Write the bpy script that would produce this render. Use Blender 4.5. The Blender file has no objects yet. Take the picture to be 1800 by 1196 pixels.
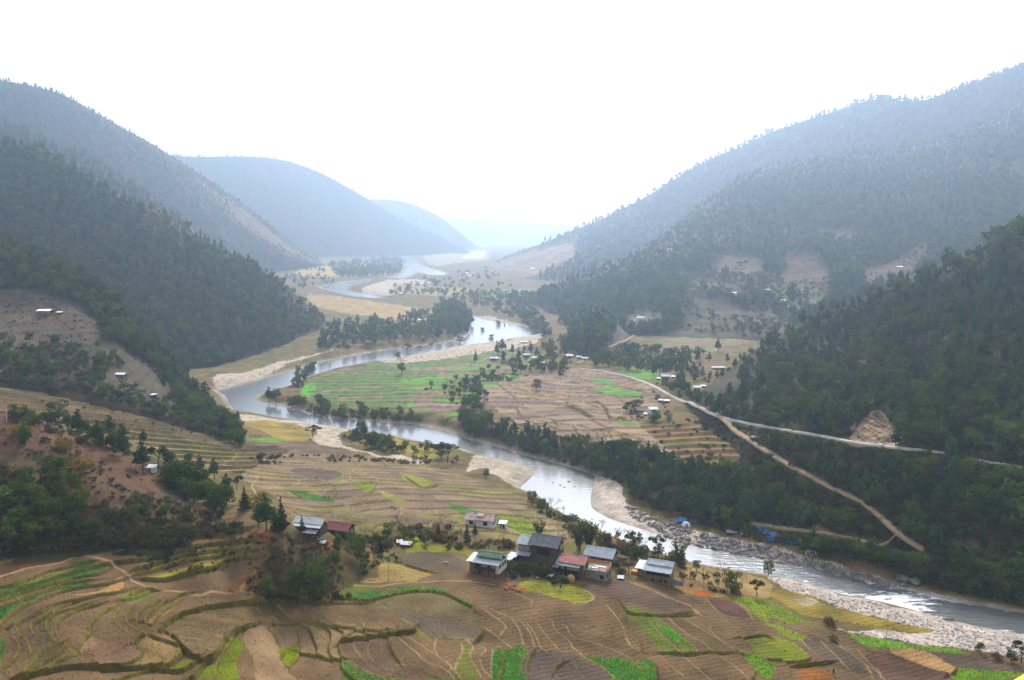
import bpy, math, random
import numpy as np
from mathutils import Vector, Matrix
from mathutils.bvhtree import BVHTree

# ------------------------------------------------------------------ camera, light, exposure
scene = bpy.context.scene
COL = scene.collection
F, PITCH, CAMZ = 1559.0, math.radians(7.06), 120.0
cd = bpy.data.cameras.new('camera')
cd.sensor_fit = 'HORIZONTAL'
cd.angle = 2 * math.atan(900 / F)
cd.clip_start, cd.clip_end = 1.0, 60000.0
cam = bpy.data.objects.new('camera', cd)
COL.objects.link(cam)
cam.location = (0, 0, CAMZ)
cam.rotation_euler = (math.pi / 2 - PITCH, 0, 0)
scene.camera = cam

SUN_EL, SUN_AZ = math.radians(35), math.radians(6)      # ahead of the camera, a little to the right
world = bpy.data.worlds.new('World')
scene.world = world
world.use_nodes = True
wn, wl = world.node_tree.nodes, world.node_tree.links
wn.clear()
sky = wn.new('ShaderNodeTexSky')
sky.sky_type = 'NISHITA'
sky.sun_disc = False
sky.sun_elevation = SUN_EL
sky.sun_rotation = SUN_AZ
sky.air_density, sky.dust_density, sky.ozone_density = 1.0, 2.0, 1.0
b1 = wn.new('ShaderNodeBackground'); b1.inputs['Strength'].default_value = 0.06
b2 = wn.new('ShaderNodeBackground')                      # the even white overcast in front of the blue
b2.inputs['Color'].default_value = (0.97, 0.975, 1.0, 1); b2.inputs['Strength'].default_value = 0.72
add = wn.new('ShaderNodeAddShader')
wo = wn.new('ShaderNodeOutputWorld')
wl.new(sky.outputs[0], b1.inputs[0])
wl.new(b1.outputs[0], add.inputs[0]); wl.new(b2.outputs[0], add.inputs[1])
wl.new(add.outputs[0], wo.inputs[0])
sl = bpy.data.lights.new('sun', 'SUN')
sl.energy, sl.angle, sl.color = 5.8, math.radians(14), (1.0, 0.96, 0.90)
sun = bpy.data.objects.new('sun', sl)
COL.objects.link(sun)
sd = Vector((math.sin(SUN_AZ) * math.cos(SUN_EL), math.cos(SUN_AZ) * math.cos(SUN_EL), math.sin(SUN_EL)))
sun.rotation_euler = sd.to_track_quat('Z', 'Y').to_euler()
sun.location = (0, 0, 400)
scene.view_settings.view_transform = 'Standard'
scene.view_settings.look = 'None'
scene.view_settings.exposure = 0.06
scene.view_settings.gamma = 1.0
scene.view_settings.use_curve_mapping = False
cy = scene.cycles
cy.max_bounces, cy.diffuse_bounces, cy.glossy_bounces = 4, 1, 2
cy.transmission_bounces, cy.volume_bounces, cy.transparent_max_bounces = 2, 1, 6
cy.use_denoising = True
cy.denoiser = 'OPENIMAGEDENOISE'
try: cy.denoising_prefilter = 'NONE'
except Exception: pass
cy.sample_clamp_indirect = 4.0
cy.use_adaptive_sampling = True
cy.adaptive_threshold = 0.015
scene.render.film_transparent = False
HAZE_DENSITY, HAZE_COLOR, HAZE_G = 0.00021, (0.60, 0.76, 1.0), 0.73

rng = np.random.default_rng(7)
random.seed(7)

# ------------------------------------------------------------------ view geometry of the photograph (1800 x 1196 px)
cp, sp = math.cos(PITCH), math.sin(PITCH)
def ray(u, v):
    x = (np.asarray(u, float) - 900) / F; y = (598 - np.asarray(v, float)) / F
    return np.stack([x, cp + y * sp, -sp + y * cp], -1)
def at_z(u, v, z):
    d = ray(u, v); t = (np.asarray(z, float) - CAMZ) / d[..., 2]
    return np.array([0, 0, CAMZ]) + d * t[..., None]
def at_y(u, v, Y):
    d = ray(u, v); t = np.asarray(Y, float) / d[..., 1]
    return np.array([0, 0, CAMZ]) + d * t[..., None]
def project(P):
    X, Y, Z = P[..., 0], P[..., 1], P[..., 2] - CAMZ
    f = Y * cp - Z * sp; w = Y * sp + Z * cp
    return 900 + F * X / f, 598 - F * w / f

# ------------------------------------------------------------------ noise
def _h(ix, iy, s):
    n = (ix.astype(np.int64) * 374761393 + iy.astype(np.int64) * 668265263 + s * 974711) & 0x7fffffff
    n = ((n ^ (n >> 13)) * 1274126177) & 0x7fffffff
    n = (n ^ (n >> 16)) & 0xffff
    return n / 65535.0
def vnoise(x, y, s=0):
    ix = np.floor(x); iy = np.floor(y); fx = x - ix; fy = y - iy
    fx = fx * fx * (3 - 2 * fx); fy = fy * fy * (3 - 2 * fy)
    a = _h(ix, iy, s); b = _h(ix + 1, iy, s); c = _h(ix, iy + 1, s); d = _h(ix + 1, iy + 1, s)
    return (a * (1 - fx) + b * fx) * (1 - fy) + (c * (1 - fx) + d * fx) * fy
def fbm(x, y, s=0, o=4):
    r = 0; amp = 0.5; t = 0
    for i in range(o):
        r = r + amp * vnoise(x, y, s + i * 17); t += amp
        x = x * 2.03 + 11.3; y = y * 2.03 - 7.7; amp *= 0.5
    return r / t            # 0..1
def sstep(a, b, x):
    t = np.clip((x - a) / (b - a), 0, 1); return t * t * (3 - 2 * t)
def in_poly(px, py, poly):
    inside = np.zeros(px.shape, bool); n = len(poly)
    for i in range(n):
        x1, y1 = poly[i]; x2, y2 = poly[(i + 1) % n]
        if y1 == y2: continue
        c = ((y1 > py) != (y2 > py)) & (px < (x2 - x1) * (py - y1) / (y2 - y1) + x1)
        inside ^= c
    return inside
def smooth_line(pts, n=4, closed=False):
    P = np.array(pts, float)
    if len(P) < 3 and not closed:
        t = np.linspace(0, 1, n * 2)[:, None]; return P[0] * (1 - t) + P[-1] * t
    Q = np.vstack([P[-1:], P, P[:2]]) if closed else np.vstack([2 * P[0] - P[1], P, 2 * P[-1] - P[-2]])
    out = []
    for i in range(1, len(Q) - 2):
        p0, p1, p2, p3 = Q[i - 1:i + 3]
        for k in range(n):
            t = k / n
            out.append(0.5 * (2 * p1 + (p2 - p0) * t + (2 * p0 - 5 * p1 + 4 * p2 - p3) * t * t + (3 * p1 - p0 - 3 * p2 + p3) * t ** 3))
    if not closed: out.append(P[-1])
    return np.array(out)
def seg_dist(X, Y, poly, closed=False, chunk=60000, want_side=False):
    P = np.asarray(poly, float)
    A = P if closed else P[:-1]; B = np.roll(P, -1, 0) if closed else P[1:]
    D = B - A; L2 = np.maximum((D ** 2).sum(1), 1e-9)
    out = np.empty(X.shape); side = np.empty(X.shape) if want_side else None
    for i in range(0, len(X), chunk):
        x = X[i:i + chunk, None] - A[:, 0]; y = Y[i:i + chunk, None] - A[:, 1]
        t = np.clip((x * D[:, 0] + y * D[:, 1]) / L2, 0, 1)
        ex = x - t * D[:, 0]; ey = y - t * D[:, 1]
        d2 = ex * ex + ey * ey
        k = d2.argmin(1); r = np.arange(len(k))
        out[i:i + chunk] = np.sqrt(d2[r, k])
        if want_side: side[i:i + chunk] = np.sign(D[k, 0] * y[r, k] - D[k, 1] * x[r, k])
    return (out, side) if want_side else out

# ------------------------------------------------------------------ materials
def principled(name, color, rough=0.8, spec=0.2):
    m = bpy.data.materials.new(name); m.use_nodes = True
    b = m.node_tree.nodes['Principled BSDF']
    b.inputs['Base Color'].default_value = (*color, 1)
    b.inputs['Roughness'].default_value = rough
    b.inputs['Specular IOR Level'].default_value = spec
    return m
def noisy(name, c1, c2, scale=1.0, rough=0.85, spec=0.15, bump=0.0, coord='Object', detail=4.0, metal=0.0, stretch=(1, 1, 1)):
    m = principled(name, c1, rough, spec); nt = m.node_tree; b = nt.nodes['Principled BSDF']
    b.inputs['Metallic'].default_value = metal
    tc = nt.nodes.new('ShaderNodeTexCoord'); mp = nt.nodes.new('ShaderNodeMapping'); mp.inputs['Scale'].default_value = stretch
    tn = nt.nodes.new('ShaderNodeTexNoise'); tn.inputs['Scale'].default_value = scale; tn.inputs['Detail'].default_value = detail
    mx = nt.nodes.new('ShaderNodeMix'); mx.data_type = 'RGBA'
    mx.inputs[6].default_value = (*c1, 1); mx.inputs[7].default_value = (*c2, 1)
    rp = nt.nodes.new('ShaderNodeMapRange'); rp.inputs[1].default_value = 0.35; rp.inputs[2].default_value = 0.65
    nt.links.new(tc.outputs[coord], mp.inputs[0]); nt.links.new(mp.outputs[0], tn.inputs['Vector'])
    nt.links.new(tn.outputs['Fac'], rp.inputs[0]); nt.links.new(rp.outputs[0], mx.inputs[0])
    nt.links.new(mx.outputs[2], b.inputs['Base Color'])
    if bump:
        bp = nt.nodes.new('ShaderNodeBump'); bp.inputs['Distance'].default_value = bump
        nt.links.new(tn.outputs['Fac'], bp.inputs['Height']); nt.links.new(bp.outputs[0], b.inputs['Normal'])
    return m
def foliage_mat(name, c1, c2, trans=0.25, scale=0.35):
    m = bpy.data.materials.new(name); m.use_nodes = True; nt = m.node_tree; nt.nodes.clear()
    oi = nt.nodes.new('ShaderNodeObjectInfo'); tc = nt.nodes.new('ShaderNodeTexCoord')
    tn = nt.nodes.new('ShaderNodeTexNoise'); tn.inputs['Scale'].default_value = scale; tn.inputs['Detail'].default_value = 3
    ad = nt.nodes.new('ShaderNodeMath'); ad.operation = 'MULTIPLY_ADD'; ad.inputs[1].default_value = 0.8; ad.inputs[2].default_value = -0.4
    sm = nt.nodes.new('ShaderNodeMath'); sm.operation = 'ADD'; sm.use_clamp = True
    mx = nt.nodes.new('ShaderNodeMix'); mx.data_type = 'RGBA'
    mx.inputs[6].default_value = (*c1, 1); mx.inputs[7].default_value = (*c2, 1)
    df = nt.nodes.new('ShaderNodeBsdfDiffuse'); tr = nt.nodes.new('ShaderNodeBsdfTranslucent'); ms = nt.nodes.new('ShaderNodeMixShader')
    ms.inputs[0].default_value = trans; out = nt.nodes.new('ShaderNodeOutputMaterial')
    nt.links.new(tc.outputs['Object'], tn.inputs['Vector'])
    nt.links.new(oi.outputs['Random'], ad.inputs[0]); nt.links.new(ad.outputs[0], sm.inputs[0]); nt.links.new(tn.outputs['Fac'], sm.inputs[1])
    nt.links.new(sm.outputs[0], mx.inputs[0])
    nt.links.new(mx.outputs[2], df.inputs[0]); nt.links.new(mx.outputs[2], tr.inputs[0])
    nt.links.new(df.outputs[0], ms.inputs[1]); nt.links.new(tr.outputs[0], ms.inputs[2]); nt.links.new(ms.outputs[0], out.inputs[0])
    return m
def ground_mat(name, fine=1.2, coarse=0.12, amp=0.5, bump=0.25, rough=0.95):
    """per-point soil / grass / crop colour, broken up by procedural grain and relief"""
    m = bpy.data.materials.new(name); m.use_nodes = True; nt = m.node_tree
    b = nt.nodes['Principled BSDF']; b.inputs['Roughness'].default_value = rough; b.inputs['Specular IOR Level'].default_value = 0.08
    at = nt.nodes.new('ShaderNodeAttribute'); at.attribute_name = 'tone'
    ge = nt.nodes.new('ShaderNodeNewGeometry')
    n1 = nt.nodes.new('ShaderNodeTexNoise'); n1.inputs['Scale'].default_value = fine; n1.inputs['Detail'].default_value = 5; n1.inputs['Roughness'].default_value = 0.7
    n2 = nt.nodes.new('ShaderNodeTexNoise'); n2.inputs['Scale'].default_value = coarse; n2.inputs['Detail'].default_value = 4
    a = nt.nodes.new('ShaderNodeMath'); a.operation = 'ADD'
    r = nt.nodes.new('ShaderNodeMapRange'); r.inputs[1].default_value = 0.6; r.inputs[2].default_value = 1.4
    r.inputs[3].default_value = 1 - amp; r.inputs[4].default_value = 1 + amp
    mu = nt.nodes.new('ShaderNodeVectorMath'); mu.operation = 'SCALE'
    bp = nt.nodes.new('ShaderNodeBump'); bp.inputs['Distance'].default_value = bump
    nt.links.new(ge.outputs['Position'], n1.inputs['Vector']); nt.links.new(ge.outputs['Position'], n2.inputs['Vector'])
    nt.links.new(n1.outputs['Fac'], a.inputs[0]); nt.links.new(n2.outputs['Fac'], a.inputs[1]); nt.links.new(a.outputs[0], r.inputs[0])
    nt.links.new(at.outputs['Color'], mu.inputs[0]); nt.links.new(r.outputs[0], mu.inputs['Scale'])
    nt.links.new(mu.outputs[0], b.inputs['Base Color'])
    nt.links.new(n1.outputs['Fac'], bp.inputs['Height']); nt.links.new(bp.outputs[0], b.inputs['Normal'])
    return m

# ------------------------------------------------------------------ mesh helpers
def mesh_np(name, V, faces, mats=(), fmat=None, smooth=False, tone=None):
    """faces: list of int arrays (n,3) or (n,4)"""
    me = bpy.data.meshes.new(name)
    V = np.ascontiguousarray(V, np.float32)
    faces = [np.asarray(f, np.int32) for f in faces if len(f)]
    nl = sum(f.size for f in faces); nf = sum(len(f) for f in faces)
    me.vertices.add(len(V)); me.vertices.foreach_set('co', V.ravel())
    me.loops.add(nl); me.polygons.add(nf)
    me.loops.foreach_set('vertex_index', np.concatenate([f.ravel() for f in faces]).astype(np.int32))
    tot = np.concatenate([np.full(len(f), f.shape[1], np.int32) for f in faces])
    me.polygons.foreach_set('loop_start', np.concatenate([[0], np.cumsum(tot)[:-1]]).astype(np.int32))
    for m in mats: me.materials.append(m)
    if fmat is not None: me.polygons.foreach_set('material_index', np.asarray(fmat, np.int32))
    me.polygons.foreach_set('use_smooth', np.full(nf, smooth, bool))
    if tone is not None:
        a = me.color_attributes.new('tone', 'FLOAT_COLOR', 'POINT')
        c = np.ones((len(V), 4), np.float32); c[:, :3] = tone
        a.data.foreach_set('color', c.ravel())
    me.update(calc_edges=True)
    return me
def link(name, me, parent=None, label=None, cat=None, group=None, kind=None, loc=None, rotz=0, scale=None):
    o = bpy.data.objects.new(name, me); COL.objects.link(o)
    if parent is not None: o.parent = parent
    if loc is not None: o.location = loc
    if rotz: o.rotation_euler = (0, 0, rotz)
    if scale is not None: o.scale = scale if hasattr(scale, '__len__') else (scale,) * 3
    for k, val in (('label', label), ('category', cat), ('group', group), ('kind', kind)):
        if val: o[k] = val
    return o
class MB:
    """collects boxes, prisms and tubes into one mesh"""
    def __init__(s): s.v = []; s.f3 = []; s.f4 = []; s.n = 0
    def add(s, V, f4=(), f3=()):
        V = np.asarray(V, float); s.v.append(V)
        if len(f4): s.f4.append(np.asarray(f4, int) + s.n)
        if len(f3): s.f3.append(np.asarray(f3, int) + s.n)
        s.n += len(V); return s
    def box(s, x0, x1, y0, y1, z0, z1):
        V = [(x0, y0, z0), (x1, y0, z0), (x1, y1, z0), (x0, y1, z0), (x0, y0, z1), (x1, y0, z1), (x1, y1, z1), (x0, y1, z1)]
        return s.add(V, [(0, 3, 2, 1), (4, 5, 6, 7), (0, 1, 5, 4), (1, 2, 6, 5), (2, 3, 7, 6), (3, 0, 4, 7)])
    def hexa(s, V): return s.add(V, [(0, 3, 2, 1), (4, 5, 6, 7), (0, 1, 5, 4), (1, 2, 6, 5), (2, 3, 7, 6), (3, 0, 4, 7)])
    def slab(s, a, b, c, d, t):
        """quad a b c d thickened downwards by t"""
        Q = np.array([a, b, c, d], float); return s.hexa(np.vstack([Q - [0, 0, t], Q]))
    def tube(s, pts, radii, k=6, cap=True):
        P = np.array(pts, float); n = len(P)
        V = []
        for i in range(n):
            d = P[min(i + 1, n - 1)] - P[max(i - 1, 0)]; d = d / (np.linalg.norm(d) + 1e-9)
            e = np.cross(d, [0, 0, 1.0]) if abs(d[2]) < 0.9 else np.cross(d, [1.0, 0, 0]); e /= np.linalg.norm(e); g = np.cross(d, e)
            for j in range(k):
                a = 2 * math.pi * j / k; V.append(P[i] + radii[i] * (math.cos(a) * e + math.sin(a) * g))
        f = [(i * k + j, i * k + (j + 1) % k, (i + 1) * k + (j + 1) % k, (i + 1) * k + j) for i in range(n - 1) for j in range(k)]
        f3 = []
        if cap:
            V.append(P[-1]); V.append(P[0]); t = n * k
            f3 = [((n - 1) * k + j, (n - 1) * k + (j + 1) % k, t) for j in range(k)] + [((j + 1) % k, j, t + 1) for j in range(k)]
        return s.add(V, f, f3)
    def mesh(s, name, mat, smooth=False):
        V = np.vstack(s.v); fs = []
        if s.f4: fs.append(np.vstack(s.f4))
        if s.f3: fs.append(np.vstack(s.f3))
        return mesh_np(name, V, fs, [mat] if mat else [], smooth=smooth)
    def part(s, name, mat, parent, label=None, smooth=False):
        return link(name, s.mesh(name, mat, smooth), parent, label)
# ------------------------------------------------------------------ outlines read off the valley (photograph px)
RIV_A = [(383,686),(420,678),(470,664),(520,650),(570,636),(640,622),(700,613),(760,606),(812,597),(826,580),(819,560),(832,556),
 (853,563),(896,569),(930,577),(949,587),(907,593),(864,601),(820,606),(790,612),(773,618),(740,624),(720,628),(683,634),(640,641),(608,646),(575,652),(550,660),
 (525,668),(510,679),(468,690),(453,696),(450,704),(475,710),(505,715),(551,729),(601,736),(676,743),(726,746),(766,754),(800,764),(825,773),(875,786),
 (913,798),(963,811),(1000,821),(1036,832),(1048,841),(1042,866),(1041,888),(1055,902),(1085,916),(1130,930),(1171,944),(1208,956),(1253,964),(1300,972),(1350,981),(1425,996),
 (1480,1010),(1525,1022),(1560,1030),(1601,1037),(1640,1048),(1676,1056),(1740,1068),(1800,1077),(1960,1100),
 (1960,1165),(1800,1118),(1726,1104),(1651,1087),(1601,1072),(1551,1059),(1475,1044),(1413,1024),(1346,1011),(1301,1003),(1251,996),(1213,988),(1176,977),
 (1120,962),(1076,944),(1040,925),(1005,910),(983,901),(960,886),(945,872),(920,862),(913,858),(926,845),(938,832),(935,824),(888,811),(850,801),(833,797),(800,786),(774,782),(726,774),(684,764),
 (613,755),(558,746),(513,740),(463,733),(420,729),(408,718),(400,705),(393,695)]
RIV_B = [(567,505),(590,500),(613,497),(645,492),(640,498),(615,503),(606,509),(620,515),(645,517),(676,527),(640,526),(605,519),(580,512)]
RIV_D = [(690,489),(712,478),(716,466),(690,459),(640,457),(640,454.5),(690,451.5),(712,452),(728,460),(742,468),(760,474),(784,481),(765,485),(735,478),(722,484),(704,491)]
RIV_C = [(815,443),(850,441),(849,452),(838,456),(818,455),(812,450)]
RIVERS = [at_z(*np.array(r, float).T, 0.0)[:, :2] for r in (RIV_A, RIV_B, RIV_C, RIV_D)]
RIVERS = [smooth_line(r, 3, closed=True) for r in RIVERS]

# ------------------------------------------------------------------ valley floor: height control points (u, v, z)
CTRL = [(0,1190,28),(-200,1190,34),(225,1190,23),(450,1190,18),(700,1190,14),(900,1190,12),(1150,1190,9),(1400,1190,6),(1700,1190,3.5),(1950,1190,2.5),
 (0,1080,33),(150,1080,29),(300,1080,24),(450,1080,19),(600,1075,15.5),(0,1000,36),(180,990,33),(250,975,32),(0,930,39),(-200,950,44),
 (300,1000,28),(400,1010,24),(330,950,33),(450,930,33),(480,955,31),(420,1000,27),(540,940,27),(520,965,26),(590,985,21),(480,1045,19),(610,1035,16),(640,1040,15),
 (560,930,24),(610,940,19),(560,905,15),(620,900,13),
 (700,1060,15),(700,990,15),(760,1020,15),(850,1005,15),(945,985,13.5),(1000,1010,12.5),(1060,985,10),(1150,1010,10),(1200,1040,8),(1300,1045,4.5),(900,1100,13),(1050,1080,11),(1200,1110,8.5),
 (1350,1110,5.5),(1450,1100,3.5),(1550,1120,3),(1700,1130,2.4),(1450,1050,2.6),(1600,1080,2.),(1700,1100,1.6),
 (860,930,14),(760,950,15),(700,930,14),(600,870,14),(700,860,11),(800,870,9.5),(900,905,9),(960,925,8),(960,960,9),(1040,940,7),(1100,965,6),(1200,1010,5),
 (500,880,17),(440,860,19),(500,830,14),(420,820,17),(600,810,8),(700,815,6),(800,845,6),(870,860,5),(640,775,3),(560,770,4),(480,760,5),(440,770,8),(700,785,2.5),(800,805,2.5),
 (400,790,15),(330,780,22),(250,750,28),(150,720,35),(0,700,46),(-200,690,56),(0,760,44),(200,770,33),(330,850,24),
 (640,680,5),(560,690,4),(760,690,6.5),(700,715,5),(780,720,7),(830,735,6),(700,650,5),(850,640,5.5),(900,620,5),(950,600,3),(830,690,8),(800,650,6),(620,655,4),
 (900,690,9.5),(1000,660,10),(1000,700,10),(1000,760,8.5),(1100,700,12.5),(1100,780,10),(1180,760,13),(1200,700,16),(1150,640,13),(1050,640,10),(900,760,6),(950,790,5),(1150,830,8),(1200,860,7.5),(1300,870,9.5),
 (1250,900,4),(1350,920,5),(1450,950,6),(1550,985,5),(1620,1000,3),(1750,1045,1.4),(1120,880,1.6),(1180,910,2.4),
 (1000,620,9),(1100,610,10),(1250,600,10),(1400,600,9),
 (600,540,7),(700,540,5),(760,560,6),(700,580,6),(640,595,6),(560,520,8),(820,540,4),(900,545,3),(960,570,4),(860,580,1.2),
 (560,480,8),(640,470,3),(560,460,10),(740,510,4),(820,520,6),(900,500,8),(830,480,6),(880,470,8),(700,440,3),(780,450,3),(850,460,5),(900,450,14),(600,450,4),(400,470,10),(830,432,3)]
CTRL += [(1215,726,14.9),(1250,749,15.1),(1275,775,14.4),(1300,800,13.7),(1340,830,12.3),(1400,870,10.8),(1450,900,9.8),(1500,925,8.8),(1560,955,7.3),(1600,980,5.7)]
CTRL_Y = [(-300,300,42),(-300,180,42),(-300,600,50),(-300,1200,10),(2100,260,2),(2100,180,2.5),(2100,330,5),(2100,600,8),(2100,1200,8),(900,140,13),(300,140,24),(1500,140,5),(0,140,34),
 (100,800,8),(1700,900,8),(1700,600,6),(1700,400,6),(400,1500,6),(0,2000,6),(1300,1400,8),(1800,2000,8),(700,9000,2),(1200,9000,2),(0,9000,2),(1800,9000,2),(1400,5000,4),(300,5000,4)]
pc = np.array([at_z(u, v, z) for u, v, z in CTRL])
ca = np.concatenate([pc[:, 0] / pc[:, 1], [(u - 900) / F for u, Y, z in CTRL_Y]])
cyy = np.concatenate([pc[:, 1], [Y for u, Y, z in CTRL_Y]])
cz = np.concatenate([pc[:, 2], [z for u, Y, z in CTRL_Y]])
def _k(r2): return r2 * np.log(r2 + 1e-12)
cX, cY = ca * 2.2, np.log(cyy)
nC = len(cz); A = np.zeros((nC + 3, nC + 3))
A[:nC, :nC] = _k((cX[:, None] - cX) ** 2 + (cY[:, None] - cY) ** 2) + np.eye(nC) * 0.002
A[:nC, nC] = 1; A[:nC, nC + 1] = cX; A[:nC, nC + 2] = cY; A[nC:, :nC] = A[:nC, nC:].T
wts = np.linalg.solve(A, np.concatenate([cz, [0, 0, 0]]))
def base_h(x, y):
    X = x / y * 2.2; Y = np.log(y); out = np.empty(x.shape)
    for i in range(0, len(x), 20000):
        a, b = X[i:i + 20000], Y[i:i + 20000]
        out[i:i + 20000] = _k((a[:, None] - cX) ** 2 + (b[:, None] - cY) ** 2) @ wts[:nC] + wts[nC] + wts[nC + 1] * a + wts[nC + 2] * b
    return np.maximum(out, 0.9)
def ctrl_z(poly): return 0

av = np.concatenate([np.linspace(-0.74, -0.605, 40, endpoint=False), np.linspace(-0.605, 0.605, 1130), np.linspace(0.605, 0.74, 41)[1:]]); NA = len(av)
tv = np.concatenate([np.linspace(0.95, 0.74, 26, endpoint=False), np.linspace(0.74, 0.30, 580, endpoint=False), np.linspace(0.30, 0.0115, 400)]); NR = len(tv)
rv = 112.0 / tv
GA, GR = np.meshgrid(av, rv)
gx, gy = (GA * GR).ravel(), GR.ravel()
# heights on a coarser lattice, then interpolated (smooth field)
sA, sR = 4, 4
ia = np.unique(np.concatenate([np.arange(0, NA, sA), [NA - 1]])); ir = np.unique(np.concatenate([np.arange(0, NR, sR), [NR - 1]]))
hc = base_h((av[ia][None, :] * rv[ir][:, None]).ravel(), np.repeat(rv[ir], len(ia))).reshape(len(ir), len(ia))
tmp = np.stack([np.interp(np.arange(NA), ia, row) for row in hc])
h0 = np.stack([np.interp(np.arange(NR), ir, tmp[:, j]) for j in range(NA)], 1)
riv_d = np.full(gx.shape, 1e9); riv_in = np.zeros(gx.shape, bool)
for R in RIVERS:
    lo, hi = R.min(0) - 60, R.max(0) + 60
    k = np.where((gx > lo[0]) & (gx < hi[0]) & (gy > lo[1]) & (gy < hi[1]))[0]
    riv_d[k] = np.minimum(riv_d[k], seg_dist(gx[k], gy[k], R, True)); riv_in[k] |= in_poly(gx[k], gy[k], R)
sd_r = np.where(riv_in, -riv_d, riv_d)
wid = 6 + gy * 0.012
h1 = h0.ravel()
h1 = np.where(sd_r < wid, 0.15 + (h1 - 0.15) * sstep(0, 1, np.clip(sd_r / wid, 0, 1)), h1)
h1 = np.where(sd_r < 0, np.maximum(-2.5, 0.15 + sd_r * 0.25), h1)
H_base = h1.reshape(NR, NA)
def floor_z(x, y, H=None):
    H = H_base if H is None else H
    fa = np.clip(np.interp(x / y, av, np.arange(NA)), 0, NA - 1.001)
    fr = np.clip(np.interp(-112.0 / y, -tv, np.arange(NR)), 0, NR - 1.001)
    a0 = fa.astype(int); r0 = fr.astype(int); fa = fa - a0; fr = fr - r0
    return (H[r0, a0] * (1 - fa) + H[r0, a0 + 1] * fa) * (1 - fr) + (H[r0 + 1, a0] * (1 - fa) + H[r0 + 1, a0 + 1] * fa) * fr
def on_floor(uv):
    """points of the valley floor seen at these pixels"""
    uv = np.atleast_2d(np.asarray(uv, float)); d = ray(uv[:, 0], uv[:, 1]); z = np.full(len(uv), 8.0)
    for _ in range(14):
        t = (z - CAMZ) / np.minimum(d[:, 2], -0.004); p = np.array([0, 0, CAMZ]) + d * t[:, None]
        z = 0.5 * z + 0.5 * floor_z(p[:, 0], np.clip(p[:, 1], 120, 9500))
    return p

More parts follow.
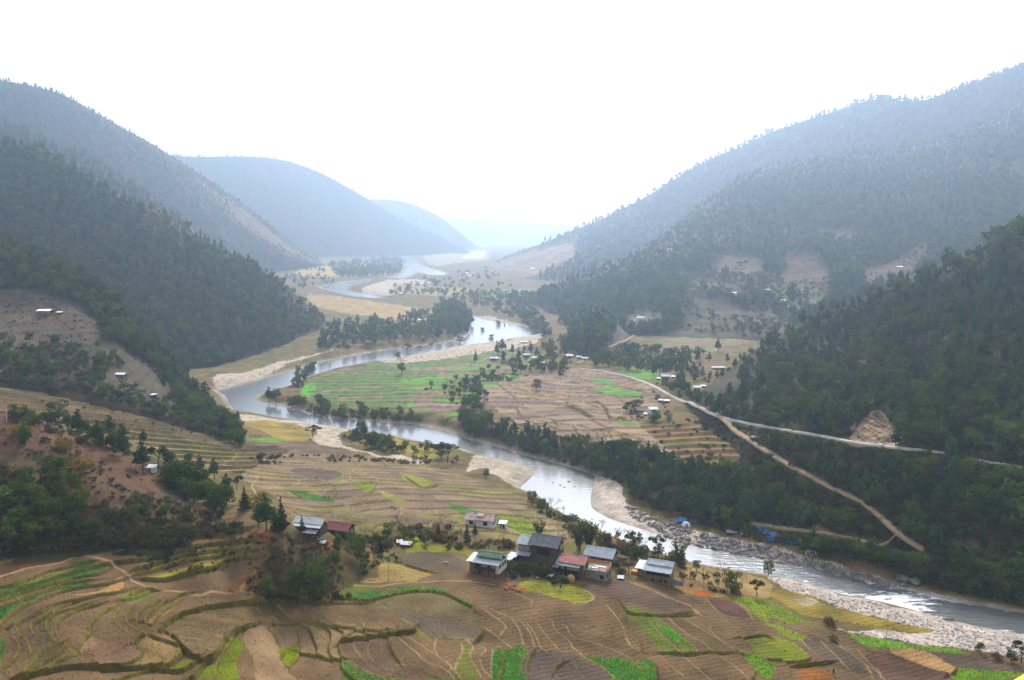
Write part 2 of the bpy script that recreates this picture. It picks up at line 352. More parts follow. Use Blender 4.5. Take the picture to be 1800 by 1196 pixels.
# ------------------------------------------------------------------ field bunds (px inside 450 x 300 px windows of the photograph, scale 0.25084)
WIN = {'A': (0, 896), 'B': (450, 896), 'C': (900, 896), 'D': (1350, 896), 'E': (350, 646), 'P': (800, 590), 'G': (0, 596)}
def W(c, pts): return [(WIN[c][0] + x * 0.25084, WIN[c][1] + y * 0.25084) for x, y in pts]
BUNDS = {
'A': ['o 0,800 60,750 150,690 300,620 480,560 620,535 760,520 860,490','o 40,830 130,790 270,730 400,665 560,640 700,600 820,590 920,560',
 'o 10,800 45,860 110,920 135,970 110,1030 60,1090 0,1135','o 110,810 135,870 190,925 215,1000 205,1020','o 500,660 420,690 340,750 230,800 220,840 260,900 340,950 350,975 260,1040 190,1120 170,1150',
 'o 620,660 520,690 400,720 330,770 330,850 380,920 440,945 460,960','o 700,660 560,690 440,750 395,800 400,860 440,930 460,950','o 830,670 730,720 660,770 630,820 625,880 580,920 560,950',
 'o 840,690 800,740 810,790 880,860 960,910 920,945','o 930,690 885,740 890,790 930,830 1020,880','o 1090,660 980,710 955,760 965,810 1030,860 1190,885','o 1150,650 1060,720 1015,780 1050,830 1130,865 1200,880',
 'o 1240,650 1130,720 1070,800 1035,800','o 630,880 720,930 850,955 940,960 1000,1000 960,1060 860,1100 690,1105','o 920,945 960,905 1030,880 1130,910 1210,940 1250,960','o 940,960 1040,1000 1100,1050 1140,1090',
 'O 1250,950 1275,1000 1240,1050 1160,1095 1000,1110 860,1108 700,1105 560,1100 430,1105 330,1125 190,1160 100,1196','o 460,955 540,970 570,1000 660,1015 690,1100','o 455,970 400,1030 270,1110 190,1160',
 'o 560,1000 480,1040 390,1080 330,1120','O 1120,830 1200,770 1280,730 1400,700 1560,670 1794,650','O 1200,880 1250,930 1290,970 1380,1050 1470,1050 1540,990 1560,940 1610,890 1680,840 1794,800',
 't 1200,850 1400,860 1560,900','t 1180,810 1400,830 1640,850','t 1280,740 1500,790 1680,825','t 1400,700 1600,760 1794,800','t 1260,920 1400,960 1500,1000','t 1240,780 1450,810 1660,840','t 1220,890 1400,910 1540,950',
 'O 1400,1050 1330,1100 1260,1130 1160,1120','o 1640,870 1560,1000 1520,1060 1510,1150 1520,1196','o 1690,860 1700,920 1750,1000 1760,1060 1794,1140','o 1590,960 1650,1060 1660,1130 1720,1190','O 1470,1050 1400,1100 1370,1160 1340,1180',
 'o 1050,1110 900,1160 800,1196','O 850,300 1100,240 1300,205 1560,170 1730,135','O 830,370 1050,350 1250,300 1450,250 1690,225 1794,210','O 950,430 1040,400 1200,350 1400,310 1580,285','O 980,450 1080,420 1300,350 1550,315 1640,290 1794,285',
 'O 1010,480 1150,490 1330,440 1510,400 1580,350 1680,330 1794,325','o 0,550 130,520 330,440 500,400 650,370','o 0,600 200,540 480,450 700,390 760,385','o 0,640 250,560 500,490 690,450 760,410','o 0,680 300,570 450,515 630,495',
 'p 620,320 750,270 1000,220 1100,180 1200,115 1400,90 1560,55 1650,45','p 480,310 600,325 700,350 790,380 880,450 960,510 1060,550 1200,570 1400,600 1480,575 1600,590 1760,595','p 0,470 200,410 300,395 430,375 520,335 620,320','p 1794,430 1740,510 1700,560 1690,590',
 'o 920,600 1020,560 1100,560','o 850,640 960,610 1050,570','o 1180,640 1260,600 1300,590','o 0,380 120,350 250,330','o 0,300 150,290 330,270'],
'B': ['o 0,810 60,815 120,870 150,950 190,1000 170,1060 220,1110 230,1150 290,1196','o 160,810 250,830 290,880 300,960 290,1040 230,1100','o 290,790 370,830 400,900 430,980 420,1015','o 440,800 510,840 525,900 510,980 530,1040',
 'o 560,830 610,870 595,920 580,970 600,1040 600,1110 660,1170 700,1196','o 310,1000 420,1020 500,1045 590,1050','t 10,650 30,710 120,750 160,790 130,805 0,800','o 120,805 290,790 440,805 560,830 690,840 780,850 900,850',
 'O 600,930 640,910 780,890 900,880 1000,870 1100,850 1130,820','o 690,840 650,890','o 760,850 780,890','o 970,800 890,860','o 1010,800 1000,850','t 680,910 690,970 740,1040 800,1090 900,1140 1000,1170 1080,1196',
 't 810,910 780,970 800,1030 850,1080 960,1130 1100,1160 1250,1180','t 870,920 880,980 920,1040 980,1080 1060,1100 1230,1170','o 925,890 940,970 1000,1070','t 990,890 1060,950 1130,1010 1180,1060 1300,1110 1380,1170',
 't 1060,880 1160,950 1260,1020 1340,1070 1370,1110 1360,1140 1390,1196','t 1270,900 1250,960 1270,1010','t 1440,940 1445,1000 1400,1090 1395,1130 1440,1180','t 1480,920 1520,960 1500,1020 1540,1100 1580,1180','t 1550,930 1610,980 1570,1040 1600,1130 1650,1180',
 't 1660,980 1650,1080 1650,1180','o 1720,985 1730,1060 1700,1196','t 1270,900 1480,920 1600,930 1780,980','t 840,640 950,720 1050,790 1130,830 1200,880 1400,910 1550,910','O 1520,690 1540,750 1590,800 1590,870 1550,915',
 'o 600,620 760,640 1000,590 1150,570 1320,590 1440,650 1510,690','p 690,530 860,540 1000,520 1150,515 1300,500 1500,505 1680,530','o 870,520 1000,500 1100,515 1200,470 1350,430','o 10,650 200,640 500,650 760,650',
 't 150,660 260,780','t 300,660 420,790','t 560,800 740,830 750,800','t 1600,700 1700,770 1750,820 1710,880','t 1590,800 1680,880 1794,970','t 1660,700 1794,760','o 1000,370 1120,410 1250,440','t 880,400 1020,400 1200,440','t 860,450 1050,440 1150,470','t 900,380 1060,385 1230,430',
 'o 980,350 1060,310 1230,295 1570,305','t 0,90 300,60 620,110 900,110 1480,100','t 560,30 760,70 1000,90 1450,70','o 800,150 860,110 980,95'],
'C': ['t 0,570 100,620 140,640 120,690 0,695','t 170,580 350,570 480,590 560,610','p 500,560 550,590 570,620 520,650 430,655','t 150,720 280,780 300,840 400,920 430,970 480,1000 500,1030 620,1090 720,1180','t 0,770 50,840 80,950','t 70,790 130,870 160,970',
 't 110,800 160,870 200,960 240,990','t 180,800 240,880 300,950 340,990','t 380,820 430,890 560,930 700,980 840,1050','o 390,820 500,860 640,900 780,950 830,970','t 660,670 730,750 780,830 800,900 840,970','O 700,670 790,730 800,800 860,870 900,950 910,1000',
 't 350,800 600,830 700,880','t 960,780 1050,880 1140,960 1170,1010','t 1000,740 1080,800 1150,870 1230,920 1290,980 1270,1010 1180,1010','t 1090,740 1150,810 1250,880 1350,940 1400,990','t 1170,740 1300,820 1430,900 1550,980',
 't 1300,740 1400,800 1390,840 1450,900 1580,970 1620,1000','o 780,670 830,720 1000,740 1260,735','o 1040,1000 1180,1010 1400,1000 1600,1010','p 830,510 950,550 1100,620 1250,680 1330,740','o 1260,690 1260,720 1180,730','t 1360,620 1420,690 1500,740 1700,770',
 't 1380,630 1550,640 1650,700 1680,760','t 1040,1010 1100,1080 1200,1160','t 1200,1020 1300,1110 1400,1196','t 1450,1010 1600,1130 1660,1196','o 1600,1020 1700,1120 1690,1180','O 910,1000 960,1060 1010,1090 1020,1196','o 290,1150 310,1110 360,1080',
 'o 440,1060 460,1120 510,1196','o 150,1000 120,1040 100,1100 110,1196','o 1560,870 1650,930 1700,1010 1794,1060','o 1600,900 1750,880 1794,890','t 1480,760 1600,840 1794,880','t 250,90 240,140 300,210','t 300,85 310,160 340,200','t 365,90 375,150 390,190','o 0,20 60,50 110,80','t 150,0 170,80'],
'D': ['t 0,760 120,830 240,880 290,910','t 60,790 200,830 330,870 480,950 640,1050 700,1110 740,1190','t 150,920 240,990 330,1070 420,1150','t 240,920 300,980 410,1060','t 370,920 440,990 570,1120','o 0,920 150,930 250,990 300,1050 200,1075 20,1050',
 'o 100,1060 150,1110 160,1160','O 210,1090 330,1080 420,1070','t 480,920 560,1000 700,1090 780,1150 820,1190','t 630,990 720,1080 780,1130 790,1180','O 690,990 850,1020 1000,1070 1120,1120 1260,1160','o 830,980 1000,975 1150,1020 1260,1080 1320,1120 1270,1160',
 'o 550,860 700,960 990,980 1300,1010 1450,1020','o 1340,1110 1500,1130 1794,1150','t 0,710 60,750 120,780','O 300,755 500,790 700,815 900,850'],
'E': ['O 450,640 600,610 800,630 1000,640 1080,600','o 620,860 700,910 850,945 1000,950','t 170,700 190,660 250,640 262,600 230,580','p 400,890 370,830 400,790 410,760','o 530,910 620,890 720,920','o 1050,800 1230,815 1200,880','t 1050,740 1070,800','o 1400,740 1500,760 1640,800 1660,830 1560,840 1450,770',
 't 950,950 1200,960 1500,1000 1794,1040','o 600,890 760,930 950,960 1200,1000','t 250,700 450,690 700,720 900,800','t 380,740 600,760 700,800 640,850','o 740,830 860,860 920,910','o 800,800 920,820 960,900 870,915','t 1020,690 1200,700 1400,680 1600,690','t 1160,740 1260,800 1200,860',
 't 1250,860 1400,900 1600,940','t 1440,690 1600,720 1794,760','t 1500,880 1650,900 1794,930','o 980,910 1060,905 1200,930','t 600,990 900,1010 1200,1060 1300,1080','o 850,1010 1000,1030 1250,1080'],
'P': ['o 300,340 400,420 450,440 560,440','o 360,340 520,400 650,430 850,460','o 450,320 600,380 800,430','o 690,290 800,320 960,370','o 400,470 600,470 780,490 950,570','o 430,500 470,570 600,600 720,660','o 330,560 500,590 600,640','o 700,480 850,510 950,570','o 770,470 900,540 960,570','O 860,460 1000,470 1060,520 1090,580 1180,580',
 'o 930,470 1080,530','t 1110,450 1160,500 1165,550','o 1150,450 1220,490 1240,530','o 960,590 1050,640 1200,700 1320,730','o 880,630 960,660 1090,670 1240,740','o 830,640 880,700 1000,740 1200,750','o 1270,740 1400,800','o 1300,735 1420,790','o 990,680 1010,730','o 1040,680 1060,735','o 1080,680 1110,740','o 740,620 870,630','o 500,570 660,580 720,630','o 960,390 1100,420 1320,430','o 830,290 1000,340 1120,350','o 1100,340 1200,370 1320,390'],
}
GREEN, BRIGHT, DKGREEN, YG, DULL, MOSS = (0.085,0.145,0.032), (0.055,0.145,0.018), (0.022,0.105,0.012), (0.17,0.21,0.02), (0.11,0.13,0.035), (0.12,0.14,0.02)
PALE, STRAW, SOIL, DARK, RED, GOLD, GRAVEL, SAND = (0.28,0.19,0.115), (0.27,0.20,0.085), (0.148,0.098,0.058), (0.085,0.056,0.046), (0.24,0.085,0.03), (0.215,0.165,0.055), (0.46,0.395,0.34), (0.40,0.34,0.275)
PATCH = [  # window, colour, class (0 field, 1 crop, 2 gravel), outline
 ('A',DKGREEN,1,'0,560 120,530 250,520 500,440 650,445 720,440 600,480 430,500 250,560 0,640'),('A',DKGREEN,1,'490,430 560,400 740,380 760,395 640,430 500,445'),('A',DKGREEN,1,'490,385 640,355 660,370 520,395'),
 ('A',DKGREEN,1,'0,690 250,600 450,530 630,510 600,540 400,570 180,650 60,720 0,780'),('A',(0.13,0.17,0.02),1,'120,520 330,460 500,435 480,450 300,490 130,530'),('A',(0.16,0.17,0.05),1,'370,530 520,505 640,490 620,505 420,530'),('A',BRIGHT,1,'0,900 30,940 20,1030 0,1090'),
 ('A',(0.24,0.20,0.055),0,'950,425 1100,390 1300,330 1580,290 1560,310 1300,350 1060,420'),('A',(0.22,0.19,0.05),0,'1020,480 1200,430 1580,345 1550,390 1330,440 1130,490'),('A',MOSS,0,'1240,1060 1350,1060 1270,1130 1200,1110'),('A',MOSS,0,'1520,1060 1640,880 1690,900 1700,980 1640,1080 1680,1196 1380,1170 1420,1100'),
 ('A',(0.225,0.155,0.095),0,'1700,860 1794,815 1794,1130 1760,1010'),('A',(0.21,0.135,0.09),0,'630,885 720,930 850,955 940,960 1000,1000 960,1060 860,1100 690,1105 660,1015 570,1000 560,960'),('A',(0.2,0.14,0.07),0,'940,960 1030,890 1240,960 1270,1000 1160,1090 1000,1110 960,1070 1000,1000'),('A',DULL,0,'850,620 960,590 1080,570 1020,630 860,650'),
 ('A',(0.3,0.18,0.09),0,'500,600 700,570 840,480 870,500 830,580 600,610'),('A',(0.28,0.16,0.09),0,'1040,790 1130,720 1240,640 1250,650 1140,740 1080,800'),('A',(0.09,0.05,0.03),0,'0,200 400,240 620,300 420,370 150,430 0,470'),('A',RED,0,'80,255 200,255 220,275 100,285'),
 ('B',(0.225,0.155,0.095),0,'0,815 90,850 150,950 180,1010 170,1060 230,1150 280,1196 0,1196'),('B',(0.2,0.14,0.085),0,'100,810 290,790 560,830 600,900 580,1000 600,1050 310,1000 240,1100 170,1060 190,1000'),('B',BRIGHT,1,'590,615 760,580 900,560 1050,540 1200,545 1330,570 1360,600 1470,640 1515,690 1480,690 1400,630 1320,590 1150,570 1000,590 780,640'),
 ('B',GREEN,1,'620,1050 680,1090 760,1130 850,1160 1000,1180 1440,1185 1440,1196 680,1196 610,1120'),('B',BRIGHT,1,'1665,985 1715,985 1725,1060 1695,1196 1650,1196 1650,1080'),('B',BRIGHT,1,'1728,985 1794,985 1794,1196 1710,1196 1735,1060'),('B',MOSS,0,'180,980 290,960 290,1050 220,1100 170,1060'),('B',MOSS,0,'1120,860 1160,830 1190,880 1130,880'),
 ('B',DULL,0,'600,560 720,530 860,540 800,560 600,610'),('B',STRAW,0,'850,420 900,370 1060,390 1260,440 1120,500 860,510 720,500 860,470'),('B',(0.19,0.2,0.035),0,'1230,250 1570,310 1540,350 1400,300 1060,305 1120,270 1200,280'),('B',(0.2,0.2,0.04),0,'980,170 1180,210 1150,290 1060,300 1040,240'),('B',(0.105,0.082,0.055),0,'980,350 1060,310 1230,297 1400,330 1480,420 1250,440 1120,410'),
 ('B',(0.10,0.075,0.052),0,'870,690 1000,710 1200,740 1400,790 1550,850 1550,910 1400,905 1200,880 1060,790'),('B',(0.13,0.1,0.055),0,'850,650 1000,595 1150,575 1320,595 1430,660 1520,720 1560,800 1400,750 1100,700'),('B',BRIGHT,1,'840,655 900,655 940,665 880,672'),('B',(0.30,0.17,0.09),0,'915,595 950,595 1010,585 990,600 930,604'),
 ('B',(0.115,0.075,0.05),0,'600,940 900,890 1000,1070 1230,1170 1080,1196 760,1110 640,1030'),('B',(0.12,0.115,0.04),0,'1445,945 1510,955 1500,1030 1560,1180 1440,1180 1400,1120 1440,1010'),
 ('B',(0.17,0.16,0.05),0,'680,10 900,40 1200,40 1480,70 1460,95 1250,60 1000,45'),('B',(0.13,0.10,0.07),0,'580,10 700,15 900,45 1250,70 1460,95 1100,105 800,70'),
 ('C',BRIGHT,1,'0,970 60,965 120,1000 150,1030 110,1060 100,1196 0,1196'),('C',BRIGHT,1,'500,1020 640,1040 740,1040 830,1060 940,1050 1000,1100 1010,1170 1000,1196 730,1196 620,1090'),('C',(0.09,0.24,0.02),1,'940,750 1000,745 1220,920 1130,920'),('C',DULL,0,'810,720 940,750 1160,1000 1060,1000 870,800'),('C',(0.11,0.14,0.03),0,'1180,920 1230,920 1290,1000 1180,1005'),
 ('C',DULL,0,'780,670 1000,720 830,720'),('C',(0.21,0.21,0.045),0,'50,520 150,495 280,505 450,540 540,580 560,620 500,650 400,640 200,590 90,570'),('C',YG,1,'1520,620 1640,615 1794,640 1794,790 1600,660'),('C',(0.13,0.22,0.02),1,'1620,1000 1750,1040 1794,1070 1794,1180 1700,1110'),('C',(0.15,0.16,0.04),0,'1620,900 1794,890 1794,1040 1700,990'),
 ('C',(0.09,0.05,0.04),0,'1370,620 1530,640 1640,720 1660,760 1500,735 1420,690'),('C',(0.115,0.08,0.06),0,'480,520 830,510 1100,620 1260,690 1180,730 800,650 620,600 560,560'),('C',(0.1,0.075,0.06),0,'120,1000 400,1010 500,1060 700,1196 120,1196'),('C',YG,1,'0,80 120,110 250,180 300,230 200,200 60,150 0,130'),('C',(0.21,0.125,0.06),0,'1150,500 1250,510 1400,580 1500,590 1460,610 1300,600 1180,570'),('C',RED,0,'1280,570 1400,575 1420,605 1300,605'),
 ('C',(0.24,0.12,0.06),0,'20,540 80,540 110,575 40,575'),('C',(0.28,0.2,0.1),0,'1200,380 1420,420 1794,490 1794,620 1640,600 1520,560 1300,500 1200,450'),
 ('D',YG,1,'0,640 90,670 200,750 250,790 80,790 0,720'),('D',(0.19,0.25,0.02),1,'0,790 120,830 280,910 180,910 0,810'),('D',(0.15,0.17,0.035),0,'0,900 150,930 290,1050 150,1070 0,1040'),('D',(0.11,0.22,0.02),1,'0,1070 50,1110 30,1170 0,1190'),('D',GRAVEL,2,'0,450 250,510 800,650 1200,760 1794,885 1794,1010 1600,1000 1450,985 1200,950 900,910 560,850 480,830 900,850 1150,850 900,790 500,690 300,610 60,540'),
 ('D',GOLD,0,'0,590 100,560 300,610 500,700 900,790 1150,850 1000,860 700,830 500,780 300,760 100,650'),('D',(0.36,0.29,0.2),2,'150,640 260,620 330,650 250,680'),('D',(0.36,0.29,0.2),2,'455,680 520,668 570,695 500,712'),('D',(0.12,0.27,0.02),1,'540,850 700,890 1000,940 1250,965 1420,1010 1300,1000 980,970 680,950 600,910'),('D',(0.14,0.24,0.02),1,'1340,1115 1794,1150 1794,1180 1500,1196 1300,1190'),
 ('D',(0.30,0.19,0.10),0,'830,980 1000,975 1150,1020 1260,1080 1320,1125 1270,1160 1120,1110 1000,1060'),('D',(0.10,0.06,0.042),0,'690,995 1000,1075 1250,1165 1200,1196 800,1196'),('D',(0.2,0.09,0.04),0,'210,1090 340,1085 480,1196 240,1196'),('D',(0.10,0.075,0.055),0,'1000,980 1300,1015 1794,1090 1794,1140 1330,1105 1150,1020'),('D',(0.10,0.075,0.052),0,'240,920 480,925 700,1150 580,1130 410,1060'),
 ('E',BRIGHT,1,'620,860 700,860 960,935 1000,950 850,945 700,910'),('E',YG,1,'1050,810 1220,815 1195,880 1100,840'),('E',(0.1,0.24,0.02),1,'70,450 250,450 340,485 180,490 80,470'),('E',(0.12,0.24,0.03),1,'340,505 500,490 680,515 450,520'),('E',(0.2,0.2,0.06),0,'1400,740 1500,760 1640,800 1560,840 1450,790'),('E',DULL,0,'880,720 980,750 990,800 910,780'),('E',(0.19,0.19,0.06),0,'1260,860 1450,940 1380,950 1280,890'),
 ('E',(0.14,0.108,0.075),0,'300,510 500,530 760,530 1050,600 900,610 600,590 470,620'),('E',(0.1,0.075,0.06),0,'640,720 800,710 1000,740 900,790 720,760'),('E',BRIGHT,1,'1745,950 1794,960 1794,1010'),('E',(0.25,0.19,0.07),0,'330,360 500,360 780,410 800,440 740,520 560,500 420,440 330,420'),
 ('E',SAND,2,'280,330 450,345 830,400 1050,440 1000,460 970,490 1000,540 1100,580 1300,620 1300,635 1150,600 900,550 790,520 820,440 600,390 420,370 300,380'),('E',(0.23,0.19,0.06),0,'1340,500 1600,550 1700,600 1600,640 1400,600 1300,560'),('E',SAND,2,'1310,630 1400,610 1500,640 1600,660 1500,670'),
]
PATCH_PX = [  # same, in photograph px
 (GREEN,1,[(528,690),(540,672),(580,660),(620,650),(680,642),(720,652),(770,652),(760,662),(700,668),(690,680),(740,688),(712,700),(715,720),(650,715),(580,708),(540,700)]),
 ((0.08,0.30,0.015),1,[(530,688),(540,675),(556,674),(552,690),(545,699),(530,694)]),(GREEN,1,[(690,640),(740,625),(800,618),(880,612),(900,620),(820,638),(740,646)]),(GREEN,1,[(775,672),(820,660),(870,652),(885,668),(830,680),(800,690)]),
 ((0.08,0.26,0.02),1,[(1040,665),(1070,668),(1085,678),(1060,676)]),((0.08,0.26,0.02),1,[(1043,683),(1090,684),(1128,690),(1125,698),(1060,692)]),((0.1,0.24,0.03),1,[(1090,650),(1150,655),(1152,667),(1115,665),(1098,658)]),((0.12,0.2,0.03),1,[(1078,738),(1105,737),(1120,748),(1095,746)]),
 (BRIGHT,1,[(788,884),(830,896),(870,906),(882,916),(872,924),(830,912),(800,897)]),(YG,1,[(880,903),(930,918),(970,940),(988,965),(960,960),(900,932)]),
 (SAND,2,[(375,660),(430,655),(480,640),(530,628),(600,612),(560,624),(507,640),(470,660),(420,676),(384,688)]),(SAND,2,[(836,800),(940,822),(938,832),(925,845),(912,858),(880,838),(850,822),(820,830),(830,812)]),
 (GRAVEL,2,[(1040,842),(1080,845),(1100,858),(1095,880),(1120,900),(1180,925),(1300,950),(1420,975),(1500,1000),(1440,1002),(1300,975),(1200,957),(1120,932),(1060,912),(1038,888)]),(GRAVEL,2,[(1520,1008),(1600,1030),(1680,1054),(1640,1056),(1560,1040),(1500,1024)]),
 (SAND,2,[(640,628),(700,616),(780,608),(880,600),(950,588),(935,606),(860,618),(760,634),(690,638)]),(SAND,2,[(836,556),(900,566),(950,580),(950,590),(900,596),(850,604),(815,606),(812,597)]),(SAND,2,[(690,492),(640,505),(645,516),(690,520),(700,508),(760,498),(740,492)]),((0.30,0.25,0.18),2,[(745,452),(800,444),(850,441),(858,456),(800,462),(765,468)]),
 ((0.30,0.22,0.11),0,[(540,520),(600,522),(660,532),(760,545),(775,556),(740,562),(690,556),(600,548),(560,540)]),((0.36,0.25,0.10),0,[(520,478),(560,469),(585,470),(600,486),(540,486)]),((0.36,0.25,0.10),0,[(625,462),(650,460),(648,474),(630,474)]),
 ((0.25,0.2,0.1),0,[(700,500),(780,505),(860,510),(900,512),(870,522),(760,520),(700,515)]),((0.12,0.2,0.06),1,[(860,512),(930,508),(930,516),(870,520)]),
]
SURF = {'field1': [(400,790),(470,775),(640,800),(800,830),(910,870),(960,910),(1000,935),(960,950),(880,962),(800,930),(700,920),(600,905),(520,905),(480,870),(420,840)],
 'terr': [(-40,664),(60,668),(130,688),(200,702),(270,722),(330,748),(420,778),(520,790),(420,835),(380,825),(330,810),(230,775),(100,745),(-40,745)],
 'shoe': [(528,690),(545,668),(600,650),(690,632),(800,614),(900,610),(960,625),(930,660),(870,690),(820,720),(815,742),(740,735),(715,722),(640,716),(570,708)],
 'plat': [(830,705),(870,680),(930,660),(1000,648),(1120,660),(1175,700),(1140,725),(1120,740),(1250,812),(1200,806),(1080,782),(960,762),(880,742),(875,720)],
 'rscrub': [(1120,745),(1180,740),(1250,755),(1300,790),(1290,830),(1200,812)],
 'far1': [(540,515),(600,522),(760,545),(775,556),(740,566),(690,562),(600,550),(560,540)],
 'r2fld': [(1090,625),(1150,600),(1330,572),(1320,600),(1250,620),(1180,660),(1100,655)]}
TERR = {  # gradient angle, spacing, warp amp, warp scale, cell length, rise, colours
 'field1': (-70, 8.5, 26, 0.011, 30, 0.35, [(0.21,0.15,0.10),(0.195,0.145,0.092),(0.22,0.165,0.105),(0.185,0.155,0.075),(0.18,0.128,0.095)]),
 'terr': (-28, 8.0, 8, 0.012, 45, 1.7, [(0.25,0.19,0.115),(0.27,0.2,0.13),(0.22,0.165,0.095),(0.17,0.15,0.07)]),
 'shoe': (-100, 13, 26, 0.010, 34, 0.9, [(0.10,0.23,0.03),(0.17,0.125,0.1),(0.2,0.16,0.10),(0.09,0.2,0.035),(0.16,0.15,0.07),(0.2,0.15,0.12)]),
 'plat': (-105, 13, 22, 0.011, 34, 0.7, [(0.22,0.165,0.125),(0.24,0.18,0.135),(0.2,0.145,0.115),(0.25,0.18,0.12),(0.17,0.125,0.105)]),
 'rscrub': (-100, 11, 6, 0.02, 60, 1.6, [(0.17,0.11,0.06),(0.19,0.12,0.06),(0.14,0.12,0.05)]),
 'far1': (-95, 28, 20, 0.006, 120, 0.8, [(0.28,0.2,0.12),(0.25,0.18,0.11),(0.3,0.23,0.13)]),
 'r2fld': (-95, 14, 10, 0.012, 60, 1.0, [(0.2,0.15,0.11),(0.12,0.18,0.05),(0.19,0.14,0.1),(0.17,0.15,0.08)])}

V0 = np.stack([gx, gy, H_base.ravel()], 1)
gu, gv = project(V0)
ju = gu + (fbm(gx * 0.35, gy * 0.35, 3, 2) - 0.5) * 6 * np.clip(220 / gy, 0.15, 1); jv = gv + (fbm(gx * 0.35, gy * 0.35, 9, 2) - 0.5) * 4 * np.clip(220 / gy, 0.15, 1)
n_lo = fbm(gx * 0.02, gy * 0.02, 21); n_mid = fbm(gx * 0.12, gy * 0.12, 31); n_hi = fbm(gx * 0.9, gy * 0.9, 41, 3)
tone = np.empty((len(gx), 3)); klass = np.zeros(len(gx), np.int8); dz = np.zeros(len(gx))
def C3(c): return np.array(c)
m_ = sstep(0.35, 0.65, n_mid)[:, None]
tone[:] = C3((0.10, 0.088, 0.038)) * (1 - m_) + C3((0.165, 0.115, 0.062)) * m_
m_ = sstep(0.55, 0.75, fbm(gx * 0.05, gy * 0.05, 77))[:, None]
tone[:] = tone * (1 - m_) + C3((0.12, 0.115, 0.04)) * m_
dz += (n_mid - 0.5) * 1.2 * np.clip(gy / 400, 0.3, 1.5) + (n_hi - 0.5) * 0.35
flat = np.zeros(len(gx))                       # 1 where the land is worked flat
# procedural terraces away from the traced foreground
for key, poly in SURF.items():
    ang, sp_, wa, ws, cl, rise, cols = TERR[key]
    p = np.array(poly, float); k = np.where((gu > p[:, 0].min()) & (gu < p[:, 0].max()) & (gv > p[:, 1].min()) & (gv < p[:, 1].max()))[0]
    k = k[in_poly(ju[k], jv[k], poly)]
    if not len(k): continue
    x, y = gx[k], gy[k]; a = math.radians(ang)
    s = (x * math.cos(a) + y * math.sin(a) + (fbm(x * ws, y * ws, 5, 3) - 0.5) * 2 * wa) / sp_
    lev = np.floor(s); fr = s - lev
    c = (-x * math.sin(a) + y * math.cos(a) + (fbm(x * ws * 1.7, y * ws * 1.7, 8, 2) - 0.5) * wa) / cl + _h(lev, lev * 0, 3) * 7.3
    cell = np.floor(c); fc = c - cell
    hsh = _h(lev, cell, 11); ci = (hsh * len(cols)).astype(int) % len(cols)
    t = np.array(cols)[ci] * (0.86 + 0.28 * _h(lev, cell, 5))[:, None]
    row = np.sin((x * np.cos(hsh * 6) + y * np.sin(hsh * 6)) * 2.2)[:, None]
    t = t * (1 + 0.05 * row)
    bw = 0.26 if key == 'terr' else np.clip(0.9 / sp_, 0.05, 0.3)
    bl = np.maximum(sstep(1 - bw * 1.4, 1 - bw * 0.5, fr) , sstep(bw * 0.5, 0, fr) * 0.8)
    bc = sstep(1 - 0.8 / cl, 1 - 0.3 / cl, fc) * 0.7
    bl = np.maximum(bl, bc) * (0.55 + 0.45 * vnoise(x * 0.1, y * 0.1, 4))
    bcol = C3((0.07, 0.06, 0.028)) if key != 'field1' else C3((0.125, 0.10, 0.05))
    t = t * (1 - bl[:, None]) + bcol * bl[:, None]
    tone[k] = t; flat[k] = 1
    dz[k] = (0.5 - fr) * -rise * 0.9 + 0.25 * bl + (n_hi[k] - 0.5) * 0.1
    klass[k] = np.where((t[:, 1] > t[:, 0] * 1.6), 1, 0)
# the near terraces: soil by parcel, parcels from the traced bunds
near_crop = None
FG = [(-300,1010),(0,930),(200,960),(330,905),(430,930),(500,930),(500,975),(430,1000),(470,1050),(560,1057),(620,1040),(660,1000),(850,985),(1000,1015),(1120,1020),(1200,1045),(1300,1055),(1450,1110),(1800,1150),(2200,1200),(2200,1800),(-400,1800)]
LINES = []
for w_, ls in BUNDS.items():
    for s_ in ls:
        ty, *pp = s_.split(' '); LINES.append((ty, smooth_line(W(w_, [tuple(map(float, q.split(','))) for q in pp]), 4)))
LW, LH = 960, 170
lab = np.zeros((LH, LW), np.int32)             # raster of the traced lines, half resolution, v from 860
for ty, pl in LINES:
    for (a_, b_) in zip(pl[:-1], pl[1:]):
        n = int(max(abs(b_ - a_)) / 2 * 2) + 2
        q = a_ + (b_ - a_) * np.linspace(0, 1, n)[:, None]
        iu = np.clip((q[:, 0] / 2 + 20).astype(int), 0, LW - 1); iv = np.clip(((q[:, 1] - 860) / 2).astype(int), 0, LH - 1)
        lab[iv, iu] = -1; lab[iv, np.clip(iu + 1, 0, LW - 1)] = -1
nl_ = 0
lab_l = lab.tolist()
for r0 in range(LH):
    for c0 in range(LW):
        if lab_l[r0][c0] == 0:
            nl_ += 1; st = [(r0, c0)]; lab_l[r0][c0] = nl_
            while st:
                r, c = st.pop()
                for r2, c2 in ((r + 1, c), (r - 1, c), (r, c + 1), (r, c - 1)):
                    if 0 <= r2 < LH and 0 <= c2 < LW and lab_l[r2][c2] == 0: lab_l[r2][c2] = nl_; st.append((r2, c2))
lab = np.array(lab_l)
k = np.where(in_poly(gu, gv, FG))[0]
L_ = lab[np.clip(((gv[k] - 860) / 2).astype(int), 0, LH - 1), np.clip((gu[k] / 2 + 20).astype(int), 0, LW - 1)]
hs = _h(L_, L_ * 0, 2); h2 = _h(L_, L_ * 0 + 3, 9)
t = C3(SOIL) * (1 - hs[:, None]) + C3((0.128, 0.092, 0.048)) * hs[:, None]
t = t * (0.8 + 0.4 * h2)[:, None] * (0.8 + 0.4 * n_mid[k])[:, None]
tone[k] = t; flat[k] = 1
dz[k] = (n_hi[k] - 0.5) * 0.14 + (n_mid[k] - 0.5) * 0.15
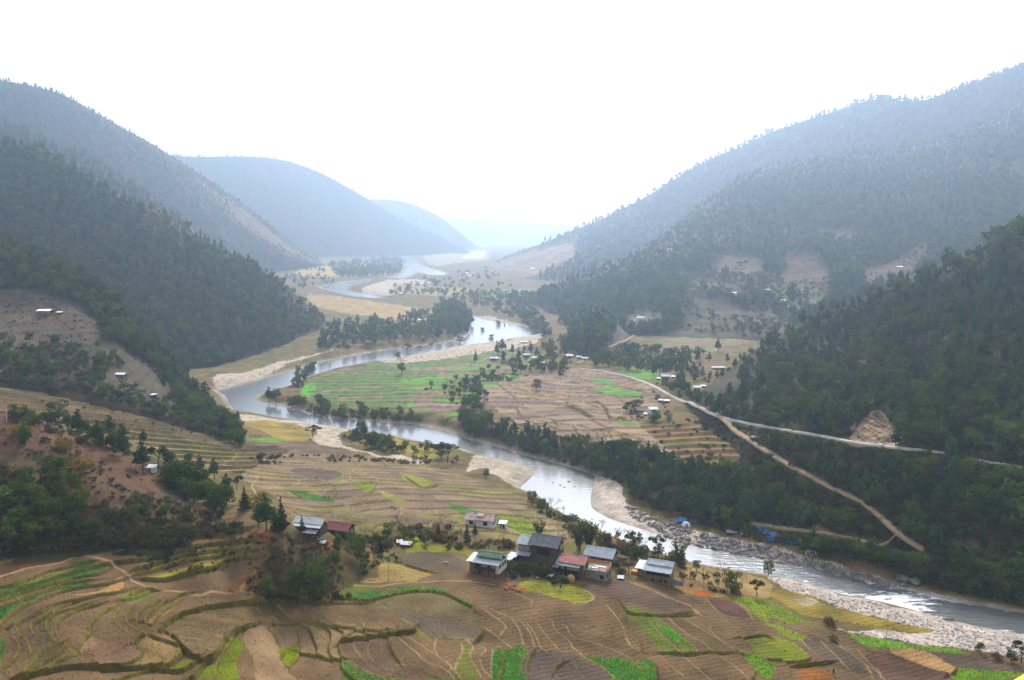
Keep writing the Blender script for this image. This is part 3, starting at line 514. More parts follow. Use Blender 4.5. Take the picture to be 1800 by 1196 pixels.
hill_fg = in_poly(ju, jv, [(430,930),(560,935),(640,985),(615,1045),(560,1052),(455,1052),(400,1040),(440,1005),(480,975)])
k = np.where(hill_fg)[0]; m_ = sstep(0.42, 0.6, n_mid[k])[:, None]; tone[k] = (C3((0.075, 0.058, 0.028)) * (1 - m_) + C3((0.17, 0.085, 0.042)) * m_) * (0.7 + 0.6 * n_hi[k])[:, None]; flat[k] = 0; dz[k] = (n_mid[k] - 0.5) * 1.6 + (n_hi[k] - 0.5) * 0.4
# patches
for P_ in PATCH + [(None,) + q for q in PATCH_PX]:
    w_, c_, kl, o_ = P_
    poly = W(w_, [tuple(map(float, q.split(','))) for q in o_.split(' ')]) if w_ else o_
    poly = smooth_line(poly, 3, closed=True)
    p = np.array(poly); k = np.where((gu > p[:, 0].min() - 4) & (gu < p[:, 0].max() + 4) & (gv > p[:, 1].min() - 4) & (gv < p[:, 1].max() + 4))[0]
    if kl == 2:
        e_ = np.clip(330 / gy[k], 0.3, 1.3); k = k[in_poly(gu[k] + (fbm(gx[k] * 0.10, gy[k] * 0.10, 61, 4) - 0.5) * 34 * e_, gv[k] + (fbm(gx[k] * 0.10, gy[k] * 0.10, 67, 4) - 0.5) * 14 * e_, p)]
    else: k = k[in_poly(ju[k], jv[k], p)]
    if w_ is None and kl == 1 and c_ in (GREEN,):      # green terraces with a few fallow ones left between
        k = k[(tone[k, 1] > tone[k, 0] * 1.2) | (n_mid[k] > 0.38)]
    bl_keep = (tone[k, 0] < 0.1) & (tone[k, 1] < 0.09) & (gy[k] > 420)
    k = k[~bl_keep]
    var = (0.72 + 0.56 * n_mid[k])[:, None]
    c_ = C3(c_)
    if kl == 1: var = (0.62 + 0.42 * n_mid[k] + 0.7 * (n_hi[k] - 0.5) + 0.12 * np.sin(2 * math.pi * (gx[k] * 0.8 + gy[k] * 0.6) / 1.4))[:, None]
    tone[k] = c_ * var; klass[k] = kl
    if kl == 1:
        th = (sstep(0.52, 0.78, fbm(gx[k] * 0.22, gy[k] * 0.22, 57, 4)) * 0.65)[:, None]; tone[k] = tone[k] * (1 - th) + C3((0.15, 0.13, 0.055)) * th
    if kl == 2: tone[k] = c_ * (0.7 + 0.6 * n_hi[k])[:, None]; dz[k] = (n_hi[k] - 0.5) * 0.5
    elif kl == 0 and gy[k].mean() < 400 if len(k) else False: flat[k] = 1; dz[k] *= 0.3
# wet gravel strip along the water
k = np.where((sd_r < 2.5 + gy * 0.006) & (flat < 1))[0]
g_ = sstep(2.5 + gy[k] * 0.006, 0.5, sd_r[k]) * (0.5 + 0.5 * n_mid[k])
tone[k] = tone[k] * (1 - g_[:, None]) + C3((0.33, 0.29, 0.25)) * (0.6 + 0.8 * n_hi[k])[:, None] * g_[:, None]
# furrows in the near fields, direction by parcel
k = np.where((gy < 420) & (flat > 0) & (klass == 0))[0]
L_ = lab[np.clip(((gv[k] - 860) / 2).astype(int), 0, LH - 1), np.clip((gu[k] / 2 + 20).astype(int), 0, LW - 1)]
an = 0.35 + 0.9 * (_h(L_, L_ * 0, 4) - 0.5); an = np.where(gu[k] > 780, an + 1.35, an)
ph = (gx[k] * np.cos(an) + gy[k] * np.sin(an) + 1.5 * fbm(gx[k] * 0.06, gy[k] * 0.06, 6, 2)) / 1.9
fu = np.abs((ph % 1) - 0.5) * 2
st_ = np.clip((gu[k] - 600) / 300, 0.15, 1) * (0.5 + 0.5 * _h(L_, L_ * 0, 8))
tone[k] *= (1 - 0.26 * st_ * sstep(0.55, 1, fu) + 0.10 * st_ * sstep(0.4, 0, fu))[:, None]
dz[k] += -0.08 * st_ * sstep(0.5, 1, fu)
# bunds and terrace risers
BCOL = {'o': (0.155, 0.135, 0.042), 'O': (0.125, 0.108, 0.032), 't': (0.26, 0.205, 0.115), 'p': (0.27, 0.195, 0.11)}
BW = {'o': 0.22, 'O': 0.28, 't': 0.25, 'p': 0.45}
BA = {'o': 0.36, 'O': 0.62, 't': 0.14, 'p': 0.0}
for ty, pl in LINES:
    P = on_floor(pl)[:, :2]; lo, hi = P.min(0) - 7, P.max(0) + 7
    r0, r1 = np.searchsorted(rv, [lo[1], hi[1]]); yy = max(lo[1], 120)
    a0 = np.searchsorted(av, min(lo[0] / lo[1], lo[0] / hi[1])); a1 = np.searchsorted(av, max(hi[0] / lo[1], hi[0] / hi[1]))
    if r1 <= r0 or a1 <= a0: continue
    k = (np.arange(r0, r1)[:, None] * NA + np.arange(a0, min(a1, NA))[None, :]).ravel()
    d, sdv = seg_dist(gx[k], gy[k], P, want_side=True)
    q = d < 7; k, d, sdv = k[q], d[q], sdv[q]
    if not len(k): continue
    far = min(1.5, max(1.0, gy[k].mean() / 330))
    w = BW[ty] * far * (0.75 + 0.5 * vnoise(gx[k] * 0.25, gy[k] * 0.25, 6))
    mid = P[len(P) // 2]; tg = P[min(len(P) // 2 + 1, len(P) - 1)] - P[max(len(P) // 2 - 1, 0)]; nrm = np.array([-tg[1], tg[0]]) / (np.linalg.norm(tg) + 1e-9)
    pa, pb = mid + nrm * 5, mid - nrm * 5
    up = np.sign(float(floor_z(np.array([pa[0]]), np.array([pa[1]]))[0] - floor_z(np.array([pb[0]]), np.array([pb[1]]))[0])) or 1.0
    amp = BA[ty] * far
    # the upper terrace is held level to its edge, the riser drops on the lower side
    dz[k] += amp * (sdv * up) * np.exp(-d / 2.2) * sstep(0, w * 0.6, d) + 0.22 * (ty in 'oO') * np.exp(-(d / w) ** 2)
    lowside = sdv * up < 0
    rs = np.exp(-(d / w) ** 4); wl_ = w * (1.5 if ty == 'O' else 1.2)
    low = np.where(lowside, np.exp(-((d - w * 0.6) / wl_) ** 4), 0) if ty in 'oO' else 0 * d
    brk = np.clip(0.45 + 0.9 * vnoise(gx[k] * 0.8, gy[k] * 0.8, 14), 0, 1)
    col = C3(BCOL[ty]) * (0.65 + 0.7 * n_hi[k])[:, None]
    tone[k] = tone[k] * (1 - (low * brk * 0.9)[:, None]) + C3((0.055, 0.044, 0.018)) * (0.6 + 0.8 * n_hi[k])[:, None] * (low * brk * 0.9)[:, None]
    bl = (rs * np.clip(brk + 0.15, 0, 1) * (np.clip(0.35 + 1.1 * vnoise(gx[k] * 0.12, gy[k] * 0.12, 19), 0.3, 1) if ty == 't' else 1))[:, None]
    tone[k] = tone[k] * (1 - bl) + col * bl
    kk = k[bl[:, 0] > 0.5]; klass[kk] = 3 if ty == 'p' else 0
klass[riv_in] = 2
sh = sstep(0.0, 6.0, sd_r); dz *= np.clip(sh, 0.12, 1)
Hf = (H_base.ravel() + dz).reshape(NR, NA)
VF = np.stack([gx, gy, Hf.ravel()], 1)
lum = tone.mean(1, keepdims=True); tone = np.clip(lum + 1.28 * (tone - lum), 0.004, 1)
idx = np.arange(NR * NA).reshape(NR, NA)
quads = np.stack([idx[:-1, :-1], idx[:-1, 1:], idx[1:, 1:], idx[1:, :-1]], -1).reshape(-1, 4)
fk = klass[quads[:, 0]]
M_ground = ground_mat('field_soil', 1.6, 0.10, 0.60, 0.35)
M_crop = ground_mat('young_crop', 2.2, 0.15, 0.30, 0.35, rough=0.8)
M_gravel = ground_mat('river_gravel', 0.9, 0.2, 0.55, 0.5)
M_path = ground_mat('trodden_earth', 1.5, 0.3, 0.25, 0.1)
for c_, nm, mat, kind, lb in ((0, 'ground', M_ground, 'structure', None), (1, 'green_crop', M_crop, 'stuff', 'bright green young crop growing in some of the terraced fields'),
                              (2, 'gravel_bank', M_gravel, 'structure', None), (3, 'footpath', M_path, 'structure', None)):
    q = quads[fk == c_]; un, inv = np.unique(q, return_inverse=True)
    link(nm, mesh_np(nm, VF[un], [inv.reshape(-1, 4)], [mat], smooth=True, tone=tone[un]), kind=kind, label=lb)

# ------------------------------------------------------------------ hills, lofted between their skyline, middle and foot lines
def to3(row, kind):
    r = np.array(row, float); return at_y(r[:, 0], r[:, 1], r[:, 2]) if kind == 'Y' else at_z(r[:, 0], r[:, 1], r[:, 2])
def resample(P, n):
    s = np.concatenate([[0], np.cumsum(np.linalg.norm(np.diff(P, axis=0), axis=1))]); Q = smooth_line(P, 6)
    s = np.concatenate([[0], np.cumsum(np.linalg.norm(np.diff(Q, axis=0), axis=1))])
    t = np.linspace(0, s[-1], n); return np.stack([np.interp(t, s, Q[:, i]) for i in range(3)], 1)
def row_by_u(P, us):
    u, _ = project(P); o = np.argsort(u); return np.stack([np.interp(us, u[o], P[o, i]) for i in range(3)], 1)
HILLS = {}
def hill(name, rows, n, m, amp, drop, wl, paint, back=(60, 0.5), label=None):
    R = []
    u0 = min(r[0] for rw, _ in rows for r in rw); u1 = max(r[0] for rw, _ in rows for r in rw)
    us = np.linspace(u0, u1, n)
    for i, (rw, kd) in enumerate(rows):
        P = to3(rw, kd)
        if i == 0: P[:, 2] -= drop
        R.append(row_by_u(smooth_line(P, 5), us))
    sk = R[-1].copy(); sk[:, :2] *= 1 - 4.0 / np.linalg.norm(sk[:, :2], axis=1)[:, None]; sk[:, 2] -= 7; R.append(sk)
    b = R[0].copy(); rad = b[:, :2] / np.linalg.norm(b[:, :2], axis=1)[:, None]
    b[:, :2] += rad * (back[0] + back[1] * np.maximum(b[:, 2:3], 0)); b[:, 2] = b[:, 2] * 0.55 - 6
    R = np.array([b] + R)
    seg = np.linalg.norm(np.diff(R, axis=0), axis=2).mean(1); par = np.concatenate([[0], np.cumsum(seg)])
    tt = np.linspace(0, par[-1], m); tt = np.unique(np.concatenate([tt, par])); G = np.empty((len(tt), n, 3))
    # Catmull-Rom down the slope, kept sharp-ish at the crest
    for j, t in enumerate(tt):
        i = min(np.searchsorted(par, t, 'right') - 1, len(par) - 2); f = (t - par[i]) / (par[i + 1] - par[i])
        p1, p2 = R[i], R[i + 1]; p0 = R[i - 1] if i > 0 else p1; p3 = R[i + 2] if i + 2 < len(R) else 2 * p2 - p1
        k = 0.5 if i > 0 else 0.25
        G[j] = (2 * f**3 - 3 * f**2 + 1) * p1 + (f**3 - 2 * f**2 + f) * k * (p2 - p0) + (-2 * f**3 + 3 * f**2) * p2 + (f**3 - f**2) * 0.5 * (p3 - p1)
    x, y = G[..., 0].ravel(), G[..., 1].ravel()
    nz = fbm(x / wl, y / wl, 51, 5) - 0.5; rid = 1 - np.abs(2 * fbm(x / wl * 0.6, y / wl * 0.6, 63, 3) - 1)
    edge = np.clip((par[-1] - tt) / (0.12 * par[-1]), 0.0, 1)[:, None] * np.ones(n)
    crest = np.clip(np.abs(tt - par[1]) / (0.25 * par[-1]), 0.25, 1)[:, None] * np.ones(n)
    G[..., 2] += (nz.reshape(len(tt), n) * 2 * amp + (rid.reshape(len(tt), n) - 0.7) * amp) * edge * crest
    V = G.reshape(-1, 3); ii = np.arange(len(V)).reshape(len(tt), n)
    q = np.stack([ii[:-1, :-1], ii[1:, :-1], ii[1:, 1:], ii[:-1, 1:]], -1).reshape(-1, 4)
    u, v = project(V)
    nm = fbm(x / wl * 2.5, y / wl * 2.5, 71, 4); nh = fbm(x * 0.15, y * 0.15, 73, 3)
    nq = sstep(0.38, 0.62, nm)[:, None]; t = C3((0.030, 0.046, 0.018)) * (1 - nq) + C3((0.075, 0.058, 0.032)) * nq
    t = t * (0.7 + 0.6 * nh)[:, None]
    for poly, col, stripe in paint:
        k = in_poly(u + (nh - 0.5) * 14, v + (nm - 0.5) * 14, poly)
        c = C3(col) * (0.75 + 0.5 * nh[k])[:, None]
        if stripe:
            f = (V[k, 2] / stripe + 0.5 * (nm[k] - 0.5)) % 1; c = c * (1 - 0.4 * sstep(0.72, 0.9, f))[:, None]
        t[k] = c
    o = link('hill', mesh_np('hill', V, [q], [M_hill], smooth=True, tone=t), kind='structure', label=label)
    HILLS[name] = (V, q)
    return o
M_hill = ground_mat('hillside_soil', 0.35, 0.03, 0.4, 0.6)
RDS = (0.115, 0.072, 0.042); OCH = (0.12, 0.095, 0.05); PUR = (0.098, 0.072, 0.047)
hill('H1', [([(-260,640,290),(-60,706,290),(0,726,290),(100,756,295),(200,782,300),(280,806,305),(380,856,312),(440,892,305),(500,930,292)], 'Y'),
            ([(-260,800,255),(-60,820,255),(0,825,255),(100,840,257),(200,850,260),(280,862,268),(380,888,284),(440,905,288),(500,940,285)], 'Y'),
            ([(-260,975,42),(-60,970,40),(0,966,38.5),(100,966,36.5),(200,962,34.5),(300,950,33.5),(400,922,31),(450,930,27),(500,955,26)], 'z')],
     300, 120, 1.6, 0.5, 22, [([(-60,720),(60,740),(200,785),(290,830),(280,880),(180,880),(60,800),(-60,790)], (0.115,0.06,0.032), 0), ([(-60,790),(60,800),(180,880),(300,880),(420,900),(440,925),(300,945),(0,960),(-60,960)], (0.085,0.055,0.024), 0),
      ([(150,830),(200,850),(280,870),(260,885),(160,870)], RDS, 0)], back=(25, 0.4), label='reddish scrubby hillside at the near left of the valley')
hill('H2', [([(-200,300,640),(-60,370,630),(0,402,620),(60,432,620),(120,462,620),(180,500,620),(240,560,625),(300,622,635),(340,668,610),(385,706,565),(425,742,515)], 'Y'),
            ([(-200,530,530),(-60,545,530),(0,545,530),(60,550,530),(120,562,530),(180,590,530),(240,635,525),(300,690,520),(340,715,510),(385,735,500),(425,755,490)], 'Y'),
            ([(-200,650,60),(-60,662,52),(0,670,48),(60,672,44.5),(120,688,39),(200,703,34),(270,723,27),(330,749,20),(385,766,14),(425,776,10)], 'z')],
     220, 110, 3.0, 5, 60, [([(-60,505),(50,510),(120,530),(180,570),(180,600),(130,600),(60,610),(0,610),(-60,600)], PUR, 3.0), ([(40,552),(110,552),(110,566),(80,572),(40,562)], RDS, 0), ([(60,620),(120,628),(180,625),(200,640),(120,640),(60,632)], (0.16,0.11,0.06), 3),
      ([(190,668),(240,662),(245,668),(250,690),(268,720),(262,730),(250,700),(215,672)], RDS, 0), ([(-60,610),(200,610),(300,660),(400,740),(330,749),(200,703),(60,672),(-60,662)], (0.085,0.066,0.04), 4)], label='scrubby hillside with two lone farmhouses at the left')
hill('H3', [([(-200,150,1000),(-60,205,1000),(0,240,1000),(60,252,1005),(100,268,1010),(150,300,1015),(200,333,1025),(250,352,1035),(300,378,1045),(350,404,1050),(400,433,1060),(450,462,1070),(500,494,1080),(560,546,1090),(600,578,1080),(640,592,1060)], 'Y'),
            ([(-200,420,850),(0,430,850),(100,450,860),(200,470,870),(300,500,880),(400,540,890),(480,575,920),(560,600,960),(640,603,1000)], 'Y'),
            ([(-200,600,690),(0,610,700),(100,620,710),(200,630,720),(300,645,735),(375,655,745),(430,645,785),(480,634,822),(560,621,880),(640,607,985)], 'Y')],
     260, 130, 9, 7, 140, [([(120,380),(200,420),(300,500),(380,560),(420,600),(300,560),(200,480),(120,420)], (0.10,0.07,0.045), 0)], label='dark pine covered hillside above the far bend of the river')
hill('H3b', [([(-100,170,1500),(0,209,1500),(50,225,1510),(100,252,1520),(150,272,1530),(200,300,1540),(260,336,1550),(330,385,1560)], 'Y'), ([(-100,330,1250),(0,350,1250),(100,370,1270),(200,400,1290),(330,470,1330)], 'Y')],
     120, 40, 8, 8, 150, [], label='bluish wooded ridge behind the dark pine hillside')
hill('H4', [([(-200,95,1900),(-50,125,1920),(0,135,1950),(50,144,1980),(100,156,2010),(150,180,2060),(200,209,2110),(250,236,2180),(300,267,2250),(350,298,2330),(400,332,2400),(450,368,2480),(490,400,2560),(530,434,2700),(575,462,2900)], 'Y'),
            ([(-200,250,1650),(0,300,1650),(150,340,1720),(300,400,1900),(420,430,2200),(500,450,2400),(575,466,2850)], 'Y'),
            ([(-200,420,1400),(0,450,1450),(150,470,1550),(300,480,1700),(420,480,2100),(500,478,2650),(575,470,2800)], 'Y')],
     200, 120, 16, 10, 260, [([(330,300),(420,360),(500,430),(560,462),(500,450),(400,380)], (0.17,0.115,0.065), 0)], label='tall hazy blue mountain ridge at the left')
hill('H5', [([(250,262,3600),(330,272,3700),(420,271,3780),(480,275,3850),(520,284,3900),(560,299,3960),(600,320,4030),(640,343,4120),(700,380,4260),(740,398,4380),(780,415,4520),(832,444,4750)], 'Y'),
            ([(250,450,3200),(420,452,3400),(560,452,3900),(640,451,4050),(740,450,4300),(832,446,4650)], 'Y')], 160, 70, 22, 10, 420, [], label='pale blue wooded mountain closing the valley')
hill('H5b', [([(600,348,5200),(660,349,5200),(700,352,5250),(730,360,5300),(770,378,5400),(800,401,5500),(840,433,5700)], 'Y'), ([(600,445,4900),(840,440,5600)], 'Y')], 70, 30, 20, 5, 500, [], label='faint far mountain spur above the river mouth')
hill('H6', [([(350,400,9200),(600,382,9200),(800,384,9200),(900,391,9300),(1000,396,9300),(1150,402,9300)], 'Y'), ([(350,425,8300),(700,425,8300),(1150,425,8400)], 'Y')], 90, 40, 30, 0, 900, [], label='faintest most distant mountain fading into the sky')
hill('R3', [([(2000,20,2300),(1850,78,2300),(1800,101,2300),(1750,122,2300),(1700,140,2300),(1620,169,2320),(1540,166,2350),(1480,182,2380),(1400,208,2420),(1350,226,2460),(1300,250,2500),(1250,270,2560),(1200,298,2620),(1150,330,2700),(1100,358,2780),(1050,380,2880),(1000,401,2980),(950,422,3080),(900,440,3170),(850,463,3260)], 'Y'),
            ([(2000,200,2150),(1800,240,2150),(1600,280,2150),(1400,330,2150),(1250,380,2200),(1100,430,2250),(1000,455,2350),(920,468,2600),(850,469,3000)], 'Y'),
            ([(2000,330,2000),(1800,350,2000),(1600,400,1950),(1400,440,1900),(1250,470,1850),(1100,490,1800),(1000,498,1900),(920,495,2050),(850,474,2780)], 'Y')],
     260, 130, 18, 14, 260, [([(860,468),(940,440),(1010,425),(1010,450),(950,480),(900,495),(860,490)], (0.24,0.16,0.10), 8), ([(940,442),(1000,428),(1000,440),(960,455)], (0.27,0.17,0.1), 0)], label='tall hazy ridge with pines along its crest at the right')
hill('R2', [([(2000,110,2000),(1900,138,2000),(1850,152,1980),(1800,172,1950),(1740,208,1920),(1700,222,1900),(1640,246,1880),(1560,258,1860),(1500,262,1850),(1450,272,1840),(1400,280,1820),(1340,290,1800),(1290,312,1780),(1240,348,1760),(1190,390,1730),(1130,436,1690),(1060,468,1640),(1000,492,1600),(940,512,1540),(895,528,1490)], 'Y'),
            ([(2000,330,1400),(1850,345,1400),(1650,375,1400),(1500,395,1400),(1400,400,1400),(1300,405,1400),(1200,430,1420),(1100,465,1430),(1000,505,1400),(940,528,1400),(895,532,1450)], 'Y'),
            ([(2000,470,1080),(1850,480,1080),(1500,505,1080),(1400,515,1080),(1300,520,1080),(1200,522,1090),(1050,535,1150),(960,547,1290),(930,548,1350),(895,536,1430)], 'Y'),
            ([(2000,530,900),(1850,545,890),(1500,570,890),(1400,590,890),(1300,604,885),(1200,612,890),(1100,604,920),(1000,598,960),(965,588,1020),(930,565,1190),(895,540,1400)], 'Y')],
     320, 170, 13, 8, 190, [([(1385,455),(1435,450),(1452,490),(1460,515),(1400,530),(1380,500),(1370,490)], RDS, 5), ([(1350,500),(1440,505),(1450,530),(1400,550),(1370,530)], (0.13,0.16,0.06), 5), ([(1270,448),(1330,455),(1345,490),(1290,495),(1250,470)], OCH, 0),
      ([(1530,470),(1560,460),(1600,440),(1640,420),(1620,450),(1600,480),(1520,500),(1480,505)], RDS, 0), ([(1100,555),(1165,545),(1160,570),(1110,575)], OCH, 0), ([(1200,500),(1260,495),(1290,530),(1380,550),(1400,600),(1250,610),(1150,600),(1180,570),(1250,560)], (0.105,0.088,0.052), 5), ([(1320,262),(1345,275),(1330,290),(1310,285)], OCH, 0), ([(1240,470),(1255,450),(1275,450),(1262,480)], OCH, 0)], label='long blue green wooded hillside with a hamlet at the right')
hill('K', [([(955,612,890),(975,603,905),(1000,576,935),(1022,552,950),(1045,540,958),(1068,545,960),(1090,564,955),(1120,592,930),(1140,606,905)], 'Y'), ([(955,618,5),(975,620,6.5),(1000,628,8),(1022,632,9),(1045,634,9.5),(1068,632,10),(1090,626,10.5),(1120,616,11),(1140,612,11)], 'z')],
     90, 50, 2, 7, 60, [([(1075,560),(1100,570),(1140,600),(1080,628),(1060,600)], PUR, 4)], back=(40, 0.6), label='small dark wooded knoll beside the village road')
hill('R1', [([(1215,682,575),(1235,672,600),(1290,628,640),(1340,596,650),(1400,562,650),(1450,541,650),(1500,520,645),(1550,500,638),(1600,478,630),(1650,456,620),(1700,434,610),(1750,410,600),(1800,386,590),(1900,330,570),(2050,250,540)], 'Y'),
            ([(1215,695,545),(1240,690,545),(1290,675,555),(1340,660,555),(1400,648,548),(1450,637,543),(1500,626,535),(1600,604,515),(1700,574,490),(1800,545,470),(1900,515,450),(2050,480,430)], 'Y'),
            ([(1215,710,18),(1245,722,20),(1290,742,22),(1340,752,24),(1400,762,27),(1450,770,30),(1500,780,32),(1600,792,33),(1700,806,33),(1800,822,33),(1900,838,33),(2050,865,33)], 'z'), ([(u, v + 5, z - 0.7) for u, v, z in [(1215,710,18),(1245,722,20),(1290,742,22),(1340,752,24),(1400,762,27),(1450,770,30),(1500,780,32),(1600,792,33),(1700,806,33),(1800,822,33),(1900,838,33),(2050,865,33)]], 'z'),
            ([(u, v - 3, z + 0.4) for u, v, z in [(1215,717,16.5),(1250,731,18.5),(1300,764,20),(1340,790,20),(1400,826,19),(1450,853,18),(1500,877,17),(1530,896,16),(1560,921,14),(1600,955,11),(1625,970,9.5),(1700,985,9),(1800,1000,9),(1900,1015,9),(2050,1055,9)]], 'z'), ([(u, v + 6, z - 0.8) for u, v, z in [(1215,717,16.5),(1250,731,18.5),(1300,764,20),(1340,790,20),(1400,826,19),(1450,853,18),(1500,877,17),(1530,896,16),(1560,921,14),(1600,955,11),(1625,970,9.5),(1700,985,9),(1800,1000,9),(1900,1015,9),(2050,1055,9)]], 'z'),
            ([(1215,726,14.5),(1250,748,15),(1300,800,13.5),(1340,830,12),(1400,870,10.5),(1450,900,9.5),(1500,925,8.5),(1560,955,7),(1600,980,5.5),(1630,995,4.8),(1700,1020,3.5),(1800,1052,1.6),(1900,1076,0.6),(2050,1112,0.2)], 'z')],
     340, 220, 3.5, 5, 70, [([(1495,752),(1510,738),(1530,722),(1545,720),(1562,735),(1580,760),(1585,785),(1540,782),(1500,778)], (0.36,0.26,0.17), 0), ([(1450,830),(1480,800),(1500,790),(1490,810),(1460,845)], (0.15,0.10,0.06), 0), ([(1490,862),(1505,830),(1515,800),(1525,800),(1512,840),(1498,868)], (0.17,0.12,0.07), 0)], label='steep dark pine hillside at the near right with a road cut across it')

# ------------------------------------------------------------------ one tree of every surface to set things down on
sub = idx[::2, ::2]; SV = VF
fq = np.stack([sub[:-1, :-1], sub[:-1, 1:], sub[1:, 1:], sub[1:, :-1]], -1).reshape(-1, 4)
un, inv = np.unique(fq, return_inverse=True)
bv, bp, names = [VF[un]], [inv.reshape(-1, 4)], ['floor'] * len(fq)
off = len(un)
for k_, (V, q) in HILLS.items():
    bv.append(V); bp.append(q + off); names += [k_] * len(q); off += len(V)
BVH = BVHTree.FromPolygons(np.vstack(bv).tolist(), np.vstack(bp).tolist())
def hit(u, v):
    d = ray(u, v); r = BVH.ray_cast(Vector((0, 0, CAMZ)), Vector(d), 30000)
    return (r[0], names[r[2]]) if r[0] is not None else (None, None)
def ground_z(x, y):
    r = BVH.ray_cast(Vector((x, y, 2000)), Vector((0, 0, -1)), 4000); return r[0].z if r[0] is not None else 0.0
def visible(p):
    o = Vector((0, 0, CAMZ)); d = Vector(p) - o; L = d.length; r = BVH.ray_cast(o, d.normalized(), L - 3)
    return r[0] is None

# ------------------------------------------------------------------ river
def water_mat():
    m = principled('river_water', (0.16, 0.18, 0.19), 0.17, 0.9); nt = m.node_tree; b = nt.nodes['Principled BSDF']
    b.inputs['IOR'].default_value = 1.5
    ge = nt.nodes.new('ShaderNodeNewGeometry'); at = nt.nodes.new('ShaderNodeAttribute'); at.attribute_name = 'tone'
    mp = nt.nodes.new('ShaderNodeMapping'); mp.inputs['Rotation'].default_value = (0, 0, math.radians(18)); mp.inputs['Scale'].default_value = (0.35, 1.0, 1.0)
    n = nt.nodes.new('ShaderNodeTexNoise'); n.inputs['Scale'].default_value = 0.55; n.inputs['Detail'].default_value = 4
    f = nt.nodes.new('ShaderNodeTexNoise'); f.inputs['Scale'].default_value = 0.42; f.inputs['Detail'].default_value = 6; f.inputs['Roughness'].default_value = 0.75
    sep = nt.nodes.new('ShaderNodeSeparateColor')
    a = nt.nodes.new('ShaderNodeMath'); a.operation = 'ADD'
    r = nt.nodes.new('ShaderNodeMapRange'); r.inputs[1].default_value = 1.0; r.inputs[2].default_value = 1.12
    mx = nt.nodes.new('ShaderNodeMix'); mx.data_type = 'RGBA'; mx.inputs[6].default_value = (0.115, 0.12, 0.12, 1); mx.inputs[7].default_value = (0.8, 0.82, 0.84, 1)
    ro = nt.nodes.new('ShaderNodeMapRange'); ro.inputs[3].default_value = 0.17; ro.inputs[4].default_value = 0.8
    bp = nt.nodes.new('ShaderNodeBump'); bp.inputs['Distance'].default_value = 0.5
    L = nt.links.new
    L(ge.outputs['Position'], mp.inputs[0]); L(mp.outputs[0], n.inputs['Vector']); L(mp.outputs[0], f.inputs['Vector'])
    L(at.outputs['Color'], sep.inputs[0]); L(sep.outputs[0], a.inputs[0]); L(f.outputs['Fac'], a.inputs[1]); L(a.outputs[0], r.inputs[0])
    L(r.outputs[0], mx.inputs[0]); L(mx.outputs[2], b.inputs['Base Color']); L(r.outputs[0], ro.inputs[0]); L(ro.outputs[0], b.inputs['Roughness'])
    L(n.outputs['Fac'], bp.inputs['Height']); L(sep.outputs[1], bp.inputs['Strength']); L(bp.outputs[0], b.inputs['Normal'])
    return m
k = sd_r < 8
vq = quads[k[quads].all(1)]; un, inv = np.unique(vq, return_inverse=True)
wx, wy = gx[un], gy[un]; wu, wv = gu[un], gv[un]
foam = 0.20 * sstep(1250, 1420, wu) + 0.24 * np.exp(-((wu - 1585) / 90) ** 2 - ((wv - 1062) / 22) ** 2) + 0.10 * np.exp(-((wu - 920) / 70) ** 2 - ((wv - 815) / 14) ** 2) + 0.1 * sstep(-5, 0, sd_r[un]) * (wu > 1200)
rip = 0.07 + 0.75 * sstep(1180, 1400, wu) + 0.25 * np.exp(-((wu - 930) / 90) ** 2 - ((wv - 812) / 20) ** 2)
wt = np.stack([np.where(wu > 300, 0.15 + foam, 0), np.clip(rip, 0, 1), 0 * foam], 1)
link('river', mesh_np('river', np.stack([wx, wy, 0.02 + 0 * wx], 1), [inv.reshape(-1, 4)], [water_mat()], smooth=True, tone=wt), kind='structure', label='wide river winding down the valley')
# ------------------------------------------------------------------ trees and shrubs (unit height prototypes)
def leaf_quads(C, N, size, r, flat=0.75, aspect=0.75):
    """small leaf-clump faces at C, turned roughly along N"""
    n = len(C); nn = N + r.normal(0, flat, (n, 3)); nn /= np.linalg.norm(nn, axis=1)[:, None] + 1e-9
    a = np.cross(nn, r.normal(0, 1, (n, 3))); a /= np.linalg.norm(a, axis=1)[:, None] + 1e-9; b = np.cross(nn, a)
    s = (size * r.uniform(0.6, 1.35, n))[:, None]
    q = np.stack([C - a * s - b * s * aspect, C + a * s - b * s * aspect * 0.6, C + a * s * 0.7 + b * s * aspect, C - a * s * 0.8 + b * s * aspect * 0.8], 1)
    return q.reshape(-1, 3)
def quads_mesh(name, Q, mat):
    return mesh_np(name, Q, [np.arange(len(Q)).reshape(-1, 4)], [mat])
def ball(r, n): d = r.normal(0, 1, (n, 3)); return d / np.linalg.norm(d, axis=1)[:, None]
def lobes(r, L, n, size, shell=0.55):
    """leaf faces through ellipsoid lobes L = (x, y, z, rx, rz)"""
    L = np.array(L); w = L[:, 3] ** 2; k = r.choice(len(L), n, p=w / w.sum()); d = ball(r, n)
    rad = shell + (1 - shell) * r.random(n) ** 0.6
    C = L[k, :3] + d * rad[:, None] * np.stack([L[k, 3], L[k, 3], L[k, 4]], 1)
    N = d * 1.0 + np.array([0, 0, 0.35])
    return leaf_quads(C, N, size, r)
def trunk_mb(r, h, rad, limbs, bend=0.03):
    m = MB(); pts = [(0, 0, -0.06)]; x = y = 0
    for i in range(1, 5): x += r.normal(0, bend) * h; y += r.normal(0, bend) * h; pts.append((x, y, h * i / 4))
    m.tube(pts, [rad * (1.25 - 0.9 * i / 4) for i in range(5)], 6)
    for p in limbs:
        s = np.array(pts[2 if p[2] < h * 1.1 else 3]); e = np.array(p[:3]); md = (s + e) / 2 + np.array([0, 0, 0.04]) * h
        m.tube([s, md, e], [rad * 0.5, rad * 0.36, rad * 0.14], 4, cap=False)
    return m
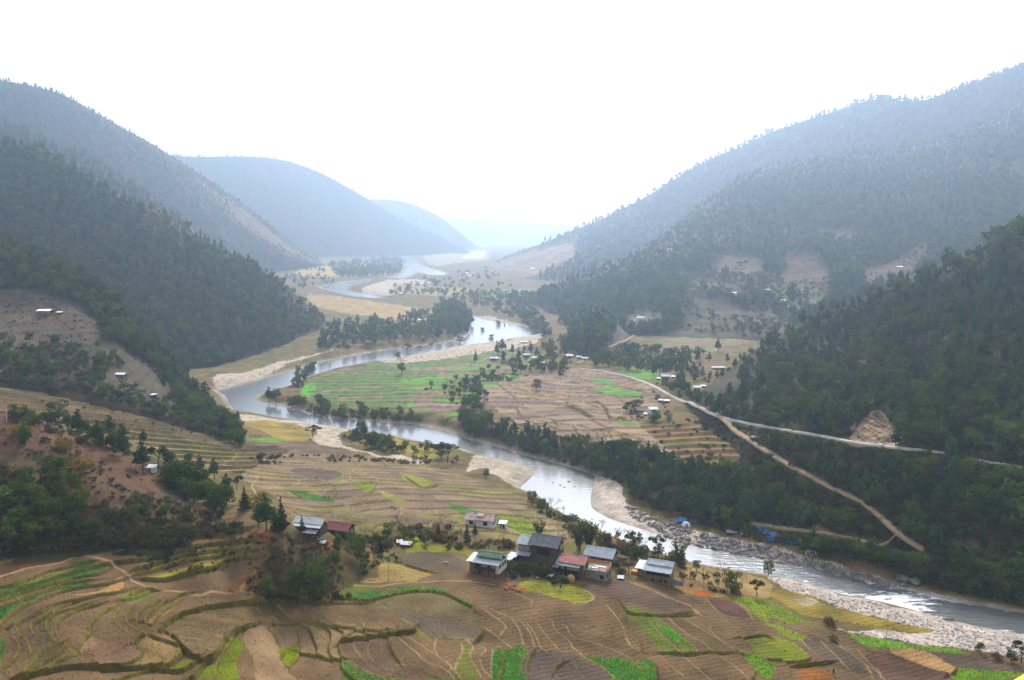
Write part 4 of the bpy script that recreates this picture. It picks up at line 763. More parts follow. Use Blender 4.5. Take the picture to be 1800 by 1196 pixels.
def proto(kind, seed, near):
    r = np.random.default_rng(seed)
    if kind == 'pine':
        H0 = r.uniform(0.22, 0.34); L = []
        for i in range(15 if near else 11):
            t = i / (14 if near else 10); z = H0 + (0.94 - H0) * t
            R = (0.23 * (1 - t) ** 0.62 + 0.035) * (0.75 + 0.25 * math.sin(min(1, t * 5) * math.pi / 2))
            a = i * 2.4 + r.uniform(-.5, .5); o = R * r.uniform(0.35, 0.8)
            L.append((o * math.cos(a), o * math.sin(a), z, max(0.05, R * r.uniform(0.5, 0.8)), max(0.045, R * 0.36)))
        Q = lobes(r, L, 900 if near else 260, 0.026 if near else 0.046)
        T = trunk_mb(r, 0.9, 0.017, [l[:3] for l in L[:6]], 0.008)
    elif kind == 'conifer':
        L = [((0.19 * (1 - t)) * 0.6 * math.cos(i * 2.4), (0.19 * (1 - t)) * 0.6 * math.sin(i * 2.4), 0.08 + 0.9 * t, 0.15 * (1 - t) + 0.03, 0.06) for i, t in enumerate(np.linspace(0, 1, 18))]
        Q = lobes(r, L, 700 if near else 140, 0.026 if near else 0.055); T = trunk_mb(r, 0.9, 0.016, [], 0.003)
    elif kind == 'broad':
        L = [(0, 0, 0.62, 0.24, 0.26)]
        for i in range(9):
            a = i * 2.4 + r.uniform(-.4, .4); o = r.uniform(0.16, 0.30); L.append((o * math.cos(a), o * math.sin(a), r.uniform(0.32, 0.86) - 0.3 * max(0, o - 0.22), r.uniform(0.12, 0.19), r.uniform(0.10, 0.16)))
        Q = lobes(r, L, 1200 if near else 300, 0.025 if near else 0.047, 0.7); T = trunk_mb(r, 0.45, 0.028, [l[:3] for l in L[1:7]])
    elif kind == 'open':          # umbrella like crown with sky showing between the limbs
        L = []
        for i in range(8):
            a = i * 2.4 + r.uniform(-.4, .4); o = r.uniform(0.12, 0.42); L.append((o * math.cos(a), o * math.sin(a), 0.86 - 0.5 * o + r.uniform(-.08, .06), r.uniform(0.10, 0.17), r.uniform(0.06, 0.1)))
        Q = lobes(r, L, 620 if near else 150, 0.026 if near else 0.05, 0.5); T = trunk_mb(r, 0.48, 0.024, [l[:3] for l in L], 0.05)
    elif kind == 'bush':
        L = [(0, 0, 0.38, 0.5, 0.42)]
        for i in range(6): a = i * 2.4 + r.uniform(-.4, .4); o = r.uniform(0.25, 0.55); L.append((o * math.cos(a), o * math.sin(a), r.uniform(0.2, 0.7), r.uniform(0.22, 0.34), r.uniform(0.2, 0.3)))
        Q = lobes(r, L, 420 if near else 120, 0.052 if near else 0.098, 0.7); T = trunk_mb(r, 0.3, 0.03, [l[:3] for l in L[1:4]])
    elif kind == 'bamboo':
        T = MB(); C = []
        for i in range(16):
            a = r.uniform(0, 6.28); o = r.uniform(0, 0.09); b = r.uniform(0.1, 0.3); p = [(o * math.cos(a) + b * math.cos(a) * t ** 2.2, o * math.sin(a) + b * math.sin(a) * t ** 2.2, r.uniform(0.93, 1.0) * (t - 0.22 * max(0, t - 0.7)) - 0.02) for t in np.linspace(0, 1, 6)]
            T.tube(p, [0.009 * (1 - 0.8 * t) for t in np.linspace(0, 1, 6)], 4, cap=False)
            P = np.array(p)
            for t in r.uniform(0.22, 1.0, 42 if near else 14): C.append([np.interp(t, np.linspace(0, 1, 6), P[:, j]) for j in range(3)])
        C = np.array(C) + r.normal(0, 0.035, (len(C), 3)); Q = leaf_quads(C, np.array([0, 0, .4]) + 0 * C, 0.03 if near else 0.05, r)
    elif kind == 'bare':
        T = MB(); C = []
        def grow(p, d, l, w, n):
            q = p + d * l; T.tube([p, (p + q) / 2 + r.normal(0, 0.04, 3) * l, q], [w, w * 0.8, w * 0.55], 4 if n > 1 else 3, cap=False)
            if n == 0: C.append(q); return
            for _ in range(3): e = d + r.normal(0, 0.5, 3) + [0, 0, 0.12]; grow(q, e / np.linalg.norm(e), l * r.uniform(0.62, 0.82), w * 0.55, n - 1)
        grow(np.array([0, 0, -0.02]), np.array([0.03, 0.02, 1.0]), 0.34, 0.022, 4 if near else 3)
        C = np.array(C); C = np.repeat(C, 2, 0) + r.normal(0, 0.03, (2 * len(C), 3)); Q = leaf_quads(C, np.array([0, 0, .4]) + 0 * C, 0.017 if near else 0.026, r, aspect=0.35)
    return T, Q
BARK = noisy('bark', (0.055, 0.042, 0.032), (0.10, 0.08, 0.06), 8.0)
LEAF = {'pine': foliage_mat('pine_needles', (0.016, 0.052, 0.022), (0.095, 0.155, 0.032), 0.28, 3), 'conifer': foliage_mat('fir_needles', (0.012, 0.028, 0.014), (0.03, 0.05, 0.02), 0.15, 3),
        'broad': foliage_mat('broad_leaves', (0.018, 0.055, 0.014), (0.115, 0.165, 0.026), 0.32, 3), 'open': foliage_mat('crown_leaves', (0.014, 0.032, 0.012), (0.04, 0.06, 0.018), 0.25, 3),
        'bush': foliage_mat('shrub_leaves', (0.03, 0.038, 0.014), (0.115, 0.092, 0.034), 0.2, 2), 'bamboo': foliage_mat('bamboo_leaves', (0.06, 0.075, 0.014), (0.15, 0.14, 0.025), 0.35, 3),
        'bare': foliage_mat('dry_twigs', (0.10, 0.072, 0.055), (0.17, 0.12, 0.09), 0.1, 3), 'yellow': foliage_mat('yellow_leaves', (0.16, 0.11, 0.012), (0.24, 0.17, 0.02), 0.35, 3), 'rust': foliage_mat('rusty_leaves', (0.17, 0.075, 0.02), (0.22, 0.13, 0.03), 0.3, 3),
        'lime': foliage_mat('lime_leaves', (0.06, 0.10, 0.012), (0.12, 0.16, 0.018), 0.35, 3)}
BASEKIND = {'yellow': 'bush', 'rust': 'bush', 'lime': 'broad'}
NVAR = {'pine': 5, 'conifer': 2, 'broad': 5, 'open': 3, 'bush': 4, 'bamboo': 2, 'bare': 3, 'yellow': 2, 'rust': 2, 'lime': 2}
NEAR = {}
for kd, nv in NVAR.items():
    NEAR[kd] = []
    for i in range(nv):
        T, Q = proto(BASEKIND.get(kd, kd), 100 + 13 * i + 7 * len(kd), True)
        NEAR[kd].append((T.mesh(kd + '_trunk', BARK, True), quads_mesh(kd + '_crown', Q, LEAF[kd])))
FARCOL = {}
def far_proto(kd, n):
    c = bpy.data.collections.new('far_' + kd)          # library of shapes for the far woods, not part of the scene itself
    for i in range(n):
        T, Q = proto(BASEKIND.get(kd, kd), 900 + 31 * i + len(kd), False)
        V = np.vstack(T.v + [Q]); fs = [np.vstack(T.f4)]; nt4 = len(fs[0]); q = np.arange(len(Q)).reshape(-1, 4) + T.n
        me = mesh_np('far_' + kd, V, [np.vstack([fs[0], q])], [BARK, LEAF[kd]], fmat=np.r_[np.zeros(nt4), np.ones(len(q))])
        o = bpy.data.objects.new('far_tree', me); c.objects.link(o)
    return c
def scatter_group(coll, n):
    g = bpy.data.node_groups.new('plant_wood', 'GeometryNodeTree')
    g.interface.new_socket('Geometry', in_out='INPUT', socket_type='NodeSocketGeometry'); g.interface.new_socket('Geometry', in_out='OUTPUT', socket_type='NodeSocketGeometry')
    N = g.nodes.new; L = g.links.new
    i = N('NodeGroupInput'); o = N('NodeGroupOutput'); ip = N('GeometryNodeInstanceOnPoints'); ci = N('GeometryNodeCollectionInfo')
    ci.inputs['Collection'].default_value = coll; ci.inputs['Separate Children'].default_value = True; ci.inputs['Reset Children'].default_value = True
    def attr(nm, tp): a = N('GeometryNodeInputNamedAttribute'); a.data_type = tp; a.inputs['Name'].default_value = nm; return [s for s in a.outputs if s.enabled][0]
    ip.inputs['Pick Instance'].default_value = True
    L(i.outputs[0], ip.inputs['Points']); L(ci.outputs[0], ip.inputs['Instance']); L(attr('pick', 'INT'), ip.inputs['Instance Index'])
    cx = N('ShaderNodeCombineXYZ'); L(attr('turn', 'FLOAT'), cx.inputs[2]); er = N('FunctionNodeEulerToRotation'); L(cx.outputs[0], er.inputs[0]); L(er.outputs[0], ip.inputs['Rotation'])
    L(attr('size', 'FLOAT_VECTOR'), ip.inputs['Scale']); L(ip.outputs[0], o.inputs[0])
    return g
def wood(name, pts, kd, label, n=6):
    """pts: (x, y, z, height)"""
    if kd not in FARCOL: c = far_proto(kd, n); FARCOL[kd] = (scatter_group(c, n), n)
    g, n = FARCOL[kd]; P = np.array(pts); me = bpy.data.meshes.new(name); me.vertices.add(len(P)); me.vertices.foreach_set('co', P[:, :3].astype(np.float32).ravel())
    r = np.random.default_rng(len(P)); me.attributes.new('pick', 'INT', 'POINT').data.foreach_set('value', r.integers(0, n, len(P)).astype(np.int32))
    me.attributes.new('turn', 'FLOAT', 'POINT').data.foreach_set('value', r.uniform(0, 6.28, len(P)).astype(np.float32))
    w = r.uniform(0.8, 1.25, len(P)); me.attributes.new('size', 'FLOAT_VECTOR', 'POINT').data.foreach_set('vector', (P[:, 3:4] * np.stack([w, w, w * 0 + 1], 1)).astype(np.float32).ravel())
    o = link(name, me, kind='stuff', label=label); md = o.modifiers.new('wood', 'NODES'); md.node_group = g
    return o
PARTS = {'pine': ('pine_tree', 'pine'), 'conifer': ('fir_tree', 'tree'), 'broad': ('broadleaf_tree', 'tree'), 'open': ('spreading_tree', 'tree'), 'bush': ('shrub', 'shrub'), 'bamboo': ('bamboo_clump', 'bamboo'),
         'bare': ('bare_tree', 'tree'), 'yellow': ('yellow_shrub', 'shrub'), 'rust': ('rusty_shrub', 'shrub'), 'lime': ('lime_tree', 'tree')}
def plant(kd, p, h, label, group=None, wide=1.0):
    nm, cat = PARTS[kd]; v = random.randrange(NVAR[kd]); T, Q = NEAR[kd][v]
    o = link(nm, None, label=label, cat=cat, group=group, loc=p, rotz=random.uniform(0, 6.28), scale=(h * wide, h * wide, h))
    link('stem' if BASEKIND.get(kd, kd) in ('bush', 'bamboo') else 'trunk', T, o); link('crown', Q, o)
    return o

# ------------------------------------------------------------------ where the woods stand, read per surface
def lattice(poly, du, dv, r):
    p = np.array(poly, float); lo, hi = p.min(0), p.max(0); U, V = np.meshgrid(np.arange(lo[0], hi[0], du), np.arange(lo[1], hi[1], dv))
    U = U + (np.arange(U.shape[0]) % 2)[:, None] * du / 2 + r.uniform(-.55, .55, U.shape) * du; V = V + r.uniform(-.55, .55, V.shape) * dv
    k = in_poly(U.ravel(), V.ravel(), poly); return U.ravel()[k], V.ravel()[k]
ALL = {}      # kind -> [(x, y, z, height, px height, wood name)]
WOODLAB = {}
ROADS = {'up': [(1010,648),(1060,653),(1110,665),(1150,680),(1175,694),(1200,706),(1235,719),(1255,730),(1300,742),(1350,751),(1400,760),(1450,768),(1500,778),(1545,785),(1600,790),(1650,796),(1700,806),(1750,815),(1800,823),(1860,832)],
         'low': [(1255,730),(1290,757),(1320,776),(1350,795),(1390,820),(1430,841),(1470,862),(1500,876),(1530,894),(1555,915),(1575,935),(1600,953),(1622,965),(1632,972)],
         'camp': [(1622,966),(1590,967),(1560,963),(1520,954),(1490,945),(1450,938),(1400,932),(1350,925),(1320,920)],
         'side': [(1240,832),(1275,845),(1300,858),(1330,872),(1370,880),(1400,884)], 'spur': [(1370,880),(1358,892),(1345,905)],
         'ham': [(1015,640),(1040,628),(1070,612),(1100,600),(1115,590)]}
RPX = {k: smooth_line(v, 4) for k, v in ROADS.items()}
KEEP = [(860,1010,32),(945,994,42),(1004,1014,28),(1046,1018,24),(1055,990,32),(1152,1022,40),(844,926,28),(884,928,9),(540,934,34),(592,938,26),(900,986,12),(712,961,14),(966,1016,9),(77,556,20),(211,665,14),(1149,727,14),(1170,668,16),(1228,686,14),(1262,650,16),(1327,773,9),
 (868,634,14),(926,630,10),(942,634,14),(954,641,8),(1001,631,12),(1020,631,14),(1126,566,14),(1311,483,14),(1262,487,7),(1291,519,9),(1347,514,11),(1376,532,11),(1582,472,9),(1178,443,8),(972,441,7),(936,475,7),(828,484,14),(583,462,12),(1206,924,10),(1239,918,8),(1287,941,10),(1350,945,22),(1386,957,10),(1426,977,10),(1540,788,48),(263,829,9),(1198,921,9)]
def sight(u, v):
    """height in px a plant based at this pixel may have"""
    m = 1e9
    for nm in ('up', 'low', 'camp'):
        rd = RPX[nm]
        if rd[:, 0].min() - 4 < u < rd[:, 0].max() + 4:
            o = np.argsort(rd[:, 0]); rvv = np.interp(u, rd[o, 0], rd[o, 1])
            if 0 < v - rvv < 70 and random.random() < 0.96: m = min(m, v - rvv - 2)
    for a, b, w in KEEP:
        if abs(u - a) < w and 0 <= v - b < 45: m = min(m, v - b + 5)
    return m
def scat(key, surf, poly, du, dv, mix, hlo, hhi, label, excl=(), thr=0.0, nsc=0.02, seed=1, rw=5, up=7):
    r = np.random.default_rng(seed); U, V = lattice(poly, du, dv, r); keep = np.ones(len(U), bool)
    for e in excl: keep &= ~in_poly(U + r.normal(0, 3, len(U)), V + r.normal(0, 3, len(U)), e)
    for nm, rd in RPX.items():
        k = np.where(keep)[0]; w = 2.5 if nm in ('side', 'spur', 'ham') else rw
        d = np.min(np.hypot(U[k][:, None] - rd[None, :, 0], (V[k][:, None] - rd[None, :, 1] - w * 0.6) * 0.9), 1); keep[k[d < w]] = False
    kinds = [m[0] for m in mix]; pr = np.array([m[1] for m in mix]); pr = pr / pr.sum()
    for u, v in zip(U[keep], V[keep]):
        p, nm = hit(u, v)
        if p is None or (surf and nm not in surf): continue
        if thr and fbm(np.array([p.x * nsc]), np.array([p.y * nsc]), 91 + seed, 3)[0] < thr: continue
        kd = kinds[r.choice(len(kinds), p=pr)]
        zn = fbm(np.array([p.x * 0.016]), np.array([p.y * 0.016]), 33, 3)[0]; hz_ = 0.72 + 0.46 * fbm(np.array([p.x * 0.03]), np.array([p.y * 0.03]), 44, 3)[0]      # stands differ in kind and age
        if kd in ('pine', 'broad') and 'pine' in kinds and 'broad' in kinds: kd = 'broad' if zn > 0.58 else 'pine' if zn < 0.43 else kd
        h = r.uniform(hlo, hhi) * (0.45 if BASEKIND.get(kd, kd) == 'bush' else 1.0) * (0.62 + 0.7 * r.random() ** 1.4) * hz_
        D = (p - Vector((0, 0, CAMZ))).length; lim = sight(u, v) * D / F      # keep the view of roads and houses open, as it is there
        if h > lim:
            if lim < 1.2: continue
            h = lim
            if kd in ('pine', 'broad') and h < 3.2: kd = 'bush'
        ALL.setdefault(kd, []).append((p.x, p.y, p.z - 0.15, h, h * F / D, key))
    WOODLAB[key] = label
FULL = [(-190, -20), (2030, -20), (2030, 1230), (-190, 1230)]
BETW = [(1260,735),(1400,764),(1500,781),(1610,793),(1640,800),(1650,900),(1640,965),(1560,915),(1500,872),(1400,818),(1300,757)]
scat('R1', ('R1',), BETW, 8.5, 5.5, [('bush', .75), ('broad', .32), ('pine', .12), ('bare', .05)], 4, 8, '', thr=0.3, nsc=0.03, seed=60)
scat('fringe', ('floor', 'K', 'R2'), [(885,612),(990,608),(1012,636),(990,660),(900,658),(858,642)], 11, 6, [('broad', .7), ('pine', .2), ('bare', .2), ('bush', .3)], 7, 12, '', thr=0.36, nsc=0.04, seed=61)
scat('R1', ('R1',), FULL, 10.5, 7.0, [('pine', .66), ('broad', .26), ('bush', .3), ('bare', .08), ('yellow', .012), ('lime', .012)], 6, 11, 'dark pine forest covering the near right hillside',
     excl=[[(1494,768),(1504,746),(1528,725),(1548,721),(1564,737),(1580,762),(1588,786),(1540,788),(1496,782)], [(1600,905),(1700,915),(1860,960),(1860,1040),(1750,1010),(1620,965)], BETW, [(1205,722),(1250,734),(1320,782),(1400,828),(1500,882),(1560,922),(1620,968),(1640,1100),(1200,1100)], [(1230,660),(1300,640),(1300,690),(1260,720),(1215,720)]], seed=1)
scat('R1', ('R1', 'floor'), [(1590,895),(1700,905),(1860,950),(1860,1050),(1750,1020),(1620,972)], 8, 5, [('bush', .9), ('broad', .08), ('lime', .01)], 4, 7, 'dark pine forest covering the near right hillside', seed=2)
scat('R1', ('R1', 'floor'), [(1440,955),(1560,975),(1640,985),(1750,1022),(1860,1050),(1860,1085),(1800,1066),(1680,1042),(1600,1018),(1500,985),(1440,972)], 9, 5, [('broad', .7), ('bush', .4), ('bare', .05)], 5.5, 8.5, 'dark pine forest covering the near right hillside', seed=3)
scat('slope', ('R1', 'floor'), [(1130,745),(1250,735),(1300,765),(1400,828),(1500,882),(1600,958),(1480,940),(1380,920),(1320,880),(1250,830),(1190,800)], 10, 6.5, [('bush', .75), ('broad', .25), ('bare', .06), ('yellow', .02)], 4.5, 8, 'scrub on the slope below the dirt road', excl=[SURF['plat'], SURF['rscrub']], thr=0.22, nsc=0.03, seed=4)
scat('belt', ('floor', 'R1'), [(806,742),(850,742),(900,756),(960,768),(1060,788),(1160,808),(1260,832),(1330,862),(1420,900),(1440,958),(1400,962),(1330,950),(1270,935),(1190,910),(1150,897),(1112,880),(1105,858),(1052,834),(960,806),(880,781),(815,763)], 8.5, 6.0,
     [('broad', .72), ('pine', .22), ('bush', .3), ('lime', .012), ('bare', .05)], 5.5, 10, 'dense riverside wood below the fields', excl=[[(1140,875),(1200,855),(1215,868),(1160,885)]], seed=5)
scat('H3', ('H3',), FULL, 6.4, 4.5, [('pine', .7), ('broad', .3), ('bare', .16), ('bush', .1)], 6.5, 11.5, 'dense pine forest on the dark left hillside', thr=0.22, nsc=0.012, seed=6)
scat('H2', ('H2',), [(-60,380),(60,430),(180,500),(300,620),(420,740),(430,800),(330,745),(270,650),(190,590),(140,535),(60,510),(-60,515)], 8.5, 5.5, [('pine', .75), ('broad', .2), ('bush', .2)], 6.5, 10, 'young pines along the left ridge', seed=7)
scat('H2', ('H2',), [(-60,505),(300,620),(430,800),(330,760),(200,708),(-60,672)], 9, 6, [('bush', .7), ('broad', .3), ('bare', .1)], 4, 7.5, 'young pines along the left ridge', excl=[[(-60,512),(50,515),(120,530),(185,575),(180,605),(120,606),(-60,606)], [(185,650),(265,650),(262,700),(250,690),(200,690)]], thr=0.40, nsc=0.035, seed=8)
scat('H2', ('H2', 'floor'), [(330,690),(400,730),(430,765),(425,790),(380,775),(300,735)], 9, 6, [('bush', .5), ('broad', .5)], 5, 8, 'young pines along the left ridge', seed=9)
scat('H3b', ('H3b',), FULL, 7, 4.5, [('pine', 1)], 10, 16, 'bluish woods on the ridge behind', seed=10)
scat('H4', ('H4',), FULL, 4.2, 3.2, [('pine', 1)], 6, 11, 'hazy woods on the tall left mountain', excl=[[(380,345),(430,375),(520,440),(545,455),(500,440),(420,390)]], thr=0.12, nsc=0.006, seed=11)
scat('H5', ('H5',), FULL, 4.5, 3.4, [('pine', 1)], 9, 15, 'faint woods on the pale mountain', seed=12)
scat('R3', ('R3',), FULL, 4.8, 3.5, [('pine', .9), ('broad', .1)], 9, 19, 'hazy pine woods on the far right ridge', excl=[[(850,475),(900,450),(960,430),(1015,420),(1010,455),(960,485),(900,505)]], thr=0.2, nsc=0.006, seed=13)
scat('R2', ('R2',), FULL, 6.0, 4.2, [('pine', .62), ('broad', .36), ('bare', .04), ('bush', .06)], 8, 13, 'blue green forest on the middle right hillside', 
     excl=[[(1382,450),(1440,445),(1458,490),(1465,520),(1450,540),(1400,545),(1350,535),(1345,500),(1375,495)], [(1268,445),(1335,450),(1350,492),(1290,500),(1245,475)], [(1520,475),(1560,462),(1600,440),(1645,415),(1625,455),(1600,485),(1520,505)], [(1098,552),(1170,542),(1165,572),(1105,577)], [(1200,505),(1290,535),(1390,555),(1400,600),(1250,612),(1150,602),(1190,575)], [(1180,480),(1240,480),(1300,500),(1400,500),(1400,545),(1320,530),(1230,520)]], thr=0.18, nsc=0.008, seed=14)
scat('R2', ('R2',), [(1150,480),(1300,480),(1450,510),(1400,600),(1150,605),(1120,580)], 11, 7, [('broad', .6), ('bush', .5), ('bare', .1)], 7, 11, 'blue green forest on the middle right hillside', thr=0.47, nsc=0.02, seed=15)
scat('K', ('K',), [(960,610),(1045,520),(1075,545),(1085,580),(1062,625),(1000,640)], 7.5, 4.6, [('pine', .6), ('broad', .4)], 8, 12, 'dark trees on the wooded knoll', seed=16)
scat('K', ('K', 'floor', 'R2'), [(1040,625),(1100,612),(1170,622),(1200,630),(1200,650),(1150,655),(1080,650),(1035,645)], 9, 5, [('broad', .9), ('bare', .1)], 7, 10, 'dark trees on the wooded knoll', seed=17)
scat('spit', ('floor', 'H3'), [(560,575),(640,572),(700,560),(760,545),(800,538),(825,555),(826,585),(800,594),(700,604),(600,614),(560,620)], 9, 4.6, [('broad', .65), ('pine', .35), ('bush', .1)], 8, 13, 'trees on the wooded river terrace in the bend', seed=18)
scat('spit', ('floor',), [(760,545),(800,530),(828,555),(826,585),(790,592),(770,570)], 6, 4, [('broad', .8), ('pine', .2)], 12, 17, 'trees on the wooded river terrace in the bend', seed=19)
scat('far', ('floor', 'R3', 'R2'), [(820,520),(900,512),(950,560),(970,590),(955,600),(920,570),(860,545),(800,530)], 8, 4, [('broad', 1)], 8, 12, 'far trees dotting the valley floor', seed=20)
scat('far', ('floor',), [(580,468),(650,458),(712,458),(708,478),(690,486),(600,490),(585,480)], 6, 3, [('broad', 1)], 14, 22, 'far trees dotting the valley floor', seed=21)
scat('far', ('floor', 'R3'), [(680,505),(760,490),(860,470),(900,500),(890,520),(780,525),(690,525)], 11, 5, [('broad', 1)], 8, 13, 'far trees dotting the valley floor', thr=0.42, nsc=0.01, seed=22)
scat('far', ('floor',), [(520,470),(590,462),(590,500),(530,510),(500,490)], 9, 5, [('broad', 1)], 9, 14, 'far trees dotting the valley floor', thr=0.4, nsc=0.01, seed=23)
scat('fringe', ('floor',), [(505,702),(525,708),(600,722),(690,732),(735,732),(735,744),(680,744),(600,738),(550,730),(505,716)], 11, 5.5, [('broad', .9), ('bush', .3)], 6, 9.5, 'trees fringing the river bend fields', seed=24)
scat('fringe', ('floor',), [(780,690),(830,668),(860,700),(850,720),(820,745),(800,745),(815,720),(790,705)], 10, 6, [('broad', .6), ('bush', .5)], 5, 8, 'trees fringing the river bend fields', seed=25)
scat('fringe', ('floor',), [(840,650),(900,640),(1000,645),(1010,655),(930,660),(860,680),(780,690),(720,694),(780,672)], 10, 5, [('broad', .5), ('bush', .5), ('bare', .15)], 4, 8, 'trees fringing the river bend fields', thr=0.4, nsc=0.03, seed=26)
scat('fringe', ('floor',), [(520,655),(560,640),(545,662),(525,690),(512,690)], 8, 5, [('broad', 1)], 5, 8, 'trees fringing the river bend fields', seed=27)
scat('bank', ('floor',), [(600,768),(640,758),(690,775),(700,790),(780,790),(830,812),(800,815),(720,808),(640,785)], 8, 5, [('bush', .6), ('broad', .3), ('pine', .2)], 4, 7, 'thicket on the gravel island', thr=0.38, nsc=0.04, seed=28)
scat('bank', ('floor',), [(440,805),(480,800),(640,803),(790,815),(800,822),(640,812),(450,818)], 9, 4, [('bush', 1)], 3, 5, 'thicket on the gravel island', thr=0.45, nsc=0.05, seed=29)
scat('near', ('floor', 'R1', 'R2'), [(1150,630),(1230,620),(1300,640),(1240,690),(1300,740),(1190,705),(1170,690),(1145,670)], 10, 6, [('broad', .7), ('pine', .2), ('bush', .2)], 6, 10, 'trees round the roadside houses', excl=[[(1205,640),(1275,630),(1275,655),(1255,660)], [(1210,670),(1240,670),(1245,690),(1215,690)], [(1150,655),(1190,652),(1190,672),(1150,670)]], seed=30)
scat('near', ('floor',), [(1110,705),(1150,690),(1175,715),(1185,740),(1130,745),(1100,730)], 9, 6, [('bush', .6), ('broad', .4), ('bare', .1)], 4, 8, 'trees round the roadside houses', excl=[[(1132,698),(1166,698),(1170,740),(1130,740)]], seed=31)
# near left hillside
scat('H1', ('H1', 'floor'), [(-60,820),(60,840),(130,850),(150,890),(140,960),(-60,960)], 17, 12, [('bush', .7), ('broad', .3), ('lime', .06), ('yellow', .04)], 5, 8.5, 'dark shrubs on the near left slope', seed=32)
scat('H1', ('H1', 'floor'), [(140,880),(300,880),(430,910),(420,930),(300,955),(140,962)], 12, 7, [('bush', .9), ('bare', .25), ('broad', .08)], 3.0, 6, 'dark shrubs on the near left slope', thr=0.33, nsc=0.06, seed=33)
scat('H1', ('H1',), [(-60,740),(60,745),(280,830),(280,880),(150,875),(40,800)], 14, 8, [('bush', .7), ('bare', .4)], 2.0, 4.0, 'dark shrubs on the near left slope', thr=0.40, nsc=0.06, seed=34)
scat('H1', ('H1', 'floor'), [(270,840),(330,845),(400,870),(410,900),(380,905),(300,870)], 13, 9, [('broad', .8), ('bush', .3)], 6, 9, 'dark shrubs on the near left slope', seed=35)
scat('H1', ('H1', 'floor'), [(20,725),(120,750),(230,795),(225,815),(120,770),(20,745)], 12, 8, [('bush', .6), ('broad', .4)], 4, 6.5, 'dark shrubs on the near left slope', seed=36)
scat('gully', ('floor',), [(590,985),(630,960),(700,960),(700,985),(650,1000),(640,1020),(590,1045),(560,1050),(455,1050),(430,1040),(440,1005),(480,978),(520,985)], 11, 6.5, [('bush', .8), ('bare', .3)], 2.6, 4.6, 'brown scrub in the gully by the tall dark tree', excl=[[(600,975),(630,975),(625,1030),(605,1030)]], seed=37)
scat('gully', ('floor',), [(480,940),(560,945),(600,965),(590,985),(500,985),(470,965)], 11, 6, [('bush', .8), ('bare', .3)], 2.5, 4.5, 'brown scrub in the gully by the tall dark tree', thr=0.3, nsc=0.08, seed=38)
scat('hedge', ('floor',), [(600,945),(700,940),(780,945),(830,950),(900,950),(905,970),(800,970),(760,955),(700,965),(620,965)], 10, 6, [('bush', .6), ('rust', .12), ('yellow', .12), ('bare', .3), ('lime', .05), ('broad', .12)], 3.4, 6.5, 'hedges and scrub round the village', excl=[[(815,905),(880,905),(880,942),(815,942)]], thr=0.22, nsc=0.05, seed=39)
scat('hedge', ('floor',), [(695,925),(790,928),(815,945),(800,962),(740,950),(700,945)], 10, 7, [('bush', .4), ('rust', .25), ('yellow', .2), ('bare', .4)], 4.5, 7.5, 'hedges and scrub round the village', seed=40)
scat('hedge', ('floor',), [(885,1000),(940,995),(1000,1015),(1040,1010),(985,1030),(940,1012),(890,1020)], 9, 6, [('bush', .8), ('lime', .15), ('broad', .15)], 4, 6.5, 'hedges and scrub round the village', seed=41)
scat('hedge', ('floor',), [(1085,985),(1120,970),(1110,1005),(1110,1020),(1080,1005)], 10, 7, [('bush', .7), ('bare', .2)], 4, 6, 'hedges and scrub round the village', seed=42)
scat('hedge', ('floor',), [(940,885),(985,905),(1060,938),(1100,950),(1180,985),(1230,1000),(1170,1000),(1090,975),(1000,945),(990,925),(920,888)], 11, 7, [('bush', .65), ('broad', .25), ('bare', .25), ('yellow', .05)], 4, 7, 'hedges and scrub round the village', thr=0.3, nsc=0.06, seed=43)
scat('hedge', ('floor',), [(1190,1008),(1250,1005),(1310,1020),(1300,1048),(1240,1042),(1200,1030)], 14, 8, [('bush', .6), ('bare', .4), ('lime', .08)], 3.5, 6, 'hedges and scrub round the village', thr=0.35, nsc=0.06, seed=44)
scat('verge', ('floor',), [(455,1045),(560,1052),(640,1045),(600,1057),(470,1058)], 9, 5, [('bush', .8), ('yellow', .05)], 2.4, 4, 'brown scrub in the gully by the tall dark tree', seed=45)
scat('slope2', ('floor', 'R1'), [(1400,955),(1440,950),(1470,985),(1420,975)], 9, 5, [('bush', .8), ('broad', .3)], 4, 6.5, 'scrub on the slope below the dirt road', seed=46)
WHERE = {'R1': 'on the near right hillside', 'slope': 'on the slope below the dirt road', 'belt': 'in the dense wood on the far river bank', 'H3': 'on the dark left hillside', 'H2': 'on the left hillside near the lone farmhouses', 'spit': 'on the wooded terrace in the river bend',
         'R2': 'on the middle right hillside', 'K': 'on the small knoll beside the village', 'far': 'on the far valley floor', 'fringe': 'round the river bend fields', 'bank': 'on the gravel island', 'near': 'round the roadside houses', 'H1': 'on the near left slope', 'gully': 'in the gully by the big dark tree',
         'hedge': 'around the village houses', 'verge': 'at the gully edge', 'slope2': 'beside the camp by the river', 'H4': 'on the tall left mountain', 'R3': 'on the far right ridge', 'H3b': 'on the ridge behind', 'H5': 'on the pale mountain'}
LOOK = {'pine': 'dark green pine', 'broad': 'dark round leafy tree', 'bush': 'low olive shrub', 'bare': 'leafless greyish brown tree', 'yellow': 'yellow leaved shrub', 'rust': 'rust coloured shrub', 'lime': 'light green leafy tree'}
scat('scrubfield', ('floor',), [(1120,745),(1180,740),(1250,755),(1300,790),(1290,830),(1200,812)], 16, 9, [('bush', .9), ('bare', .3)], 3.0, 6, '', thr=0.42, nsc=0.08, seed=50)
scat('H1', ('H1', 'floor'), [(-60,940),(100,930),(300,930),(420,915),(440,935),(300,958),(100,975),(-60,985)], 11, 5, [('bush', 1), ('bare', .15)], 2.4, 4.5, 'dark shrubs on the near left slope', thr=0.36, nsc=0.08, seed=51)
